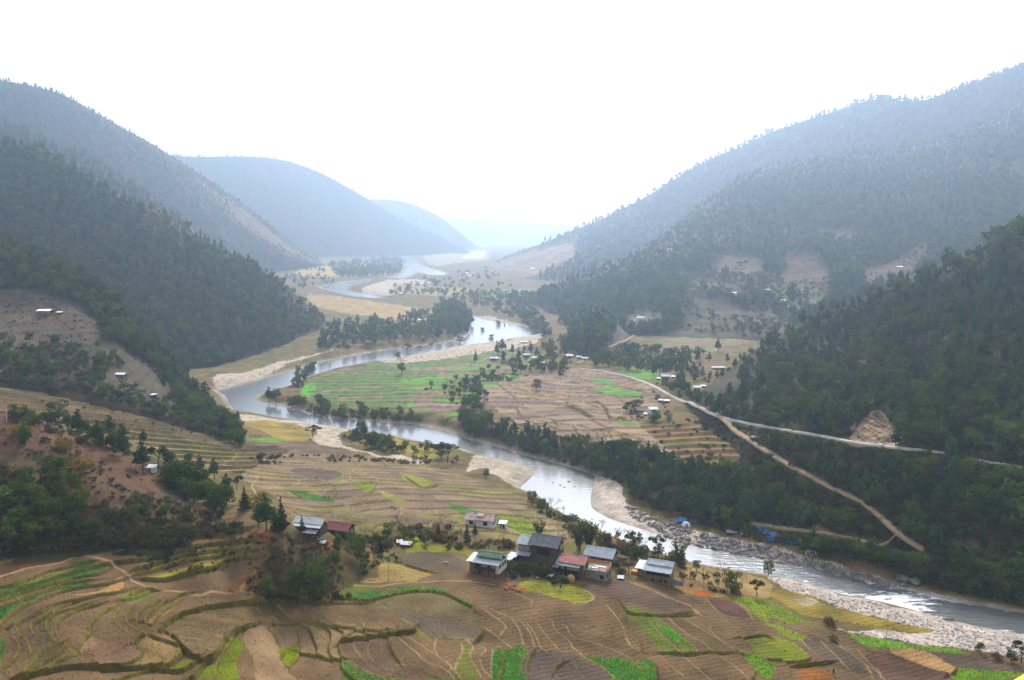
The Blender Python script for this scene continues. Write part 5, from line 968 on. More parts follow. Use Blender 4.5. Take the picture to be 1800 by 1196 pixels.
scat('terr', ('floor',), [(60,672),(120,690),(200,705),(330,752),(420,780),(330,800),(200,765),(60,720)], 22, 9, [('bush', 1)], 2, 4, '', thr=0.55, nsc=0.06, seed=52)
scat('fgscrub', ('floor',), [(180,960),(330,935),(450,935),(500,950),(470,1000),(330,1010),(240,1000)], 14, 6, [('bush', .8), ('bare', .3)], 1.2, 2.6, '', thr=0.53, nsc=0.1, seed=53)
scat('H2', ('H2',), [(-60,505),(120,530),(185,575),(180,605),(60,612),(-60,606)], 10, 6, [('bush', 1)], 1.5, 3.2, '', thr=0.5, nsc=0.06, seed=54)
scat('H1', ('H1', 'floor'), [(190,938),(340,938),(330,962),(190,968)], 9, 4, [('bush', 1), ('bare', .2)], 2.2, 4.2, '', seed=55)
scat('R2', ('R2',), [(1240,440),(1660,410),(1640,470),(1500,515),(1400,545),(1200,520),(1150,600),(1390,600),(1100,600),(1090,540)], 9, 5, [('bush', 1), ('bare', .2), ('broad', .15)], 4.5, 8, '', thr=0.44, nsc=0.02, seed=62)
WHERE.update({'scrubfield': 'on the terraces by the dirt road', 'terr': 'among the pale left terraces', 'fgscrub': 'on the near left terraces'})
QUOTA = {'pine': 250, 'broad': 260, 'bush': 290, 'bare': 90, 'yellow': 60, 'rust': 40, 'lime': 40}
NAME_REST = {'pine': 'pine_forest', 'broad': 'woodland', 'bush': 'scrub', 'bare': 'leafless_thicket', 'yellow': 'yellow_scrub', 'rust': 'rusty_scrub', 'lime': 'lime_woodland'}
REST_LAB = {'pine': 'conifers', 'broad': 'leafy trees', 'bush': 'low shrubs', 'bare': 'leafless trees', 'yellow': 'yellow shrubs', 'rust': 'rusty shrubs', 'lime': 'light green trees'}
LAND = [(1540,755,'the rock scar'),(1632,975,'the road hairpin'),(1255,730,'the road fork'),(1400,825,'the dirt road middle'),(1700,808,'the road below the right forest'),(1800,385,'the right end of the pine crest'),(1600,478,'the middle of the pine crest'),(1400,560,'the left part of the pine crest'),(1262,650,'the row house'),(1228,684,'the bright white roofed house'),(1149,725,'the bent roofed white house'),(1206,924,'the white dome tent'),(1357,953,'the lowest blue tent'),(1426,976,'the two white cabins'),(1287,941,'the white camp kitchen'),(1045,842,'the pebble spit'),
 (885,786,'the dark river bend'),(1170,800,'the brown terraces'),(1300,860,'the riverside footpath'),(77,553,'the dark red farmhouse'),(211,662,'the flat roofed house'),(263,827,'the white ridge hut'),(141,826,'the crooked yellow tree'),(44,780,'the lone pine on red soil'),(540,920,'the white roofed farm'),(592,935,'the maroon roof'),(552,1020,'the largest dark tree'),(620,1000,'the red gully'),(712,960,'the half fallen shed'),(842,915,'the white cottage'),(856,995,'the green roof'),(948,970,'the slate roofed house'),(1004,1000,'the red roof'),(1046,1005,'the orange railing'),(1057,980,'the bent grey roof'),(1155,1005,'the stepped grey roofs'),(990,1045,'the round meadow'),(1300,1050,'the orange bank'),(1480,1075,'the golden meadow'),(1194,980,'the golden bamboo'),
 (1001,628,'the long roofed brick house'),(868,630,'the curved pale roof'),(1126,560,'the spur farmhouse'),(1311,478,'the dark red roof'),(1400,490,'the red terraces'),(1582,470,'the red earth house'),(1045,560,'the dark knoll'),(800,560,'the river terrace wood'),(655,780,'the gravel island'),(530,700,'the bend fields tip'),(700,650,'the big brownish tree'),(944,675,'the single terrace tree'),(640,720,'the bend fields edge'),(390,690,'the grey gravel bar'),(100,700,'the two dark bushes'),(20,930,'the left picture edge'),(300,900,'the winding footpath'),(1795,1060,'the dark water bank'),(1714,925,'the light green bush'),(1480,980,'the camp track'),(1100,640,'the straight hamlet track')]
SEEN = {}
def ordinal(n): return {1: 'nearest', 2: 'second nearest', 3: 'third nearest', 4: 'fourth nearest', 5: 'fifth nearest', 6: 'sixth nearest', 7: 'seventh nearest', 8: 'eighth nearest', 9: 'ninth nearest'}.get(n, str(n) + ('th' if n % 100 in (11, 12, 13) else {1: 'st', 2: 'nd', 3: 'rd'}.get(n % 10, 'th')) + ' nearest')
def place_label(items):
    """items: (look, point); each is told apart by the landmark it stands nearest to, the side it is on and its rank there"""
    rows = []
    for i, (look, p) in enumerate(items):
        u, v = project(np.array(p, float)); d = [math.hypot(u - a, (v - b) * 1.6) for a, b, _ in LAND]; k = int(np.argmin(d)); a, b, nm = LAND[k]
        side = ('left of' if u < a else 'right of') if abs(u - a) > abs(v - b) * 1.2 else ('above' if v < b else 'below')
        rows.append((look, side + ' ' + nm, d[k], i))
    out = [None] * len(items)
    for look, pl, d, i in sorted(rows, key=lambda t: t[2]):
        SEEN[(look, pl)] = SEEN.get((look, pl), 0) + 1; out[i] = ordinal(SEEN[(look, pl)]) + ' ' + look + ' ' + pl
    return out
for kd, L in ALL.items():
    L.sort(key=lambda t: -t[4] * (1 if (0 < t[0] / t[1] * F + 900 < 1800) else 0.2))
    top = L[:QUOTA[kd]]
    for (x, y, z, h, px, key), lb in zip(top, place_label([(LOOK[kd], t[:3]) for t in top])):
        plant(kd, (x, y, z), h, lb, LOOK[kd] + 's ' + WHERE[key], wide=random.uniform(0.85, 1.25))
    rest = {}
    for t in L[QUOTA[kd]:]: rest.setdefault(t[5], []).append(t[:4])
    for key, pts in rest.items():
        wood(NAME_REST[kd], pts, kd, 'many ' + REST_LAB[kd] + ' ' + WHERE[key])

def tuft_proto(col, mat, n, seed, hgt=1.0):
    c = bpy.data.collections.new(col)
    for i in range(4):
        r = np.random.default_rng(seed + i); Q = []
        for _ in range(n):
            a = r.uniform(0, 6.28); o = r.uniform(0, .45); w = r.uniform(.06, .16); l = r.uniform(.5, 1.0); b = np.array([o * math.cos(a), o * math.sin(a), -.05]); d = np.array([math.cos(a) * .35, math.sin(a) * .35, l * hgt]); s_ = np.array([-math.sin(a), math.cos(a), 0]) * w
            Q += [b - s_, b + s_, b + d + s_ * .4, b + d - s_ * .4]
        c.objects.link(bpy.data.objects.new('tuft', quads_mesh('tuft', np.array(Q), mat)))
    FARCOL[col] = (scatter_group(c, 4), 4)
tuft_proto('verge_tuft', foliage_mat('verge_grass', (0.12, 0.115, 0.035), (0.28, 0.23, 0.08), 0.3, 2), 14, 300)
tuft_proto('wheat_tuft', foliage_mat('young_wheat', (0.045, 0.155, 0.018), (0.12, 0.27, 0.04), 0.5, 2), 16, 320)
rt = np.random.default_rng(17); pts = []
for ty, pl in LINES:
    if ty == 't' and rt.random() < .5: continue
    P = on_floor(pl); d_ = np.linalg.norm(np.diff(P[:, :2], axis=0), axis=1)
    for a_, b_, l_ in zip(P[:-1], P[1:], d_):
        for _ in range(int(l_ * {'O': 1.3, 'o': .7, 't': .15, 'p': .3}[ty])):
            q = a_ + (b_ - a_) * rt.random() + np.r_[rt.normal(0, .45 if ty != 'p' else .9, 2), 0]; pts.append((q[0], q[1], 0, rt.uniform(.15, .42)))
for u, v in zip(*lattice([(-20,1010),(460,1060),(1000,1020),(1450,1100),(1800,1150),(1800,1196),(-20,1196)], 9, 4, rt)):
    if rt.random() < .35: q = on_floor([(u, v)])[0]; pts.append((q[0], q[1], 0, rt.uniform(.12, .34)))
A_ = np.array(pts); A_[:, 2] = floor_z(A_[:, 0], A_[:, 1], Hf); k = A_[:, 1] < 520
wood('verge_grass', A_[k], 'verge_tuft', 'dry grass tufts along the field bunds')
k = np.where((klass == 1) & (gy < 430) & (gv < 1240))[0]; k = k[rt.random(len(k)) < .3]
wood('wheat_blades', np.stack([gx[k] + rt.normal(0, .1, len(k)), gy[k] + rt.normal(0, .1, len(k)), VF[k, 2], rt.uniform(.10, .24, len(k))], 1), 'wheat_tuft', 'young green wheat standing in the near fields')

# ------------------------------------------------------------------ single trees that stand out (base px, height px)
ONE = [('pine',44,784,40,'small pine with a bare trunk alone on the red slope'),('broad',53,742,22,'dark bushy tree at the left end of the ridge row'),('broad',98,748,44,'tall leafy tree in the ridge row below the pale terraces'),('broad',85,752,27,'squat tree under the tall one in the ridge row'),
 ('pine',119,757,34,'slim pine in the ridge row with a bare stem'),('pine',138,767,46,'tallest pine in the middle of the ridge row'),('pine',153,770,32,'small pine right beside the tallest ridge pine'),('pine',173,782,44,'full green pine past the middle of the ridge row'),('pine',194,772,42,'dark pine standing behind the ridge row'),
 ('pine',197,790,36,'low dark pine near the right end of the ridge row'),('pine',217,802,56,'large dark pine ending the ridge row at the right'),('pine',253,782,27,'thin lone pine in front of the terraces'),('pine',251,828,50,'pine beside the white hut on the ridge'),('open',278,822,42,'wide crowned tree directly over the white hut'),('broad',297,826,36,'dark tree right of the white hut'),
 ('broad',331,818,22,'round dark crown above the ridge trees'),('pine',352,836,36,'first of the two tall pines at the ridge end'),('pine',377,843,38,'second of the two tall pines at the ridge end'),('broad',308,856,44,'large dark tree below the white hut'),('broad',325,858,38,'broad green tree under the ridge end'),('lime',356,862,34,'yellowish green tree under the two tall pines'),
 ('pine',398,870,38,'pine with open branches above the winding path'),('open',416,862,30,'grey green tree with light gaps beside the field'),('yellow',38,768,26,'yellow leaved sapling on the red slope'),('yellow',113,792,26,'sparse yellow green tree on the red slope'),('yellow',141,828,30,'yellow crowned crooked tree in the middle of the red slope'),
 ('conifer',495,934,58,'dark pointed fir left of the white roofed farm'),('conifer',484,934,44,'lower dark fir beside the pointed one'),('pine',468,934,66,'tall green pine in the clump left of the farm'),('pine',455,925,44,'pine at the back of the clump left of the farm'),('conifer',430,898,42,'grey green fir with wide lower boughs by the path bend'),('yellow',446,892,30,'golden yellow bush behind the grey green fir'),
 ('broad',552,1056,78,'very large dark tree in the gully, the biggest of the valley'),('broad',522,1055,52,'dark tree leaning on the largest gully tree'),('lime',466,1052,42,'yellow green tree left of the largest gully tree'),('broad',480,1056,28,'dark low tree between the yellow green tree and the largest one'),('bare',584,1053,44,'brown leafless thicket tree right of the largest gully tree'),
 ('pine',594,972,38,'dark upright tree above the red gully'),('broad',629,982,42,'leafy tree on the right side of the red gully'),('conifer',668,973,30,'slim dark tree among the bare scrub'),('broad',638,1008,24,'dense dark bush tree at the foot of the gully'),('conifer',771,947,28,'dark oval tree in the rusty thicket'),('conifer',821,950,30,'dark tree just below the white house'),('conifer',835,939,22,'smaller dark tree touching the white house'),
 ('conifer',531,935,28,'narrow dark tree in front of the white farm roof'),('broad',559,943,27,'round dark tree between the white roof and the red roof'),('lime',590,993,24,'olive green tree at the top of the gully'),('bamboo',948,950,36,'yellow green bamboo beside the bright strip field'),('bamboo',1018,968,52,'tall bamboo behind the village, left clump'),('bamboo',1036,967,50,'tall bamboo behind the village, right clump'),('broad',1053,967,22,'dark round tree at the foot of the bamboo'),
 ('bare',1088,962,38,'leafless pinkish tree against the river'),('open',1116,962,30,'umbrella crowned dark tree at the river edge'),('open',1156,975,37,'forked tall tree silhouetted against the water'),('bamboo',1194,996,46,'large golden bamboo by the grey roofed house'),('broad',1224,1003,20,'dark tree over the white bank stones'),('lime',1286,1040,40,'olive tree in the scrub above the meadow'),('bare',1262,1030,34,'leafless brown tree behind the meadow'),
 ('broad',1350,1012,27,'single upright tree at the water edge'),('open',1330,1048,32,'wide dark tree above the golden meadow'),('bush',1458,1098,18,'brown bush on the edge of the golden meadow'),('bush',1465,1128,13,'dry brown bush among the ploughed strips'),('broad',1721,1148,19,'small round tree on the pebble bank'),('open',1795,1164,36,'dark tree at the right picture edge over the pebbles'),('broad',1777,1164,22,'low dark tree next to the edge tree'),('bush',1751,1160,14,'low dark shrub left of the edge trees'),
 ('open',551,770,26,'pair crowned tree alone on the gravel flat'),('pine',641,767,25,'tall pine rising from the island thicket'),('broad',655,787,30,'broad tree inside the island thicket'),('pine',621,772,16,'small pine at the left of the island thicket'),('broad',671,782,22,'tree at the right of the island thicket'),('open',786,812,42,'tall open tree on the tip of the gravel island'),('broad',776,806,26,'lower tree beside the tall open island tree'),
 ('broad',513,717,18,'round tree at the left tip of the bend fields'),('pine',473,707,28,'tall pine on the sandy point'),('broad',486,706,24,'leafy tree beside the pine on the sandy point'),('broad',855,839,16,'lone dark tree on the pale gravel'),('broad',944,686,21,'single round tree standing in the brown terraces'),('broad',935,889,28,'olive tree at the field corner by the river'),('broad',952,900,22,'dark tree on the bank beyond the field corner'),
 ('bare',704,645,30,'large brownish tree in the green bend fields'),('broad',706,658,22,'dark tree under the large brownish one'),('open',716,621,19,'lone tree at the river edge of the green field'),('open',737,618,12,'tiny tree on the sandbar left of the channel'),('open',757,613,12,'small wide tree on the sandbar'),('open',809,605,16,'dark small tree at the channel mouth'),('conifer',836,634,19,'pointed tree in the far green field'),('bare',613,642,14,'leafless tree on the inner bank'),
 ('conifer',885,634,17,'slim cypress left of the hamlet roofs'),('conifer',911,637,26,'tallest cypress of the hamlet'),('open',882,622,20,'pale crowned tree behind the hamlet roofs'),('broad',968,640,36,'tall yellowish tree right of the hamlet'),('broad',948,645,24,'dark tree under the hamlet roofs'),('broad',864,600,13,'round tree on the sand by the blue channel'),('broad',876,575,13,'clump of trees on the river islet'),('broad',848,586,11,'low trees on the second river islet'),('conifer',887,576,9,'small pointed tree on the islet'),
 ('pine',1262,618,24,'tall tree rising at the left foot of the pine hillside'),('conifer',1393,520,26,'poplar like trees in the green hillside terraces'),('conifer',1385,520,16,'small dark tree left of the poplar like one'),('conifer',1405,521,14,'small dark tree right of the poplar like one'),('lime',1714,935,16,'light green bush tree on the dark slope'),('yellow',1186,985,22,'golden leaves beside the bamboo'),('broad',700,632,14,'dark crown left in the bend fields')]
for kd, u, v, px, lb in ONE:
    p, nm = hit(u, v)
    if p is None: continue
    D = (p - Vector((0, 0, CAMZ))).length; h = px * D / F
    if kd == 'bush': h *= 0.9
    plant(kd, (p.x, p.y, p.z - 0.1), h, lb)
# ------------------------------------------------------------------ roads laid on the slopes
def strip(name, px, width, mat, lift=0.25, label=None):
    P = smooth_line(px, 8); pts = []
    for u, v in P:
        p, nm = hit(u, v)
        if p is not None and (not pts or (p - pts[-1]).length > 2.0): pts.append(p)
    A = np.array([[p.x, p.y, p.z] for p in pts])
    for _ in range(3): A[1:-1] = A[1:-1] * 0.5 + 0.25 * (A[:-2] + A[2:])
    T = np.gradient(A[:, :2], axis=0); T /= np.linalg.norm(T, axis=1)[:, None] + 1e-9; Nn = np.stack([-T[:, 1], T[:, 0]], 1)
    wd = width * (0.42 + 0.16 * vnoise(np.arange(len(A)) * 0.3, np.zeros(len(A)), 7))
    zz = A[:, 2].copy()
    for s_ in (-.5, 0, .5): zz = np.maximum(zz, [ground_z(x, y) for x, y in (A[:, :2] + Nn * (wd * s_)[:, None])])
    for _ in range(3): zz = np.maximum(zz, np.r_[zz[0], 0.5 * zz[1:-1] + 0.25 * (zz[:-2] + zz[2:]), zz[-1]])
    A[:, 2] = zz
    rows = []
    for s_, dzz in ((-1.15, -0.9), (-1, 0.0), (-0.35, 0.05), (0.35, 0.05), (1, 0.0), (1.15, -0.9)):
        Q = A.copy(); Q[:, :2] += Nn * (wd * s_)[:, None]; Q[:, 2] = A[:, 2] + lift + dzz; rows.append(Q)
    V = np.stack(rows, 1).reshape(-1, 3); n = len(A); ii = np.arange(n * 6).reshape(n, 6)
    q = np.stack([ii[:-1, :-1], ii[1:, :-1], ii[1:, 1:], ii[:-1, 1:]], -1).reshape(-1, 4)
    return link(name, mesh_np(name, V, [q], [mat], smooth=True), kind='structure', label=label)
M_gravelroad = noisy('pale_gravel_road', (0.36, 0.32, 0.27), (0.50, 0.46, 0.40), 0.4, 0.95, 0.05)
M_dirtroad = noisy('ochre_dirt_road', (0.27, 0.185, 0.105), (0.38, 0.27, 0.165), 0.35, 0.95, 0.05)
M_track = noisy('earth_track', (0.25, 0.18, 0.10), (0.33, 0.25, 0.15), 0.4, 0.95, 0.05)
strip('road', ROADS['up'], 2.6, M_gravelroad, 0.3, 'pale gravel road cut across the pine hillside')
strip('dirt_road', ROADS['low'], 2.9, M_dirtroad, 0.4, 'ochre dirt road running down to the hairpin')
strip('dirt_track', ROADS['camp'], 2.0, M_track, 0.35, 'narrow track from the hairpin to the river camp')
strip('dirt_track', ROADS['side'], 2.2, M_track, 0.3, 'footpath through the riverside wood')
strip('dirt_track', ROADS['spur'], 2.2, M_track, 0.3, 'short spur path down from the riverside footpath')
strip('dirt_track', ROADS['ham'], 3.0, M_track, 0.5, 'straight track climbing from the hamlet round the knoll')

# the slope under the viewpoint, below the frame
yy = np.linspace(-30, 190, 40); xx = np.linspace(-220, 220, 60); XX, YY = np.meshgrid(xx, yy)
ZZ = 118.2 - 0.66 * YY + (fbm(XX * 0.04, YY * 0.04, 5) - 0.5) * 5 - 1.5; ZZ[0] -= 3
ii = np.arange(XX.size).reshape(XX.shape)
link('hill', mesh_np('hill', np.stack([XX, YY, ZZ], -1).reshape(-1, 3), [np.stack([ii[:-1, :-1], ii[:-1, 1:], ii[1:, 1:], ii[1:, :-1]], -1).reshape(-1, 4)], [M_hill], smooth=True, tone=np.tile([0.1, 0.085, 0.045], (XX.size, 1))), kind='structure', label='grassy slope falling away below the viewpoint')

# rock scar above the road
def rock_face(poly, depth, label):
    p = np.array(poly); U, V = np.meshgrid(np.linspace(p[:, 0].min(), p[:, 0].max(), 64), np.linspace(p[:, 1].min(), p[:, 1].max(), 52))
    ins = in_poly(U.ravel(), V.ravel(), poly); ds = seg_dist(U.ravel(), V.ravel(), p, True); ds = np.where(ins, ds, -ds)
    pts = np.zeros((U.size, 3)); ok = np.zeros(U.size, bool)
    for i, (u, v) in enumerate(zip(U.ravel(), V.ravel())):
        if ds[i] > -4:
            h_, nm = hit(u, v)
            if h_ is not None and nm in ('R1', 'floor'): pts[i] = h_; ok[i] = True
    x, y, z = pts.T; a = 0.6 * x + z; b = -0.5 * x + z
    n = 0.9 * (1 - np.abs(2 * fbm(a * 0.16, b * 0.10, 3, 3) - 1)) + 0.8 * np.abs(2 * fbm(a * 0.5 + 3 * fbm(x * 0.2, z * 0.2, 5, 2), b * 0.22, 7, 3) - 1) + 0.4 * np.abs(2 * vnoise(a * 1.3, b * 0.9, 9) - 1)
    dsp = np.where(ds > 0, 0.15 + depth * n * sstep(0, 12, ds), -1.5)
    nrm = np.array([-0.35, -0.75, 0.55]); pts = pts + nrm * dsp[:, None]
    i4 = np.arange(U.size).reshape(U.shape); q = np.stack([i4[1:, :-1], i4[1:, 1:], i4[:-1, 1:], i4[:-1, :-1]], -1).reshape(-1, 4)
    q = q[ok[q].all(1)]; un, inv = np.unique(q, return_inverse=True)
    m = noisy('tan_rock', (0.085, 0.06, 0.04), (0.36, 0.255, 0.155), 0.6, 0.9, 0.1, 0.8, 'Object', 8, stretch=(0.6, 1, 1))
    return link('rock_face', mesh_np('rock_face', pts[un], [inv.reshape(-1, 4)], [m]), kind='structure', label=label)
rock_face([(1494,770),(1502,750),(1515,735),(1530,722),(1546,720),(1560,732),(1574,748),(1582,766),(1590,774),(1584,787),(1570,778),(1545,784),(1520,780),(1500,778)], 3.6, 'bare tan rock scar above the road')

# ------------------------------------------------------------------ stones
def rock_mesh(seed, sub, mat, flat=0.7):
    r = np.random.default_rng(seed); t = (1 + 5 ** .5) / 2
    V = [(-1, t, 0), (1, t, 0), (-1, -t, 0), (1, -t, 0), (0, -1, t), (0, 1, t), (0, -1, -t), (0, 1, -t), (t, 0, -1), (t, 0, 1), (-t, 0, -1), (-t, 0, 1)]
    Fc = [(0,11,5),(0,5,1),(0,1,7),(0,7,10),(0,10,11),(1,5,9),(5,11,4),(11,10,2),(10,7,6),(7,1,8),(3,9,4),(3,4,2),(3,2,6),(3,6,8),(3,8,9),(4,9,5),(2,4,11),(6,2,10),(8,6,7),(9,8,1)]
    V = [np.array(v) / np.linalg.norm(v) for v in V]
    for _ in range(sub):
        c = {}; F2 = []
        def md(a, b):
            k = (min(a, b), max(a, b))
            if k not in c: m = V[a] + V[b]; V.append(m / np.linalg.norm(m)); c[k] = len(V) - 1
            return c[k]
        for a, b, d in Fc: x, y, z = md(a, b), md(b, d), md(d, a); F2 += [(a, x, z), (b, y, x), (d, z, y), (x, y, z)]
        Fc = F2
    V = np.array(V)
    for _ in range(5):                      # a few planar cuts make it angular
        n = r.normal(0, 1, 3); n /= np.linalg.norm(n); d = V @ n; lim = r.uniform(0.55, 0.85); V = V - np.maximum(d - lim, 0)[:, None] * n
    V = V * (1 + r.normal(0, 0.05, (len(V), 1))) * np.array([1, r.uniform(0.65, 0.95), flat * r.uniform(0.7, 1.1)])
    return mesh_np('rock', V, [np.array(Fc)], [mat])
M_rock = noisy('grey_boulder', (0.085, 0.078, 0.075), (0.28, 0.25, 0.225), 1.4, 0.85, 0.15, 0.1)
M_stone = noisy('pale_stone', (0.30, 0.27, 0.245), (0.56, 0.52, 0.48), 2.0, 0.85, 0.15)
RK = [rock_mesh(40 + i, 1, M_rock) for i in range(7)]
rs = np.random.default_rng(5)
BANK = [(1098,884),(1140,906),(1190,914),(1235,935),(1290,950),(1350,962),(1430,985),(1500,1004),(1600,1032),(1560,1030),(1490,1014),(1420,1000),(1340,984),(1250,967),(1190,955),(1150,930),(1110,910)]
U, Vv = lattice(BANK, 7.5, 3.4, rs); k = rs.permutation(len(U)); nb = 0; small = []; bl_ = []
for u, v in zip(U[k], Vv[k]):
    p, nm = hit(u, v)
    if p is None: continue
    s_ = 0.45 + 1.3 * rs.random() ** 2.2
    if nb < 240:
        nb += 1
        bo = link('boulder', RK[nb % 7], cat='boulder', group='boulders along the far river bank', loc=(p.x, p.y, p.z + 0.1 * s_), rotz=rs.uniform(0, 6.28), scale=(s_ * rs.uniform(.8, 1.5), s_, s_ * rs.uniform(.7, 1.1))); bl_.append((('large ' if s_ > 1.1 else 'small ') + 'angular grey boulder', p, bo))
    else: small.append((p.x, p.y, p.z, s_ * 0.6))
for (_, _, bo), lb in zip(bl_, place_label([b[:2] for b in bl_])): bo['label'] = lb
for u, v, s_, lb in [(1341,961,2.6,'large rounded grey boulder below the blue tents'),(930,803,1.2,'white boulder at the water edge under the wood'),(832,776,1.6,'bright boulder in the shallows'),(1508,1018,2.4,'dark flat boulder at the far bank'),(1590,1017,3.0,'dark wet rock ledge below the bushes'),(1610,1022,2.6,'dark wet rock beside the ledge below the bushes'),
                     (1668,1090,1.5,'pale boulder in the rapids by the pebble bank'),(1366,989,1.5,'dark rock splitting the first rapid'),(985,862,0.8,'dark rock in the middle of the calm pool'),(1000,856,0.9,'dark rock at the far side of the calm pool'),(972,858,0.7,'low rock at the near side of the calm pool'),(1010,864,0.7,'smallest rock of the calm pool'),(992,866,0.6,'flat rock of the calm pool')]:
    p, nm = hit(u, v)
    q = at_z(u, v, 0.1) if p is None else p
    link('boulder', RK[int(u) % 7], label=lb, cat='boulder', loc=(q[0], q[1], max(q[2], -0.1) + 0.1), rotz=u, scale=(s_ * 1.3, s_, s_ * 0.75))
def stone_field(name, polys, label, mat, smin, smax, col):
    c = bpy.data.collections.new(col)
    for i in range(5): c.objects.link(bpy.data.objects.new('stone', rock_mesh(70 + i, 0, mat)))
    FARCOL[col] = (scatter_group(c, 5), 5); pts = []
    for poly, du, dv in polys:
        U, V = lattice(poly, du, dv, rs)
        P = on_floor(np.stack([U, V], 1)); zz = floor_z(P[:, 0], P[:, 1], Hf)
        for (x, y, _), z in zip(P, zz): pts.append((x, y, z + 0.02, smin + (smax - smin) * rs.random() ** 3))
    wood(name, pts, col, label)
DG = W('D', [(0,470),(250,525),(500,598),(800,665),(1200,775),(1794,890),(1794,1040),(1600,1010),(1450,990),(1300,965),(1200,940),(1100,905),(1150,850),(900,790),(500,690),(300,610),(60,540)])
stone_field('pebble_stones', [(DG, 4.2, 2.4), (W('D', [(470,825),(560,845),(900,905),(1150,930),(1200,960),(1000,945),(700,890),(540,850)]), 5, 3), (W('D', [(860,520),(1100,580),(1400,640),(1400,660),(1100,600),(850,545)]), 4, 2)],
            'countless pale stones strewn over the near gravel bank', M_stone, 0.12, 0.75, 'pebbles')
stone_field('small_pebbles', [([(836,800),(940,822),(935,838),(912,858),(880,838),(835,815)], 6, 3), ([(1046,842),(1080,848),(1098,870),(1115,895),(1180,928),(1130,932),(1060,910),(1040,888)], 6, 3)],
            'small pale pebbles on the smooth river spits', M_stone, 0.06, 0.28, 'pebbles_small')
if small:
    stone_field('rubble', [(BANK, 5, 2.2), (W('D', [(280,385),(560,440),(700,470),(900,540),(860,540),(560,470),(300,410)]), 5, 2.5)], 'loose broken rock between the boulders of the far bank', M_rock, 0.25, 0.9, 'rubble_far')

# ------------------------------------------------------------------ houses
def sheet(name, c1, c2, rough=0.45, metal=0.25):
    """corrugated sheet roofing: fine ribs down the slope, patchy weathering"""
    m = noisy(name, c1, c2, 0.7, rough, 0.4, 0, 'Object', 4, metal); nt = m.node_tree
    tc = nt.nodes.new('ShaderNodeTexCoord'); w = nt.nodes.new('ShaderNodeTexWave'); w.inputs['Scale'].default_value = 1.1; w.bands_direction = 'X'
    bp = nt.nodes.new('ShaderNodeBump'); bp.inputs['Distance'].default_value = 0.06
    nt.links.new(tc.outputs['Object'], w.inputs['Vector']); nt.links.new(w.outputs['Fac'], bp.inputs['Height']); nt.links.new(bp.outputs[0], nt.nodes['Principled BSDF'].inputs['Normal'])
    return m
MAT = {'grey': sheet('grey_sheet', (0.30, 0.335, 0.38), (0.44, 0.47, 0.51)), 'white': sheet('white_sheet', (0.44, 0.465, 0.50), (0.60, 0.61, 0.63)), 'slate': sheet('dark_slate', (0.07, 0.075, 0.09), (0.14, 0.145, 0.165), 0.6, 0.0),
       'red': sheet('faded_red_sheet', (0.42, 0.14, 0.12), (0.55, 0.26, 0.22), 0.55, 0.0), 'maroon': sheet('maroon_sheet', (0.22, 0.045, 0.045), (0.30, 0.09, 0.075), 0.6, 0.0), 'green': sheet('green_sheet', (0.075, 0.16, 0.09), (0.15, 0.24, 0.14), 0.5, 0.0), 'pink': sheet('rusty_pink_sheet', (0.36, 0.19, 0.17), (0.52, 0.40, 0.38), 0.6, 0.0),
       'mud': noisy('rammed_earth', (0.17, 0.105, 0.06), (0.27, 0.18, 0.11), 0.9, 0.95, 0.05, 0.05), 'darkmud': noisy('dark_earth_wall', (0.10, 0.07, 0.052), (0.16, 0.115, 0.085), 0.9, 0.95, 0.05, 0.05), 'lime': noisy('limewash', (0.62, 0.60, 0.56), (0.78, 0.77, 0.74), 0.6, 0.9, 0.1), 'brick': noisy('red_mud_wall', (0.16, 0.07, 0.05), (0.22, 0.11, 0.08), 0.8, 0.95, 0.05),
       'wood': noisy('dark_timber', (0.022, 0.016, 0.013), (0.05, 0.036, 0.027), 2.0, 0.8, 0.1), 'orange': noisy('fresh_orange_timber', (0.50, 0.19, 0.035), (0.60, 0.27, 0.06), 2.0, 0.7, 0.2), 'frame': principled('window_frame_paint', (0.74, 0.70, 0.62), 0.6), 'pane': principled('dark_pane', (0.012, 0.013, 0.016), 0.12, 0.6), 'concrete': noisy('grey_concrete', (0.24, 0.23, 0.21), (0.34, 0.32, 0.30), 1.0, 0.9, 0.1),
       'straw': noisy('straw', (0.42, 0.25, 0.07), (0.55, 0.35, 0.11), 3.0, 0.95, 0.05, 0.1), 'white_flag': principled('white_cloth', (0.75, 0.74, 0.72), 0.9)}
def ground_under(u, v):
    p, nm = hit(u, v); return p
def gable(par, x0, x1, y0, y1, ze, zr, mat, name='roof', over=0.7, t=0.14, overx=0.7, label=None):
    yc = (y0 + y1) / 2; ze2 = ze - (zr - ze) * over / ((y1 - y0) / 2); m = MB()
    m.slab((x0 - overx, y0 - over, ze2), (x1 + overx, y0 - over, ze2), (x1 + overx, yc, zr), (x0 - overx, yc, zr), t)
    m.slab((x0 - overx, yc + 0.01, zr), (x1 + overx, yc + 0.01, zr), (x1 + overx, y1 + over, ze2), (x0 - overx, y1 + over, ze2), t)
    m.box(x0 - overx, x1 + overx, yc - 0.12, yc + 0.12, zr - 0.02, zr + 0.06)
    return m.part(name, MAT[mat], par, label)
def shed_roof(par, x0, x1, y0, z0, y1, z1, mat, name='lean_to_roof', t=0.12):
    return MB().slab((x0, y0, z0), (x1, y0, z0), (x1, y1, z1), (x0, y1, z1), t).part(name, MAT[mat], par)
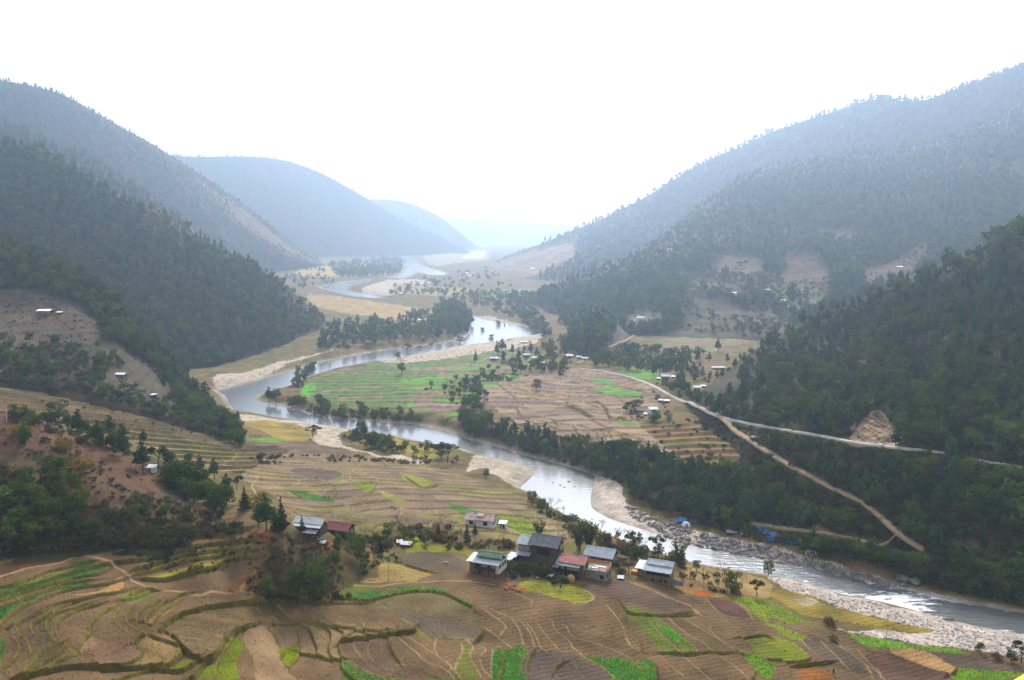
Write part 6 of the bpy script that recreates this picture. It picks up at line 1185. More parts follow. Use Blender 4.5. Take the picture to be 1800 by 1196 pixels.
def attic(par, x0, x1, y0, y1, z0, zr, mat='wood', inset=0.25):
    """dark open attic: gable triangles behind the overhang, posts under the ridge"""
    yc = (y0 + y1) / 2; m = MB()
    for xa, xb in ((x0 + inset, x0 + inset + 0.12), (x1 - inset - 0.12, x1 - inset)):
        V = [(xa, y0, z0), (xb, y0, z0), (xb, y1, z0), (xa, y1, z0), (xa, yc - .05, zr - 0.25), (xb, yc - .05, zr - 0.25), (xb, yc + .05, zr - 0.25), (xa, yc + .05, zr - 0.25)]
        m.hexa(V)
    return m.part('attic_gable', MAT[mat], par)
def window(par, face, a, z, w, h, pos, frame='frame', lights=1, at=0.0):
    """window on the front (face 'f', at x = a, wall y = pos) or the right end ('r', at y = a, wall x = pos)"""
    fr, pn = MB(), MB(); e = 0.15
    def bx(m, a0, a1, z0, z1, d0, d1):
        if face == 'f': m.box(a0, a1, pos - d1, pos - d0, z0, z1)
        else: m.box(pos + d0, pos + d1, a0, a1, z0, z1)
    bx(fr, a - w / 2 - e, a + w / 2 + e, z, z + e, 0.0, 0.1); bx(fr, a - w / 2 - e, a + w / 2 + e, z + h - e, z + h, 0.0, 0.1)
    bx(fr, a - w / 2 - e, a - w / 2, z + e, z + h - e, 0.0, 0.1); bx(fr, a + w / 2, a + w / 2 + e, z + e, z + h - e, 0.0, 0.1)
    for i in range(1, lights): c_ = a - w / 2 + w * i / lights; bx(fr, c_ - 0.08, c_ + 0.08, z + e, z + h - e, 0.0, 0.09)
    bx(fr, a - w / 2, a + w / 2, z + h * 0.55, z + h * 0.55 + 0.1, 0.0, 0.08)
    bx(pn, a - w / 2, a + w / 2, z + e, z + h - e, 0.003, 0.04)
    f = fr.part('window', MAT[frame], par); pn.part('pane', MAT['pane'], f); return f
def door(par, face, a, z, w, h, pos, mat='wood'):
    m = MB()
    if face == 'f': m.box(a - w / 2, a + w / 2, pos - 0.08, pos - 0.003, z, z + h)
    else: m.box(pos + 0.003, pos + 0.08, a - w / 2, a + w / 2, z, z + h)
    return m.part('door', MAT[mat], par)
def box_part(par, name, mat, *b, label=None): return MB().box(*b).part(name, MAT[mat], par, label)
def house_root(u, v, rot, label, cat='house', name='farmhouse', group=None, dz=0.0, sc=0.9):
    p = ground_under(u, v); o = link(name, None, label=label, cat=cat, group=group, loc=(p.x, p.y, p.z + dz), rotz=math.radians(rot), scale=(sc, sc, sc * 0.92)); return o
# 1 green roofed farmhouse
o = house_root(856, 1012, -22, 'farmhouse with green upper roof and grey eaves at the left of the village')
box_part(o, 'wall', 'mud', -4.2, 4.2, 0.2, 6.8, -1.5, 2.6); box_part(o, 'annexe_wall', 'mud', -7.0, -4.21, 1.0, 6.2, -1.5, 4.2)
box_part(o, 'upper_storey', 'wood', -4.4, 3.2, -0.1, 6.9, 2.61, 5.2); box_part(o, 'end_wall', 'lime', 3.21, 4.45, -0.12, 6.92, 1.2, 5.2, label='white limewashed end wall')
box_part(o, 'balcony', 'wood', -4.3, 3.1, -0.9, -0.11, 2.5, 3.2)
for x in (-1.4, -0.2, 1.9, 2.8): window(o, 'f', x, 3.3, 0.9, 1.5, -0.1, lights=2)
for y in (0.9, 3.2, 5.4): window(o, 'r', y, 3.1, 0.9, 1.5, 4.45, 'wood')
door(o, 'f', -2.8, -0.4, 1.0, 2.0, 0.2); attic(o, -4.4, 4.4, 0, 6.8, 5.21, 7.9)
for x in (-4, -1.5, 1, 3.3): box_part(o, 'post', 'wood', x - .08, x + .08, -0.85, -0.7, -1.2, 2.49)
shed_roof(o, -4.9, 5.0, -1.5, 5.0, 2.0, 6.35, 'grey'); shed_roof(o, -4.4, 4.9, 0.9, 6.2, 2.6, 6.75, 'green', 'middle_roof'); shed_roof(o, -8.0, -4.95, 0.2, 4.4, 7.0, 5.3, 'grey', 'annexe_roof')
gable(o, -3.6, 4.2, 1.6, 5.2, 7.0, 8.0, 'green', 'upper_roof', 0.6); shed_roof(o, -4.9, 5.0, 4.9, 6.35, 8.2, 5.0, 'grey', 'rear_roof')
# 2 the large house under dark slate
o = house_root(948, 992, -24, 'largest village house with dark slate roof and a lower grey roofed wing')
box_part(o, 'wall', 'darkmud', -3.4, 6.2, 0, 8.0, -2.0, 7.6); box_part(o, 'wing_wall', 'darkmud', -8.2, -3.41, 0.6, 7.4, -2, 3.9); box_part(o, 'wing_upper_storey', 'wood', -8.4, -3.42, 0.4, 7.5, 3.91, 7.0)
for x in (-7.6, -6.1, -4.6): window(o, 'f', x, 4.5, 0.95, 1.7, 0.4, lights=2)
box_part(o, 'balcony', 'wood', -0.6, 4.2, -1.0, -0.003, 4.4, 6.6); window(o, 'f', 1.0, 4.9, 1.4, 1.2, -1.0, 'wood', 3); window(o, 'f', 3.0, 4.9, 1.2, 1.2, -1.0, 'wood', 3)
for y, z in ((1.6, 5.0), (3.4, 5.0), (1.6, 2.2), (3.6, 2.2)): window(o, 'r', y, z, 0.7, 1.2, 6.2, 'wood')
for y in (5.4, 7.0): window(o, 'r', y, 5.0, 0.9, 1.7, 6.2)
attic(o, -3.4, 6.2, 0, 8.0, 7.61, 10.4); gable(o, -3.2, 6.2, 0, 8.0, 8.3, 10.6, 'slate', over=1.0, overx=1.1)
gable(o, -8.3, -3.5, 0.5, 7.4, 7.6, 9.2, 'grey', 'wing_roof', over=1.0, overx=0.6); shed_roof(o, -8.4, -3.3, -1.7, 3.2, 0.35, 4.1, 'grey')
for y in (1.0, 4.0, 7.0): box_part(o, 'post', 'wood', 6.0, 6.15, y, y + .15, 7.61, 8.6)
# 3 red roofed house
o = house_root(1004, 1016, -22, 'farmhouse with faded red roof and a row of pale windows')
box_part(o, 'wall', 'darkmud', -4.0, 4.0, 0.3, 6.2, -1.5, 2.3); box_part(o, 'upper_storey', 'wood', -4.3, 2.6, 0, 6.3, 2.31, 5.2); box_part(o, 'end_wall', 'darkmud', 2.61, 4.2, 0.1, 6.3, 2.31, 5.2)
for x in (-3.2, -0.9, 0.1, 1.1, 2.1): window(o, 'f', x, 3.1, 0.8, 1.6, 0, lights=2)
box_part(o, 'balcony', 'wood', -3.9, 2.4, -0.75, -0.003, 2.2, 2.9); window(o, 'r', 1.6, 3.2, 0.8, 1.5, 4.2)
for x in (-3.8, -1, 2.2): box_part(o, 'post', 'wood', x - .08, x + .08, -0.7, -0.55, -1.2, 2.19)
attic(o, -4.2, 4.2, 0.3, 6.2, 5.21, 7.5); shed_roof(o, -4.4, 3.4, -1.4, 4.9, 1.6, 5.95, 'grey'); gable(o, -3.9, 4.2, 0.6, 6.4, 6.2, 7.7, 'red', over=0.9, overx=0.9); shed_roof(o, -5.7, -4.45, -0.6, 5.0, 3.6, 6.6, 'grey', 'side_roof')
box_part(o, 'chimney', 'concrete', 0.6, 0.9, 3.3, 3.6, 7.7, 8.7); door(o, 'f', -2.2, 0, 1, 1.9, 0.3)
# 4 unfinished annexe with orange railing
o = house_root(1046, 1019, -22, 'unfinished flat roofed annexe ringed by a fresh orange timber railing', 'building', 'annexe')
box_part(o, 'wall', 'concrete', -4.0, 4.0, 0, 6.2, -1.5, 3.4); box_part(o, 'roof_slab', 'concrete', -4.15, 4.15, -0.15, 6.35, 3.41, 3.6)
for x in (-4.0, -1.4, 1.3, 3.9): box_part(o, 'railing_post', 'orange', x - .1, x + .1, -0.1, 0.1, 3.61, 5.0)
for y in (1.5, 3.1, 4.7, 6.2): box_part(o, 'railing_post', 'orange', 3.85, 4.05, y - .1, y + .1, 3.61, 5.0); box_part(o, 'railing_post', 'orange', -4.05, -3.85, y - .1, y + .1, 3.61, 5.0)
for z in (3.9, 4.3, 4.8): box_part(o, 'rail', 'orange', 4.051, 4.15, -0.2, 6.4, z, z + .18); box_part(o, 'rail', 'orange', -4.15, 4.05, 6.301, 6.4, z, z + .18)
for z in (3.9, 4.8): box_part(o, 'rail', 'orange', 1.0, 4.05, -0.2, -0.101, z, z + .18); box_part(o, 'rail', 'orange', -4.15, -4.051, -0.1, 6.3, z, z + .18)
for y in (1.6, 4.4): window(o, 'r', y, 0.8, 1.0, 1.6, 4.0, 'wood')
window(o, 'f', 2.4, 0.6, 1, 1.4, 0, 'wood'); box_part(o, 'lumber_pile', 'frame', -2.8, 0.4, 1.4, 2.2, 3.61, 3.9); box_part(o, 'lumber_pile', 'frame', -1.2, 2.8, 3.4, 4.2, 3.61, 3.8)
# 5 grey roofed mud house behind
o = house_root(1052, 992, -26, 'mud walled house with wide bent grey roof beside the bamboo')
box_part(o, 'wall', 'mud', -5.0, 5.0, 0, 6.6, -1.5, 3.6); attic(o, -5, 5, 0, 6.6, 3.61, 5.6); gable(o, -4.8, 4.8, 0, 6.6, 3.9, 5.8, 'grey', over=1.0, overx=1.0); box_part(o, 'end_storey', 'wood', 5.01, 5.3, 0.6, 6.0, 0.9, 4.2)
for y in (2.0, 4.2): window(o, 'r', y, 1.3, 1.0, 1.7, 5.3)
window(o, 'f', -2.6, 2.0, 0.9, 1.0, 0, 'wood'); window(o, 'f', 1.6, 2.0, 0.9, 1.0, 0, 'wood')
# 6 house at the right with three grey roofs
o = house_root(1155, 1024, -24, 'brown house with stepped grey roofs at the right of the village')
box_part(o, 'wall', 'mud', -4.0, 4.2, 0, 6.6, -1.5, 2.7); box_part(o, 'upper_storey', 'wood', -3.9, 4.4, -0.2, 6.7, 2.71, 5.0); box_part(o, 'annexe_wall', 'mud', -7.4, -4.01, 0.8, 6.0, -1.5, 4.4)
for x in (-2.8, -0.6, 1.4, 3.2): window(o, 'f', x, 3.1, 1.2, 1.4, -0.2, 'wood', 3)
for y in (1.2, 3.4, 5.4): window(o, 'r', y, 3.1, 0.9, 1.6, 4.4)
for x in (-1.6, 1.2, 3.0): window(o, 'f', x, 0.3, 0.8, 0.9, 0, 'wood')
attic(o, -4, 4.3, 0, 6.6, 5.01, 7.2); shed_roof(o, -4.9, 5.2, -1.5, 4.7, 2.5, 6.3, 'grey'); gable(o, -3.6, 4.4, 2.0, 5.6, 6.5, 7.4, 'grey', 'upper_roof', over=0.6, overx=0.8); shed_roof(o, -8.2, -4.95, -0.1, 4.4, 6.6, 5.2, 'grey', 'annexe_roof'); shed_roof(o, -4.9, 5.2, 4.9, 6.3, 8.0, 4.8, 'grey', 'rear_roof')
box_part(o, 'yard_wall', 'concrete', 4.7, 8.6, 2.6, 3.0, -1.2, 0.9); box_part(o, 'porch', 'orange', -10.0, -7.6, 2.0, 4.0, 0.2, 2.0)
# 7 white cottage
o = house_root(842, 926, -14, 'white limewashed cottage with rusty pink roof in the strip fields')
box_part(o, 'wall', 'lime', -5.6, 5.6, 0, 6.0, -1.2, 3.0)
for x in (-3.3, 2.6): window(o, 'f', x, 0.7, 1.4, 1.6, 0, 'wood', 2)
for y in (1.4, 3.8): window(o, 'r', y, 0.7, 1.0, 1.7, 5.6, 'wood')
box_part(o, 'attic_band', 'wood', -5.4, 5.4, 0.1, 5.9, 3.01, 3.25); gable(o, -5.6, 5.6, 0, 6.0, 3.4, 4.9, 'pink', over=0.7, overx=0.6); shed_roof(o, -1.2, 1.6, 0.9, 4.45, 3.0, 5.15, 'pink', 'roof_patch'); box_part(o, 'terrace_wall', 'mud', -4.0, 5.0, -2.6, -2.2, -2.2, -0.4)
o = house_root(883, 928, -12, 'tiny white hut with tilted white roof beside the cottage', 'hut', 'hut')
box_part(o, 'wall', 'lime', -1.3, 1.3, 0, 2.2, -0.6, 2.0); shed_roof(o, -1.7, 1.7, -0.5, 1.95, 2.7, 2.6, 'white', 'roof'); door(o, 'f', 0.5, 0, 0.7, 1.6, 0); window(o, 'f', -0.6, 0.9, 0.5, 0.7, 0, 'wood')
# 8 farm on the knoll
o = house_root(538, 936, -17, 'long farm building with double white roof on the red knoll', sc=0.74)
box_part(o, 'wall', 'darkmud', -6.5, 6.5, 0, 6.5, -1.5, 3.0); shed_roof(o, -7.2, 7.0, -1.0, 2.9, 2.6, 4.1, 'white'); gable(o, -6.4, 6.4, 1.6, 6.2, 4.2, 5.5, 'white', 'upper_roof', over=0.7, overx=0.6); attic(o, -6.4, 6.4, 1.6, 6.2, 3.01, 5.3)
for x in (-4, -1, 2): window(o, 'f', x, 1.0, 1.0, 1.3, 0)
box_part(o, 'chimney', 'lime', -1.0, -0.6, 3.7, 4.1, 5.5, 6.6); door(o, 'f', 4.4, 0, 1.0, 2.0, 0)
o = house_root(546, 944, -15, 'low white sheet lean to on posts below the farm', 'shed', 'shed')
shed_roof(o, -2.6, 2.6, -1.6, 2.0, 1.6, 2.7, 'white', 'roof')
for x in (-2.3, 2.1): box_part(o, 'post', 'wood', x, x + .15, -1.4, -1.25, -1.2, 1.95); box_part(o, 'post', 'wood', x, x + .15, 1.3, 1.45, -1.2, 2.5)
box_part(o, 'wall', 'lime', -0.6, 2.4, 1.0, 1.2, -1, 2.4)
o = house_root(592, 942, -20, 'house with maroon roof beside the white roofed farm', sc=0.78)
box_part(o, 'wall', 'darkmud', -4.8, 4.8, 0, 6.4, -1.5, 3.0); attic(o, -4.8, 4.8, 0, 6.4, 3.01, 5.2); gable(o, -5.0, 4.8, 0, 6.4, 3.4, 5.4, 'maroon', over=0.9, overx=0.8)
for y in (1.8, 4.0): window(o, 'r', y, 0.9, 0.9, 1.4, 4.8)
window(o, 'f', -2, 1.0, 1, 1.2, 0, 'wood'); window(o, 'f', 1.4, 1.0, 1, 1.2, 0, 'wood'); box_part(o, 'chimney', 'lime', 0.3, 0.6, 3.0, 3.3, 5.4, 7.2)
def shedlet(u, v, w, d, h, rot, roof, label, wall='wood'):
    o = house_root(u, v, rot, label, 'shed', 'shed', sc=0.72); box_part(o, 'wall', wall, -w / 2, w / 2, 0, d, -0.8, h); shed_roof(o, -w / 2 - .3, w / 2 + .3, -0.5, h + .1, d + .4, h + .7, roof, 'roof'); door(o, 'f', 0, 0, min(0.8, w * .4), h * 0.8, 0); return o
shedlet(900, 985, 4.0, 3.0, 2.0, -30, 'white', 'white roofed shed leaning on the large house, upper of the pair'); shedlet(893, 989, 2.6, 2.2, 1.5, -34, 'white', 'white roofed shed leaning on the large house, lower of the pair')
shedlet(712, 962, 4.6, 2.6, 1.3, -16, 'white', 'half fallen shed with crumpled white sheets by the hedge'); shedlet(703, 958, 2.4, 2, 1.3, 12, 'white', 'small white sheeted shed beside the half fallen one')
shedlet(966, 1017, 2.6, 1.4, 0.9, -16, 'white', 'low white sheet roof over the garden by the round meadow'); shedlet(976, 1004, 2.4, 3.0, 1.9, -30, 'grey', 'narrow grey shed between the slate roof and the red roof')
shedlet(560, 951, 1.6, 1.2, 0.6, -30, 'white', 'white sheet on the red slope, upper'); shedlet(566, 957, 2.2, 1.4, 0.6, -18, 'white', 'white sheet on the red slope, lower'); shedlet(263, 829, 3.8, 3.0, 1.9, -10, 'white', 'small white hut half hidden by the ridge trees', 'lime'); shedlet(1091, 1020, 2.4, 1.5, 0.9, -10, 'white', 'low white sheet beside the orange railed annexe')
# smaller houses up the valley
def cottage(u, v, w, d, h, rot, wall, roof, label, rise=1.6, n=3, upper=True, cat='house', dz=0.0):
    o = house_root(u, v, rot, label, cat, 'house', dz=dz, sc=0.64); hl = h * (0.55 if upper else 1)
    box_part(o, 'wall', wall, -w / 2, w / 2, 0, d, -3, hl)
    if upper: box_part(o, 'upper_storey', 'wood' if wall != 'lime' else 'lime', -w / 2 - .2, w / 2 + .2, -.2, d + .2, hl + .002, h)
    for i in range(n):
        x = -w / 2 + w * (i + .5) / n; window(o, 'f', x, h - 1.9 if h > 2.6 else 0.6, w / n * .5, 1.4, -.2 if upper else 0, 'frame' if wall != 'lime' else 'wood')
        if upper and h > 5: window(o, 'f', x, 0.9, w / n * .4, 1.3, 0, 'wood')
    window(o, 'r', d * .5, h - 1.9 if h > 2.6 else .6, d * .25, 1.4, w / 2 + (.2 if upper else 0), 'wood'); door(o, 'f', w * .08, 0, 1.0, 1.9, 0)
    attic(o, -w / 2, w / 2, 0, d, h + .002, h + rise + .3); gable(o, -w / 2, w / 2, 0, d, h + .5, h + .5 + rise, roof, over=1.0, overx=0.9); return o
cottage(77, 555, 11, 8, 4.6, 4, 'brick', 'white', 'dark red farmhouse with white roof on the upper left slope', 1.2)
cottage(211, 664, 7.2, 6, 2.8, -6, 'mud', 'white', 'small house with flat white roof on the red bench at the left', 0.8, 3, False)
shedlet(103, 553, 4, 3, 1.8, 0, 'grey', 'grey shed beside the dark red farmhouse'); shedlet(268, 698, 4, 3, 1.6, -10, 'grey', 'dark little hut in the scrub below the red bench')
cottage(1149, 729, 7.0, 8, 5.2, 4, 'lime', 'white', 'white house with bent white roof between bushes by the road', 1.3, 1)
shedlet(1135, 731, 2.4, 2, 1.4, 0, 'white', 'white outhouse left of the bent roofed house'); shedlet(1172, 708, 4, 3, 1.6, -20, 'white', 'white shed right under the road bend'); shedlet(1161, 707, 4, 3, 1.6, -20, 'grey', 'grey shed left of the road bend shed')
cottage(1170, 668, 8, 7, 4.2, -8, 'darkmud', 'grey', 'dark roadside house with curved grey roof above the green field', 1.6); shedlet(1183, 665, 3.4, 3, 1.6, -10, 'white', 'white shed right of the dark roadside house'); shedlet(1158, 668, 3.4, 3, 1.5, 0, 'white', 'white shed left of the dark roadside house')
cottage(1226, 687, 6.0, 6, 3.6, -10, 'lime', 'white', 'bright white roofed house in the trees above the road', 1.2, 2); shedlet(1236, 682, 4.4, 3, 1.8, -12, 'white', 'lean to right of the bright white roofed house')
cottage(1258, 650, 8, 5, 2.6, -12, 'brick', 'white', 'long white roofed row house at the foot of the pine hillside', 1.0, 3, False); shedlet(1270, 650, 4.4, 4, 2.4, -12, 'white', 'shed at the right of the row house')
shedlet(1327, 774, 4.6, 3, 1.8, -20, 'slate', 'dark hut in the scrub beside the dirt road')
cottage(868, 634, 11, 8, 3.0, -8, 'mud', 'grey', 'wide low house with curved pale roof at the left of the hamlet', 1.6); cottage(926, 629, 9, 8, 4.0, 8, 'darkmud', 'grey', 'dark house among the tall hamlet trees', 1.8); cottage(940, 633, 6, 6, 3.2, -12, 'lime', 'white', 'white hamlet house behind the dark one', 1.2, 2)
cottage(948, 634, 5, 5, 3.0, -20, 'lime', 'grey', 'small hamlet house to the right of the white one', 1.2, 2); cottage(954, 642, 5, 5, 3.2, 0, 'lime', 'white', 'lowest white house of the hamlet', 1.0, 2); cottage(1001, 631, 8.5, 7, 4.6, -4, 'brick', 'white', 'brick house with long white roof beside the bare earth', 1.2)
cottage(1018, 631, 6, 6, 2.8, -10, 'lime', 'white', 'first of the pale houses under the knoll', 1.0, 2); cottage(1028, 634, 7, 6, 3.2, -12, 'lime', 'grey', 'second and larger of the pale houses under the knoll', 1.2, 2); cottage(1044, 632, 5, 5, 2.4, -12, 'mud', 'grey', 'last small house under the knoll before the trees', 1.0, 2)
cottage(1126, 565, 12, 9, 6.4, -10, 'lime', 'grey', 'white two storey farmhouse with grey roof alone on the spur', 1.6, 4); shedlet(1113, 566, 5, 4, 2, -10, 'grey', 'grey outbuilding left of the spur farmhouse'); cottage(1311, 482, 15, 9, 6.0, 4, 'lime', 'maroon', 'large white house with dark red roof high in the clearing', 1.8, 5)
cottage(1262, 486, 6, 5, 2.4, 0, 'lime', 'white', 'small white cabin left of the dark red roof', 1, 2); cottage(1291, 519, 8, 7, 4.2, -16, 'lime', 'white', 'white house with tilted roof in the middle of the slope hamlet', 1.4, 3); cottage(1271, 517, 4.4, 4, 2.2, 0, 'brick', 'red', 'tiny reddish hut left of the tilted roof', .8, 1)
cottage(1347, 513, 12, 8, 3.6, 4, 'darkmud', 'grey', 'long grey house below the terraces', 1.4, 4); cottage(1376, 532, 9.5, 7, 4.2, -6, 'lime', 'white', 'white house at the edge of the green terraces', 1.4, 3); cottage(1362, 484, 4.4, 4, 2, 0, 'lime', 'pink', 'tiny pink hut right of the dark red roof', .8, 1)
cottage(1582, 472, 11, 8, 3, -10, 'mud', 'white', 'white roofed house on the red earth behind the pine ridge', 1.2, 3); cottage(1178, 442, 12, 8, 5, 0, 'lime', 'pink', 'pinkish house high in the forest', 1.4, 3); cottage(972, 441, 13, 9, 4, 0, 'lime', 'pink', 'house on the hazy brown clearing', 1.4, 3); cottage(936, 475, 13, 10, 6, 0, 'lime', 'grey', 'pale tall house on the hazy lower slope', 1.6, 3)
cottage(867, 478, 12, 9, 4, 0, 'lime', 'red', 'reddish roof above the far hamlet', 1.4, 3); cottage(820, 482, 14, 9, 5, 0, 'lime', 'grey', 'left house of the far hazy hamlet', 1.6, 3); cottage(826, 486, 13, 9, 4, -6, 'lime', 'white', 'middle lower house of the far hazy hamlet', 1.4, 3); cottage(834, 482, 13, 9, 5, 4, 'lime', 'maroon', 'right house of the far hazy hamlet', 1.6, 3)
cottage(583, 462, 30, 14, 7, 0, 'lime', 'white', 'bright long building at the foot of the hazy mountain', 2, 5); cottage(771, 511, 14, 9, 3, -10, 'lime', 'white', 'white roof among far trees on the valley floor', 1.4, 3); cottage(704, 519, 13, 9, 4, -20, 'mud', 'white', 'white roofed house by the far river bend', 1.4, 3); cottage(738, 565, 7, 6, 3, 0, 'lime', 'white', 'little white house on the wooded terrace', 1.2, 2)
cottage(807, 599, 12, 7, 3.4, 0, 'concrete', 'grey', 'grey hut on the sand by the blue channel', 1, 3, False); cottage(922, 604, 12, 6, 2.4, 0, 'lime', 'white', 'low pale sheds beyond the green field', 1, 4, False)

# ------------------------------------------------------------------ camp on the far bank
M_blue = noisy('blue_tarpaulin', (0.015, 0.13, 0.33), (0.04, 0.23, 0.43), 1.0, 0.5, 0.3); M_navy = principled('blue_wall_cloth', (0.02, 0.09, 0.28), 0.7)
M_wht = noisy('white_canvas', (0.66, 0.66, 0.64), (0.78, 0.78, 0.76), 1.0, 0.8, 0.1)
def tent(u, v, w, d, h, rot, label, top=None, side=None):
    p = ground_under(u, v); o = link('tent', None, label=label, cat='tent', loc=p, rotz=math.radians(rot)); m = MB(); e = h * 0.45
    m.slab((-w / 2 - .2, -0.2, e), (w / 2 + .2, -0.2, e), (w / 2 + .1, d / 2, h - .05), (-w / 2 - .1, d / 2, h), 0.06); m.slab((-w / 2 - .1, d / 2 + .01, h), (w / 2 + .1, d / 2 + .01, h - .05), (w / 2 + .2, d + .2, e), (-w / 2 - .2, d + .2, e), 0.06); m.part('canopy', top or M_blue, o)
    s_ = MB(); s_.box(-w / 2, w / 2, 0.05, 0.1, -.6, e); s_.box(-w / 2, w / 2, d - .1, d - .05, -.6, e); s_.box(-w / 2, -w / 2 + .05, .1, d - .1, -.6, e); s_.box(w / 2 - .05, w / 2, .1, d - .1, -.6, e); s_.part('side_cloth', side or M_navy, o)
    q = MB()
    for x in (-w / 2 - .12, w / 2 + .12): q.tube([(x, d / 2, -.5), (x, d / 2, h - .06)], [.05, .05], 5)
    q.part('pole', MAT['frame'], o); return o
tent(1198, 921, 3.2, 2.6, 2.2, -20, 'blue tent touching the white dome tent'); tent(1239, 916, 2.8, 2.4, 2.6, 30, 'blue tent under the trees right of the white dome'); tent(1220, 921, 2.2, 2, 1.6, 0, 'small dark blue tent between dome and trees', side=M_navy)
tent(1331, 933, 2.6, 2.2, 1.8, 10, 'leftmost blue tent of the camp by the big boulder'); tent(1342, 938, 2.6, 2.2, 2.0, -10, 'upper blue tent of the camp row'); tent(1350, 943, 3.6, 2.6, 2.2, -25, 'largest bright blue tent of the camp row'); tent(1360, 947, 2.6, 2.4, 2.2, 20, 'pale blue tent behind the lowest one'); tent(1357, 955, 4.0, 2.8, 2.2, -20, 'lowest blue tent nearest the river'); tent(1386, 957, 3.8, 2.6, 2.0, -8, 'blue tent right of the lowest one under pines'); tent(1401, 959, 3, 2.4, 1.6, 0, 'dark blue tent deep under the right pines')
p = ground_under(1206, 925); o = link('dome_tent', None, label='white dome tent at the edge of the boulders', cat='tent', loc=p); m = MB(); K = 14
ring = [[(1.9 * math.cos(a) * math.cos(b), 1.5 * math.sin(a) * math.cos(b), 2.1 * math.sin(b) - .2) for a in np.linspace(0, 2 * math.pi, K, endpoint=False)] for b in (0, .35, .7, 1.05, 1.4)]
V = np.array(ring).reshape(-1, 3); f4 = [(i * K + j, i * K + (j + 1) % K, (i + 1) * K + (j + 1) % K, (i + 1) * K + j) for i in range(4) for j in range(K)]
m.add(np.vstack([V, [[0, 0, 1.92]]]), f4, [(4 * K + j, 4 * K + (j + 1) % K, 5 * K) for j in range(K)]); m.part('shell', M_wht, o, smooth=True); MB().hexa([(-.5, -1.62, -.2), (.5, -1.62, -.2), (.5, -1.45, -.2), (-.5, -1.45, -.2), (-.25, -1.35, 1.2), (.25, -1.35, 1.2), (.25, -1.2, 1.2), (-.25, -1.2, 1.2)]).part('door_flap', M_navy, o)
shedlet(1287, 941, 5.4, 3, 1.5, -14, 'white', 'white roofed camp kitchen at the edge of the dark trees'); shedlet(1308, 944, 3, 2.4, 1.2, -14, 'white', 'small pale shelter right of the camp kitchen'); shedlet(1420, 975, 2.0, 1.8, 1.6, -10, 'white', 'left of the two white cabins by the river', 'lime'); shedlet(1431, 976, 2.2, 1.8, 1.6, -10, 'white', 'right of the two white cabins by the river', 'lime'); shedlet(1396, 927, 2.4, 2, 1.2, 0, 'white', 'tiny white hut on the camp track', 'lime')
p = ground_under(1546, 787); o = link('tarp_heap', rock_mesh(12, 1, M_wht, 0.7), label='white tarpaulin covered heap on the road under the rock scar', cat='heap', loc=(p.x, p.y, p.z + .8), scale=(2.0, 1.4, 1.5))

# ------------------------------------------------------------------ straw, poles, flags, animals, a farmer
def haystack(u, v, r_, h, label):
    p = ground_under(u, v); o = link('haystack', None, label=label, cat='haystack', loc=p); prof = [(r_ * .82, -.4), (r_ * .95, h * .25), (r_, h * .5), (r_ * .8, h * .72), (r_ * .4, h * .92), (.08, h)]; K = 14; q = np.random.default_rng(int(u))
    V = [(x * (1 + q.normal(0, .05)) * math.cos(2 * math.pi * j / K), x * (1 + q.normal(0, .05)) * math.sin(2 * math.pi * j / K), z + q.normal(0, .05)) for x, z in prof for j in range(K)]
    MB().add(V, [(i * K + j, i * K + (j + 1) % K, (i + 1) * K + (j + 1) % K, (i + 1) * K + j) for i in range(len(prof) - 1) for j in range(K)], []).part('straw', MAT['straw'], o); MB().tube([(0, 0, 0), (0, 0, h + .7)], [.07, .05], 5).part('pole', MAT['wood'], o)
haystack(859, 979, 1.5, 2.0, 'golden haystack behind the green roof'); haystack(1003, 1022, 1.3, 2.2, 'golden haystack in front of the red roofed house'); haystack(992, 1020, .8, 1.2, 'small straw heap left of the golden haystack')
for u, v, s_, lb in ((895, 1032, 1.5, 'largest orange earth heap beside the round meadow'), (903, 1036, 1.2, 'orange earth heap right of the largest one'), (890, 1035, 1.0, 'orange earth heap left of the largest one'), (909, 1040, .9, 'rightmost small orange earth heap by the meadow'), (900, 1030, 1.0, 'orange earth heap behind the largest one')):
    p = ground_under(u, v); link('earth_heap', rock_mesh(int(u), 1, noisy('orange_earth', (0.30, 0.12, 0.04), (0.16, 0.08, 0.045), 2.0, .95, .05), .5), label=lb, cat='heap', group='orange heaps by the round meadow', loc=(p.x, p.y, p.z + .1), rotz=v, scale=(s_ * 1.4, s_, s_))
def pole(u, v, h, label, flag=False, arms=True):
    p = ground_under(u, v); nm = 'prayer_flag' if flag else 'power_pole'; o = link(nm, None, label=label, cat='flag' if flag else 'pole', loc=p); MB().tube([(0, 0, -.5), (0, 0, h)], [.1, .06], 6).part('pole', MAT['frame'] if flag else MAT['concrete'], o)
    globals()['o_last'] = o
    if flag: MB().box(.07, .75, -.02, .02, h * .25, h * .97).part('cloth', MAT['white_flag'], o)
    elif arms:
        MB().box(-.9, .9, -.06, .06, h - .55, h - .43).part('crossarm', MAT['wood'], o); q = MB()
        for x in (-.8, 0, .8): q.tube([(x, 0, h - .43), (x, 0, h - .2)], [.05, .03], 5)
        q.part('insulator', MAT['pane'], o)
pole(683, 1020, 7.5, 'thin power pole standing in the pale field'); pole(653, 1062, 7.5, 'power pole at the green strip'); pole(743, 901, 7, 'power pole in the straw fields below the bend'); pole(749, 960, 6, 'power pole beside the hedge'); pole(1557, 1139, 7, 'power pole among the ploughed strips'); pole(1718, 1178, 6, 'power pole in the brown field near the right edge'); pole(80, 1160, 7, 'power pole in the near left terraces')
pole(738, 1036, 4, 'short pole in the bright green strip', arms=False)
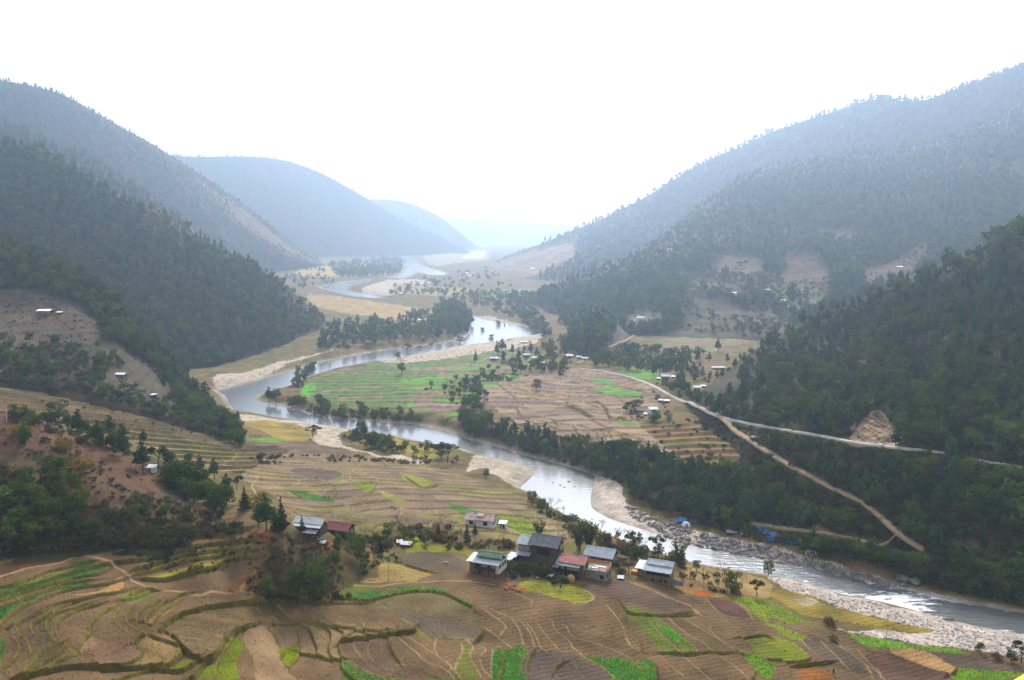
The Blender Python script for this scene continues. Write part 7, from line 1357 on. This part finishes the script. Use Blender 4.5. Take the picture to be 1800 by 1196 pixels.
pole(1155, 668, 8, 'tall white prayer flag beside the dark roadside house', True); pole(588, 925, 5, 'white prayer flag over the maroon roof', True); pole(960, 660, 7, 'prayer flag by the hamlet', True); pole(1133, 512, 7, 'white prayer flag in the forest above the spur', True); pole(1234, 502, 6, 'white prayer flag left of the slope hamlet', True); pole(980, 952, 3.4, 'thin white flag behind the slate roof', True)
pole(12, 742, 6, 'thin orange banner at the left edge', True)
for c_ in o_last.children:
    if c_.name.startswith('cloth'): c_.data.materials[0] = MAT['orange']; c_.scale = (.5, 1, 1)
def skin_body(name, verts, edges, radii, mat, parent, sub=1):
    me = bpy.data.meshes.new(name); me.from_pydata(verts, edges, []); me.materials.append(mat); o = link(name, me, parent); md = o.modifiers.new('skin', 'SKIN'); sv = me.skin_vertices[0].data if me.skin_vertices else None
    if sv is None: bpy.context.view_layer.update(); sv = me.skin_vertices[0].data
    for i, r_ in enumerate(radii): sv[i].radius = (r_, r_)
    sv[0].use_root = True; sb = o.modifiers.new('smooth', 'SUBSURF'); sb.levels = sb.render_levels = sub; return o
M_skin = principled('skin', (0.28, 0.16, 0.10), 0.6); M_cloth = noisy('dark_cloth', (0.018, 0.016, 0.022), (0.035, 0.03, 0.035), 4, .9); M_red = noisy('red_cloth', (0.22, 0.03, 0.03), (0.3, 0.05, 0.04), 4, .9); M_hair = principled('black_hair', (0.01, 0.009, 0.008), 0.6)
def person(u, v, rot, label, cloth, lean=0.2):
    p = ground_under(u, v); o = link('person', None, label=label, cat='person', loc=p, rotz=math.radians(rot)); L = lean
    vt = [(0, 0, .92), (0, -.1 * L, 1.12), (0, -.3 * L, 1.36), (0, -.4 * L, 1.5), (0, -.5 * L, 1.66), (-.19, -.3 * L, 1.40), (-.25, -.35 * L, 1.12), (-.24, -.55 * L - .12, .90), (.19, -.3 * L, 1.40), (.25, -.35 * L, 1.12), (.24, -.55 * L - .12, .90), (-.09, 0, .86), (-.11, -.03, .48), (-.12, .03, .07), (-.12, -.13, .04), (.09, 0, .86), (.12, -.1, .48), (.13, -.1, .07), (.13, -.26, .04)]
    ed = [(0, 1), (1, 2), (2, 3), (3, 4), (2, 5), (5, 6), (6, 7), (2, 8), (8, 9), (9, 10), (0, 11), (11, 12), (12, 13), (13, 14), (0, 15), (15, 16), (16, 17), (17, 18)]
    skin_body('body', vt, ed, [.14, .14, .15, .055, .10, .07, .05, .035, .07, .05, .035, .09, .06, .045, .04, .09, .06, .045, .04], M_skin, o); K = 12
    prof = [(.24, .17, .50), (.23, .17, .75), (.19, .14, 1.0), (.20, .15, 1.2), (.23, .15, 1.38), (.12, .1, 1.49)]
    V = [(a * math.cos(2 * math.pi * j / K), b * math.sin(2 * math.pi * j / K) - .3 * L * max(0, z - .9) / .5, z) for a, b, z in prof for j in range(K)]
    m = MB().add(V, [(i * K + j, i * K + (j + 1) % K, (i + 1) * K + (j + 1) % K, (i + 1) * K + j) for i in range(5) for j in range(K)]); m.part('robe', cloth, o, smooth=True)
    h_ = rock_mesh(3, 1, M_hair, 1.0); ho = link('hair', h_, o); ho.location = (0, -.5 * L + .03, 1.71); ho.scale = (.115, .125, .10)
person(1465, 1186, 150, 'farmer in dark clothes working the ploughed field at the bottom right', M_cloth, .5); person(557, 843, 40, 'distant farmer standing in the pale field', M_red, .1); person(985, 1037, 20, 'person in dark clothes at the edge of the round meadow', M_cloth, .1)
def cow(u, v, rot, label, mat, s_=1.0, name='cow', cat='cow'):
    p = ground_under(u, v); o = link(name, None, label=label, cat=cat, loc=p, rotz=math.radians(rot), scale=s_ * 0.62)
    vt = [(.55, 0, 1.05), (0, 0, 1.0), (-.6, 0, 1.1), (.95, 0, 1.0), (1.3, 0, .55), (1.5, 0, .25), (-.8, 0, 1.0), (-.86, 0, .45)]; ed = [(0, 1), (1, 2), (0, 3), (3, 4), (4, 5), (2, 6), (6, 7)]; rd = [.30, .36, .28, .2, .14, .09, .07, .03]
    for x0, par, bk in ((.55, 0, -.05), (-.6, 2, .1)):
        for y in (-.17, .17): i = len(vt); vt += [(x0, y, .7), (x0 - bk, y, .38), (x0, y, .03)]; ed += [(par, i), (i, i + 1), (i + 1, i + 2)]; rd += [.14, .07, .06]
    skin_body('body', vt, ed, rd, mat, o); m = MB()
    for y in (-.1, .1): m.tube([(1.32, y, .68), (1.3, y * 2.6, .78), (1.36, y * 2.8, .9)], [.035, .03, .01], 5)
    m.part('horn', MAT['frame'], o)
M_cow = principled('black_hide', (0.015, 0.013, 0.012), 0.7); M_cowb = principled('brown_hide', (0.05, 0.03, 0.02), 0.7); M_wh = principled('white_hide', (0.6, 0.57, 0.52), 0.8)
cow(688, 894, 10, 'black cow grazing in the straw field, left of the pair', M_cow); cow(694, 897, -40, 'black cow grazing in the straw field, right of the pair', M_cow); cow(527, 752, 0, 'dark cow on the gravel meadow, first from the left', M_cowb); cow(538, 753, 20, 'dark cow on the gravel meadow, nearest the lone tree', M_cow); cow(519, 755, 160, 'brown cow at the left of the gravel meadow herd', M_cowb)
cow(781, 990, 20, 'white calf in the dark field beside the green roof', M_wh, .8, 'calf', 'calf'); cow(787, 991, 170, 'second white calf standing close to the first', M_wh, .8, 'calf', 'calf'); cow(706, 1015, 60, 'white calf alone in the pale stubble field', M_wh, .8, 'calf', 'calf'); cow(944, 1018, 20, 'white calf on the round meadow', M_wh, .8, 'calf', 'calf')
# yellow handrail at the viewpoint
q0, q1 = at_y(1772, 1206, 6.0), at_y(1830, 1172, 6.6); yl = noisy('yellow_paint', (0.72, 0.55, 0.02), (0.80, 0.63, 0.04), 3, .5, .3)
o = link('handrail', None, label='bright yellow handrail end in the bottom right corner', cat='handrail', loc=tuple(q0)); d_ = q1 - q0
MB().tube([(0, 0, -.06), tuple(d_ - [0, 0, .06]), tuple(d_ * 4 - [0, 0, .06])], [.055, .055, .055], 10).part('rail', yl, o); m = MB(); m.tube([tuple(d_ * 2 - [0, 0, .1]), tuple(d_ * 2 - [0, 0, 3.5])], [.05, .05], 8); m.part('post', yl, o)
# ------------------------------------------------------------------ the air of the valley
hz = MB().box(-11000, 11000, -200, 10500, -4.0, 790.0)
hm = bpy.data.materials.new('valley_haze'); hm.use_nodes = True; nt = hm.node_tree; nt.nodes.clear()
pv = nt.nodes.new('ShaderNodeVolumePrincipled'); ho = nt.nodes.new('ShaderNodeOutputMaterial')
pv.inputs['Color'].default_value = (*HAZE_COLOR, 1); pv.inputs['Absorption Color'].default_value = (0, 0, 0, 1)
pv.inputs['Density'].default_value = HAZE_DENSITY; pv.inputs['Anisotropy'].default_value = HAZE_G
nt.links.new(pv.outputs[0], ho.inputs['Volume'])
link('haze', hz.mesh('haze', hm), kind='stuff', label='pale blue haze filling the valley air')
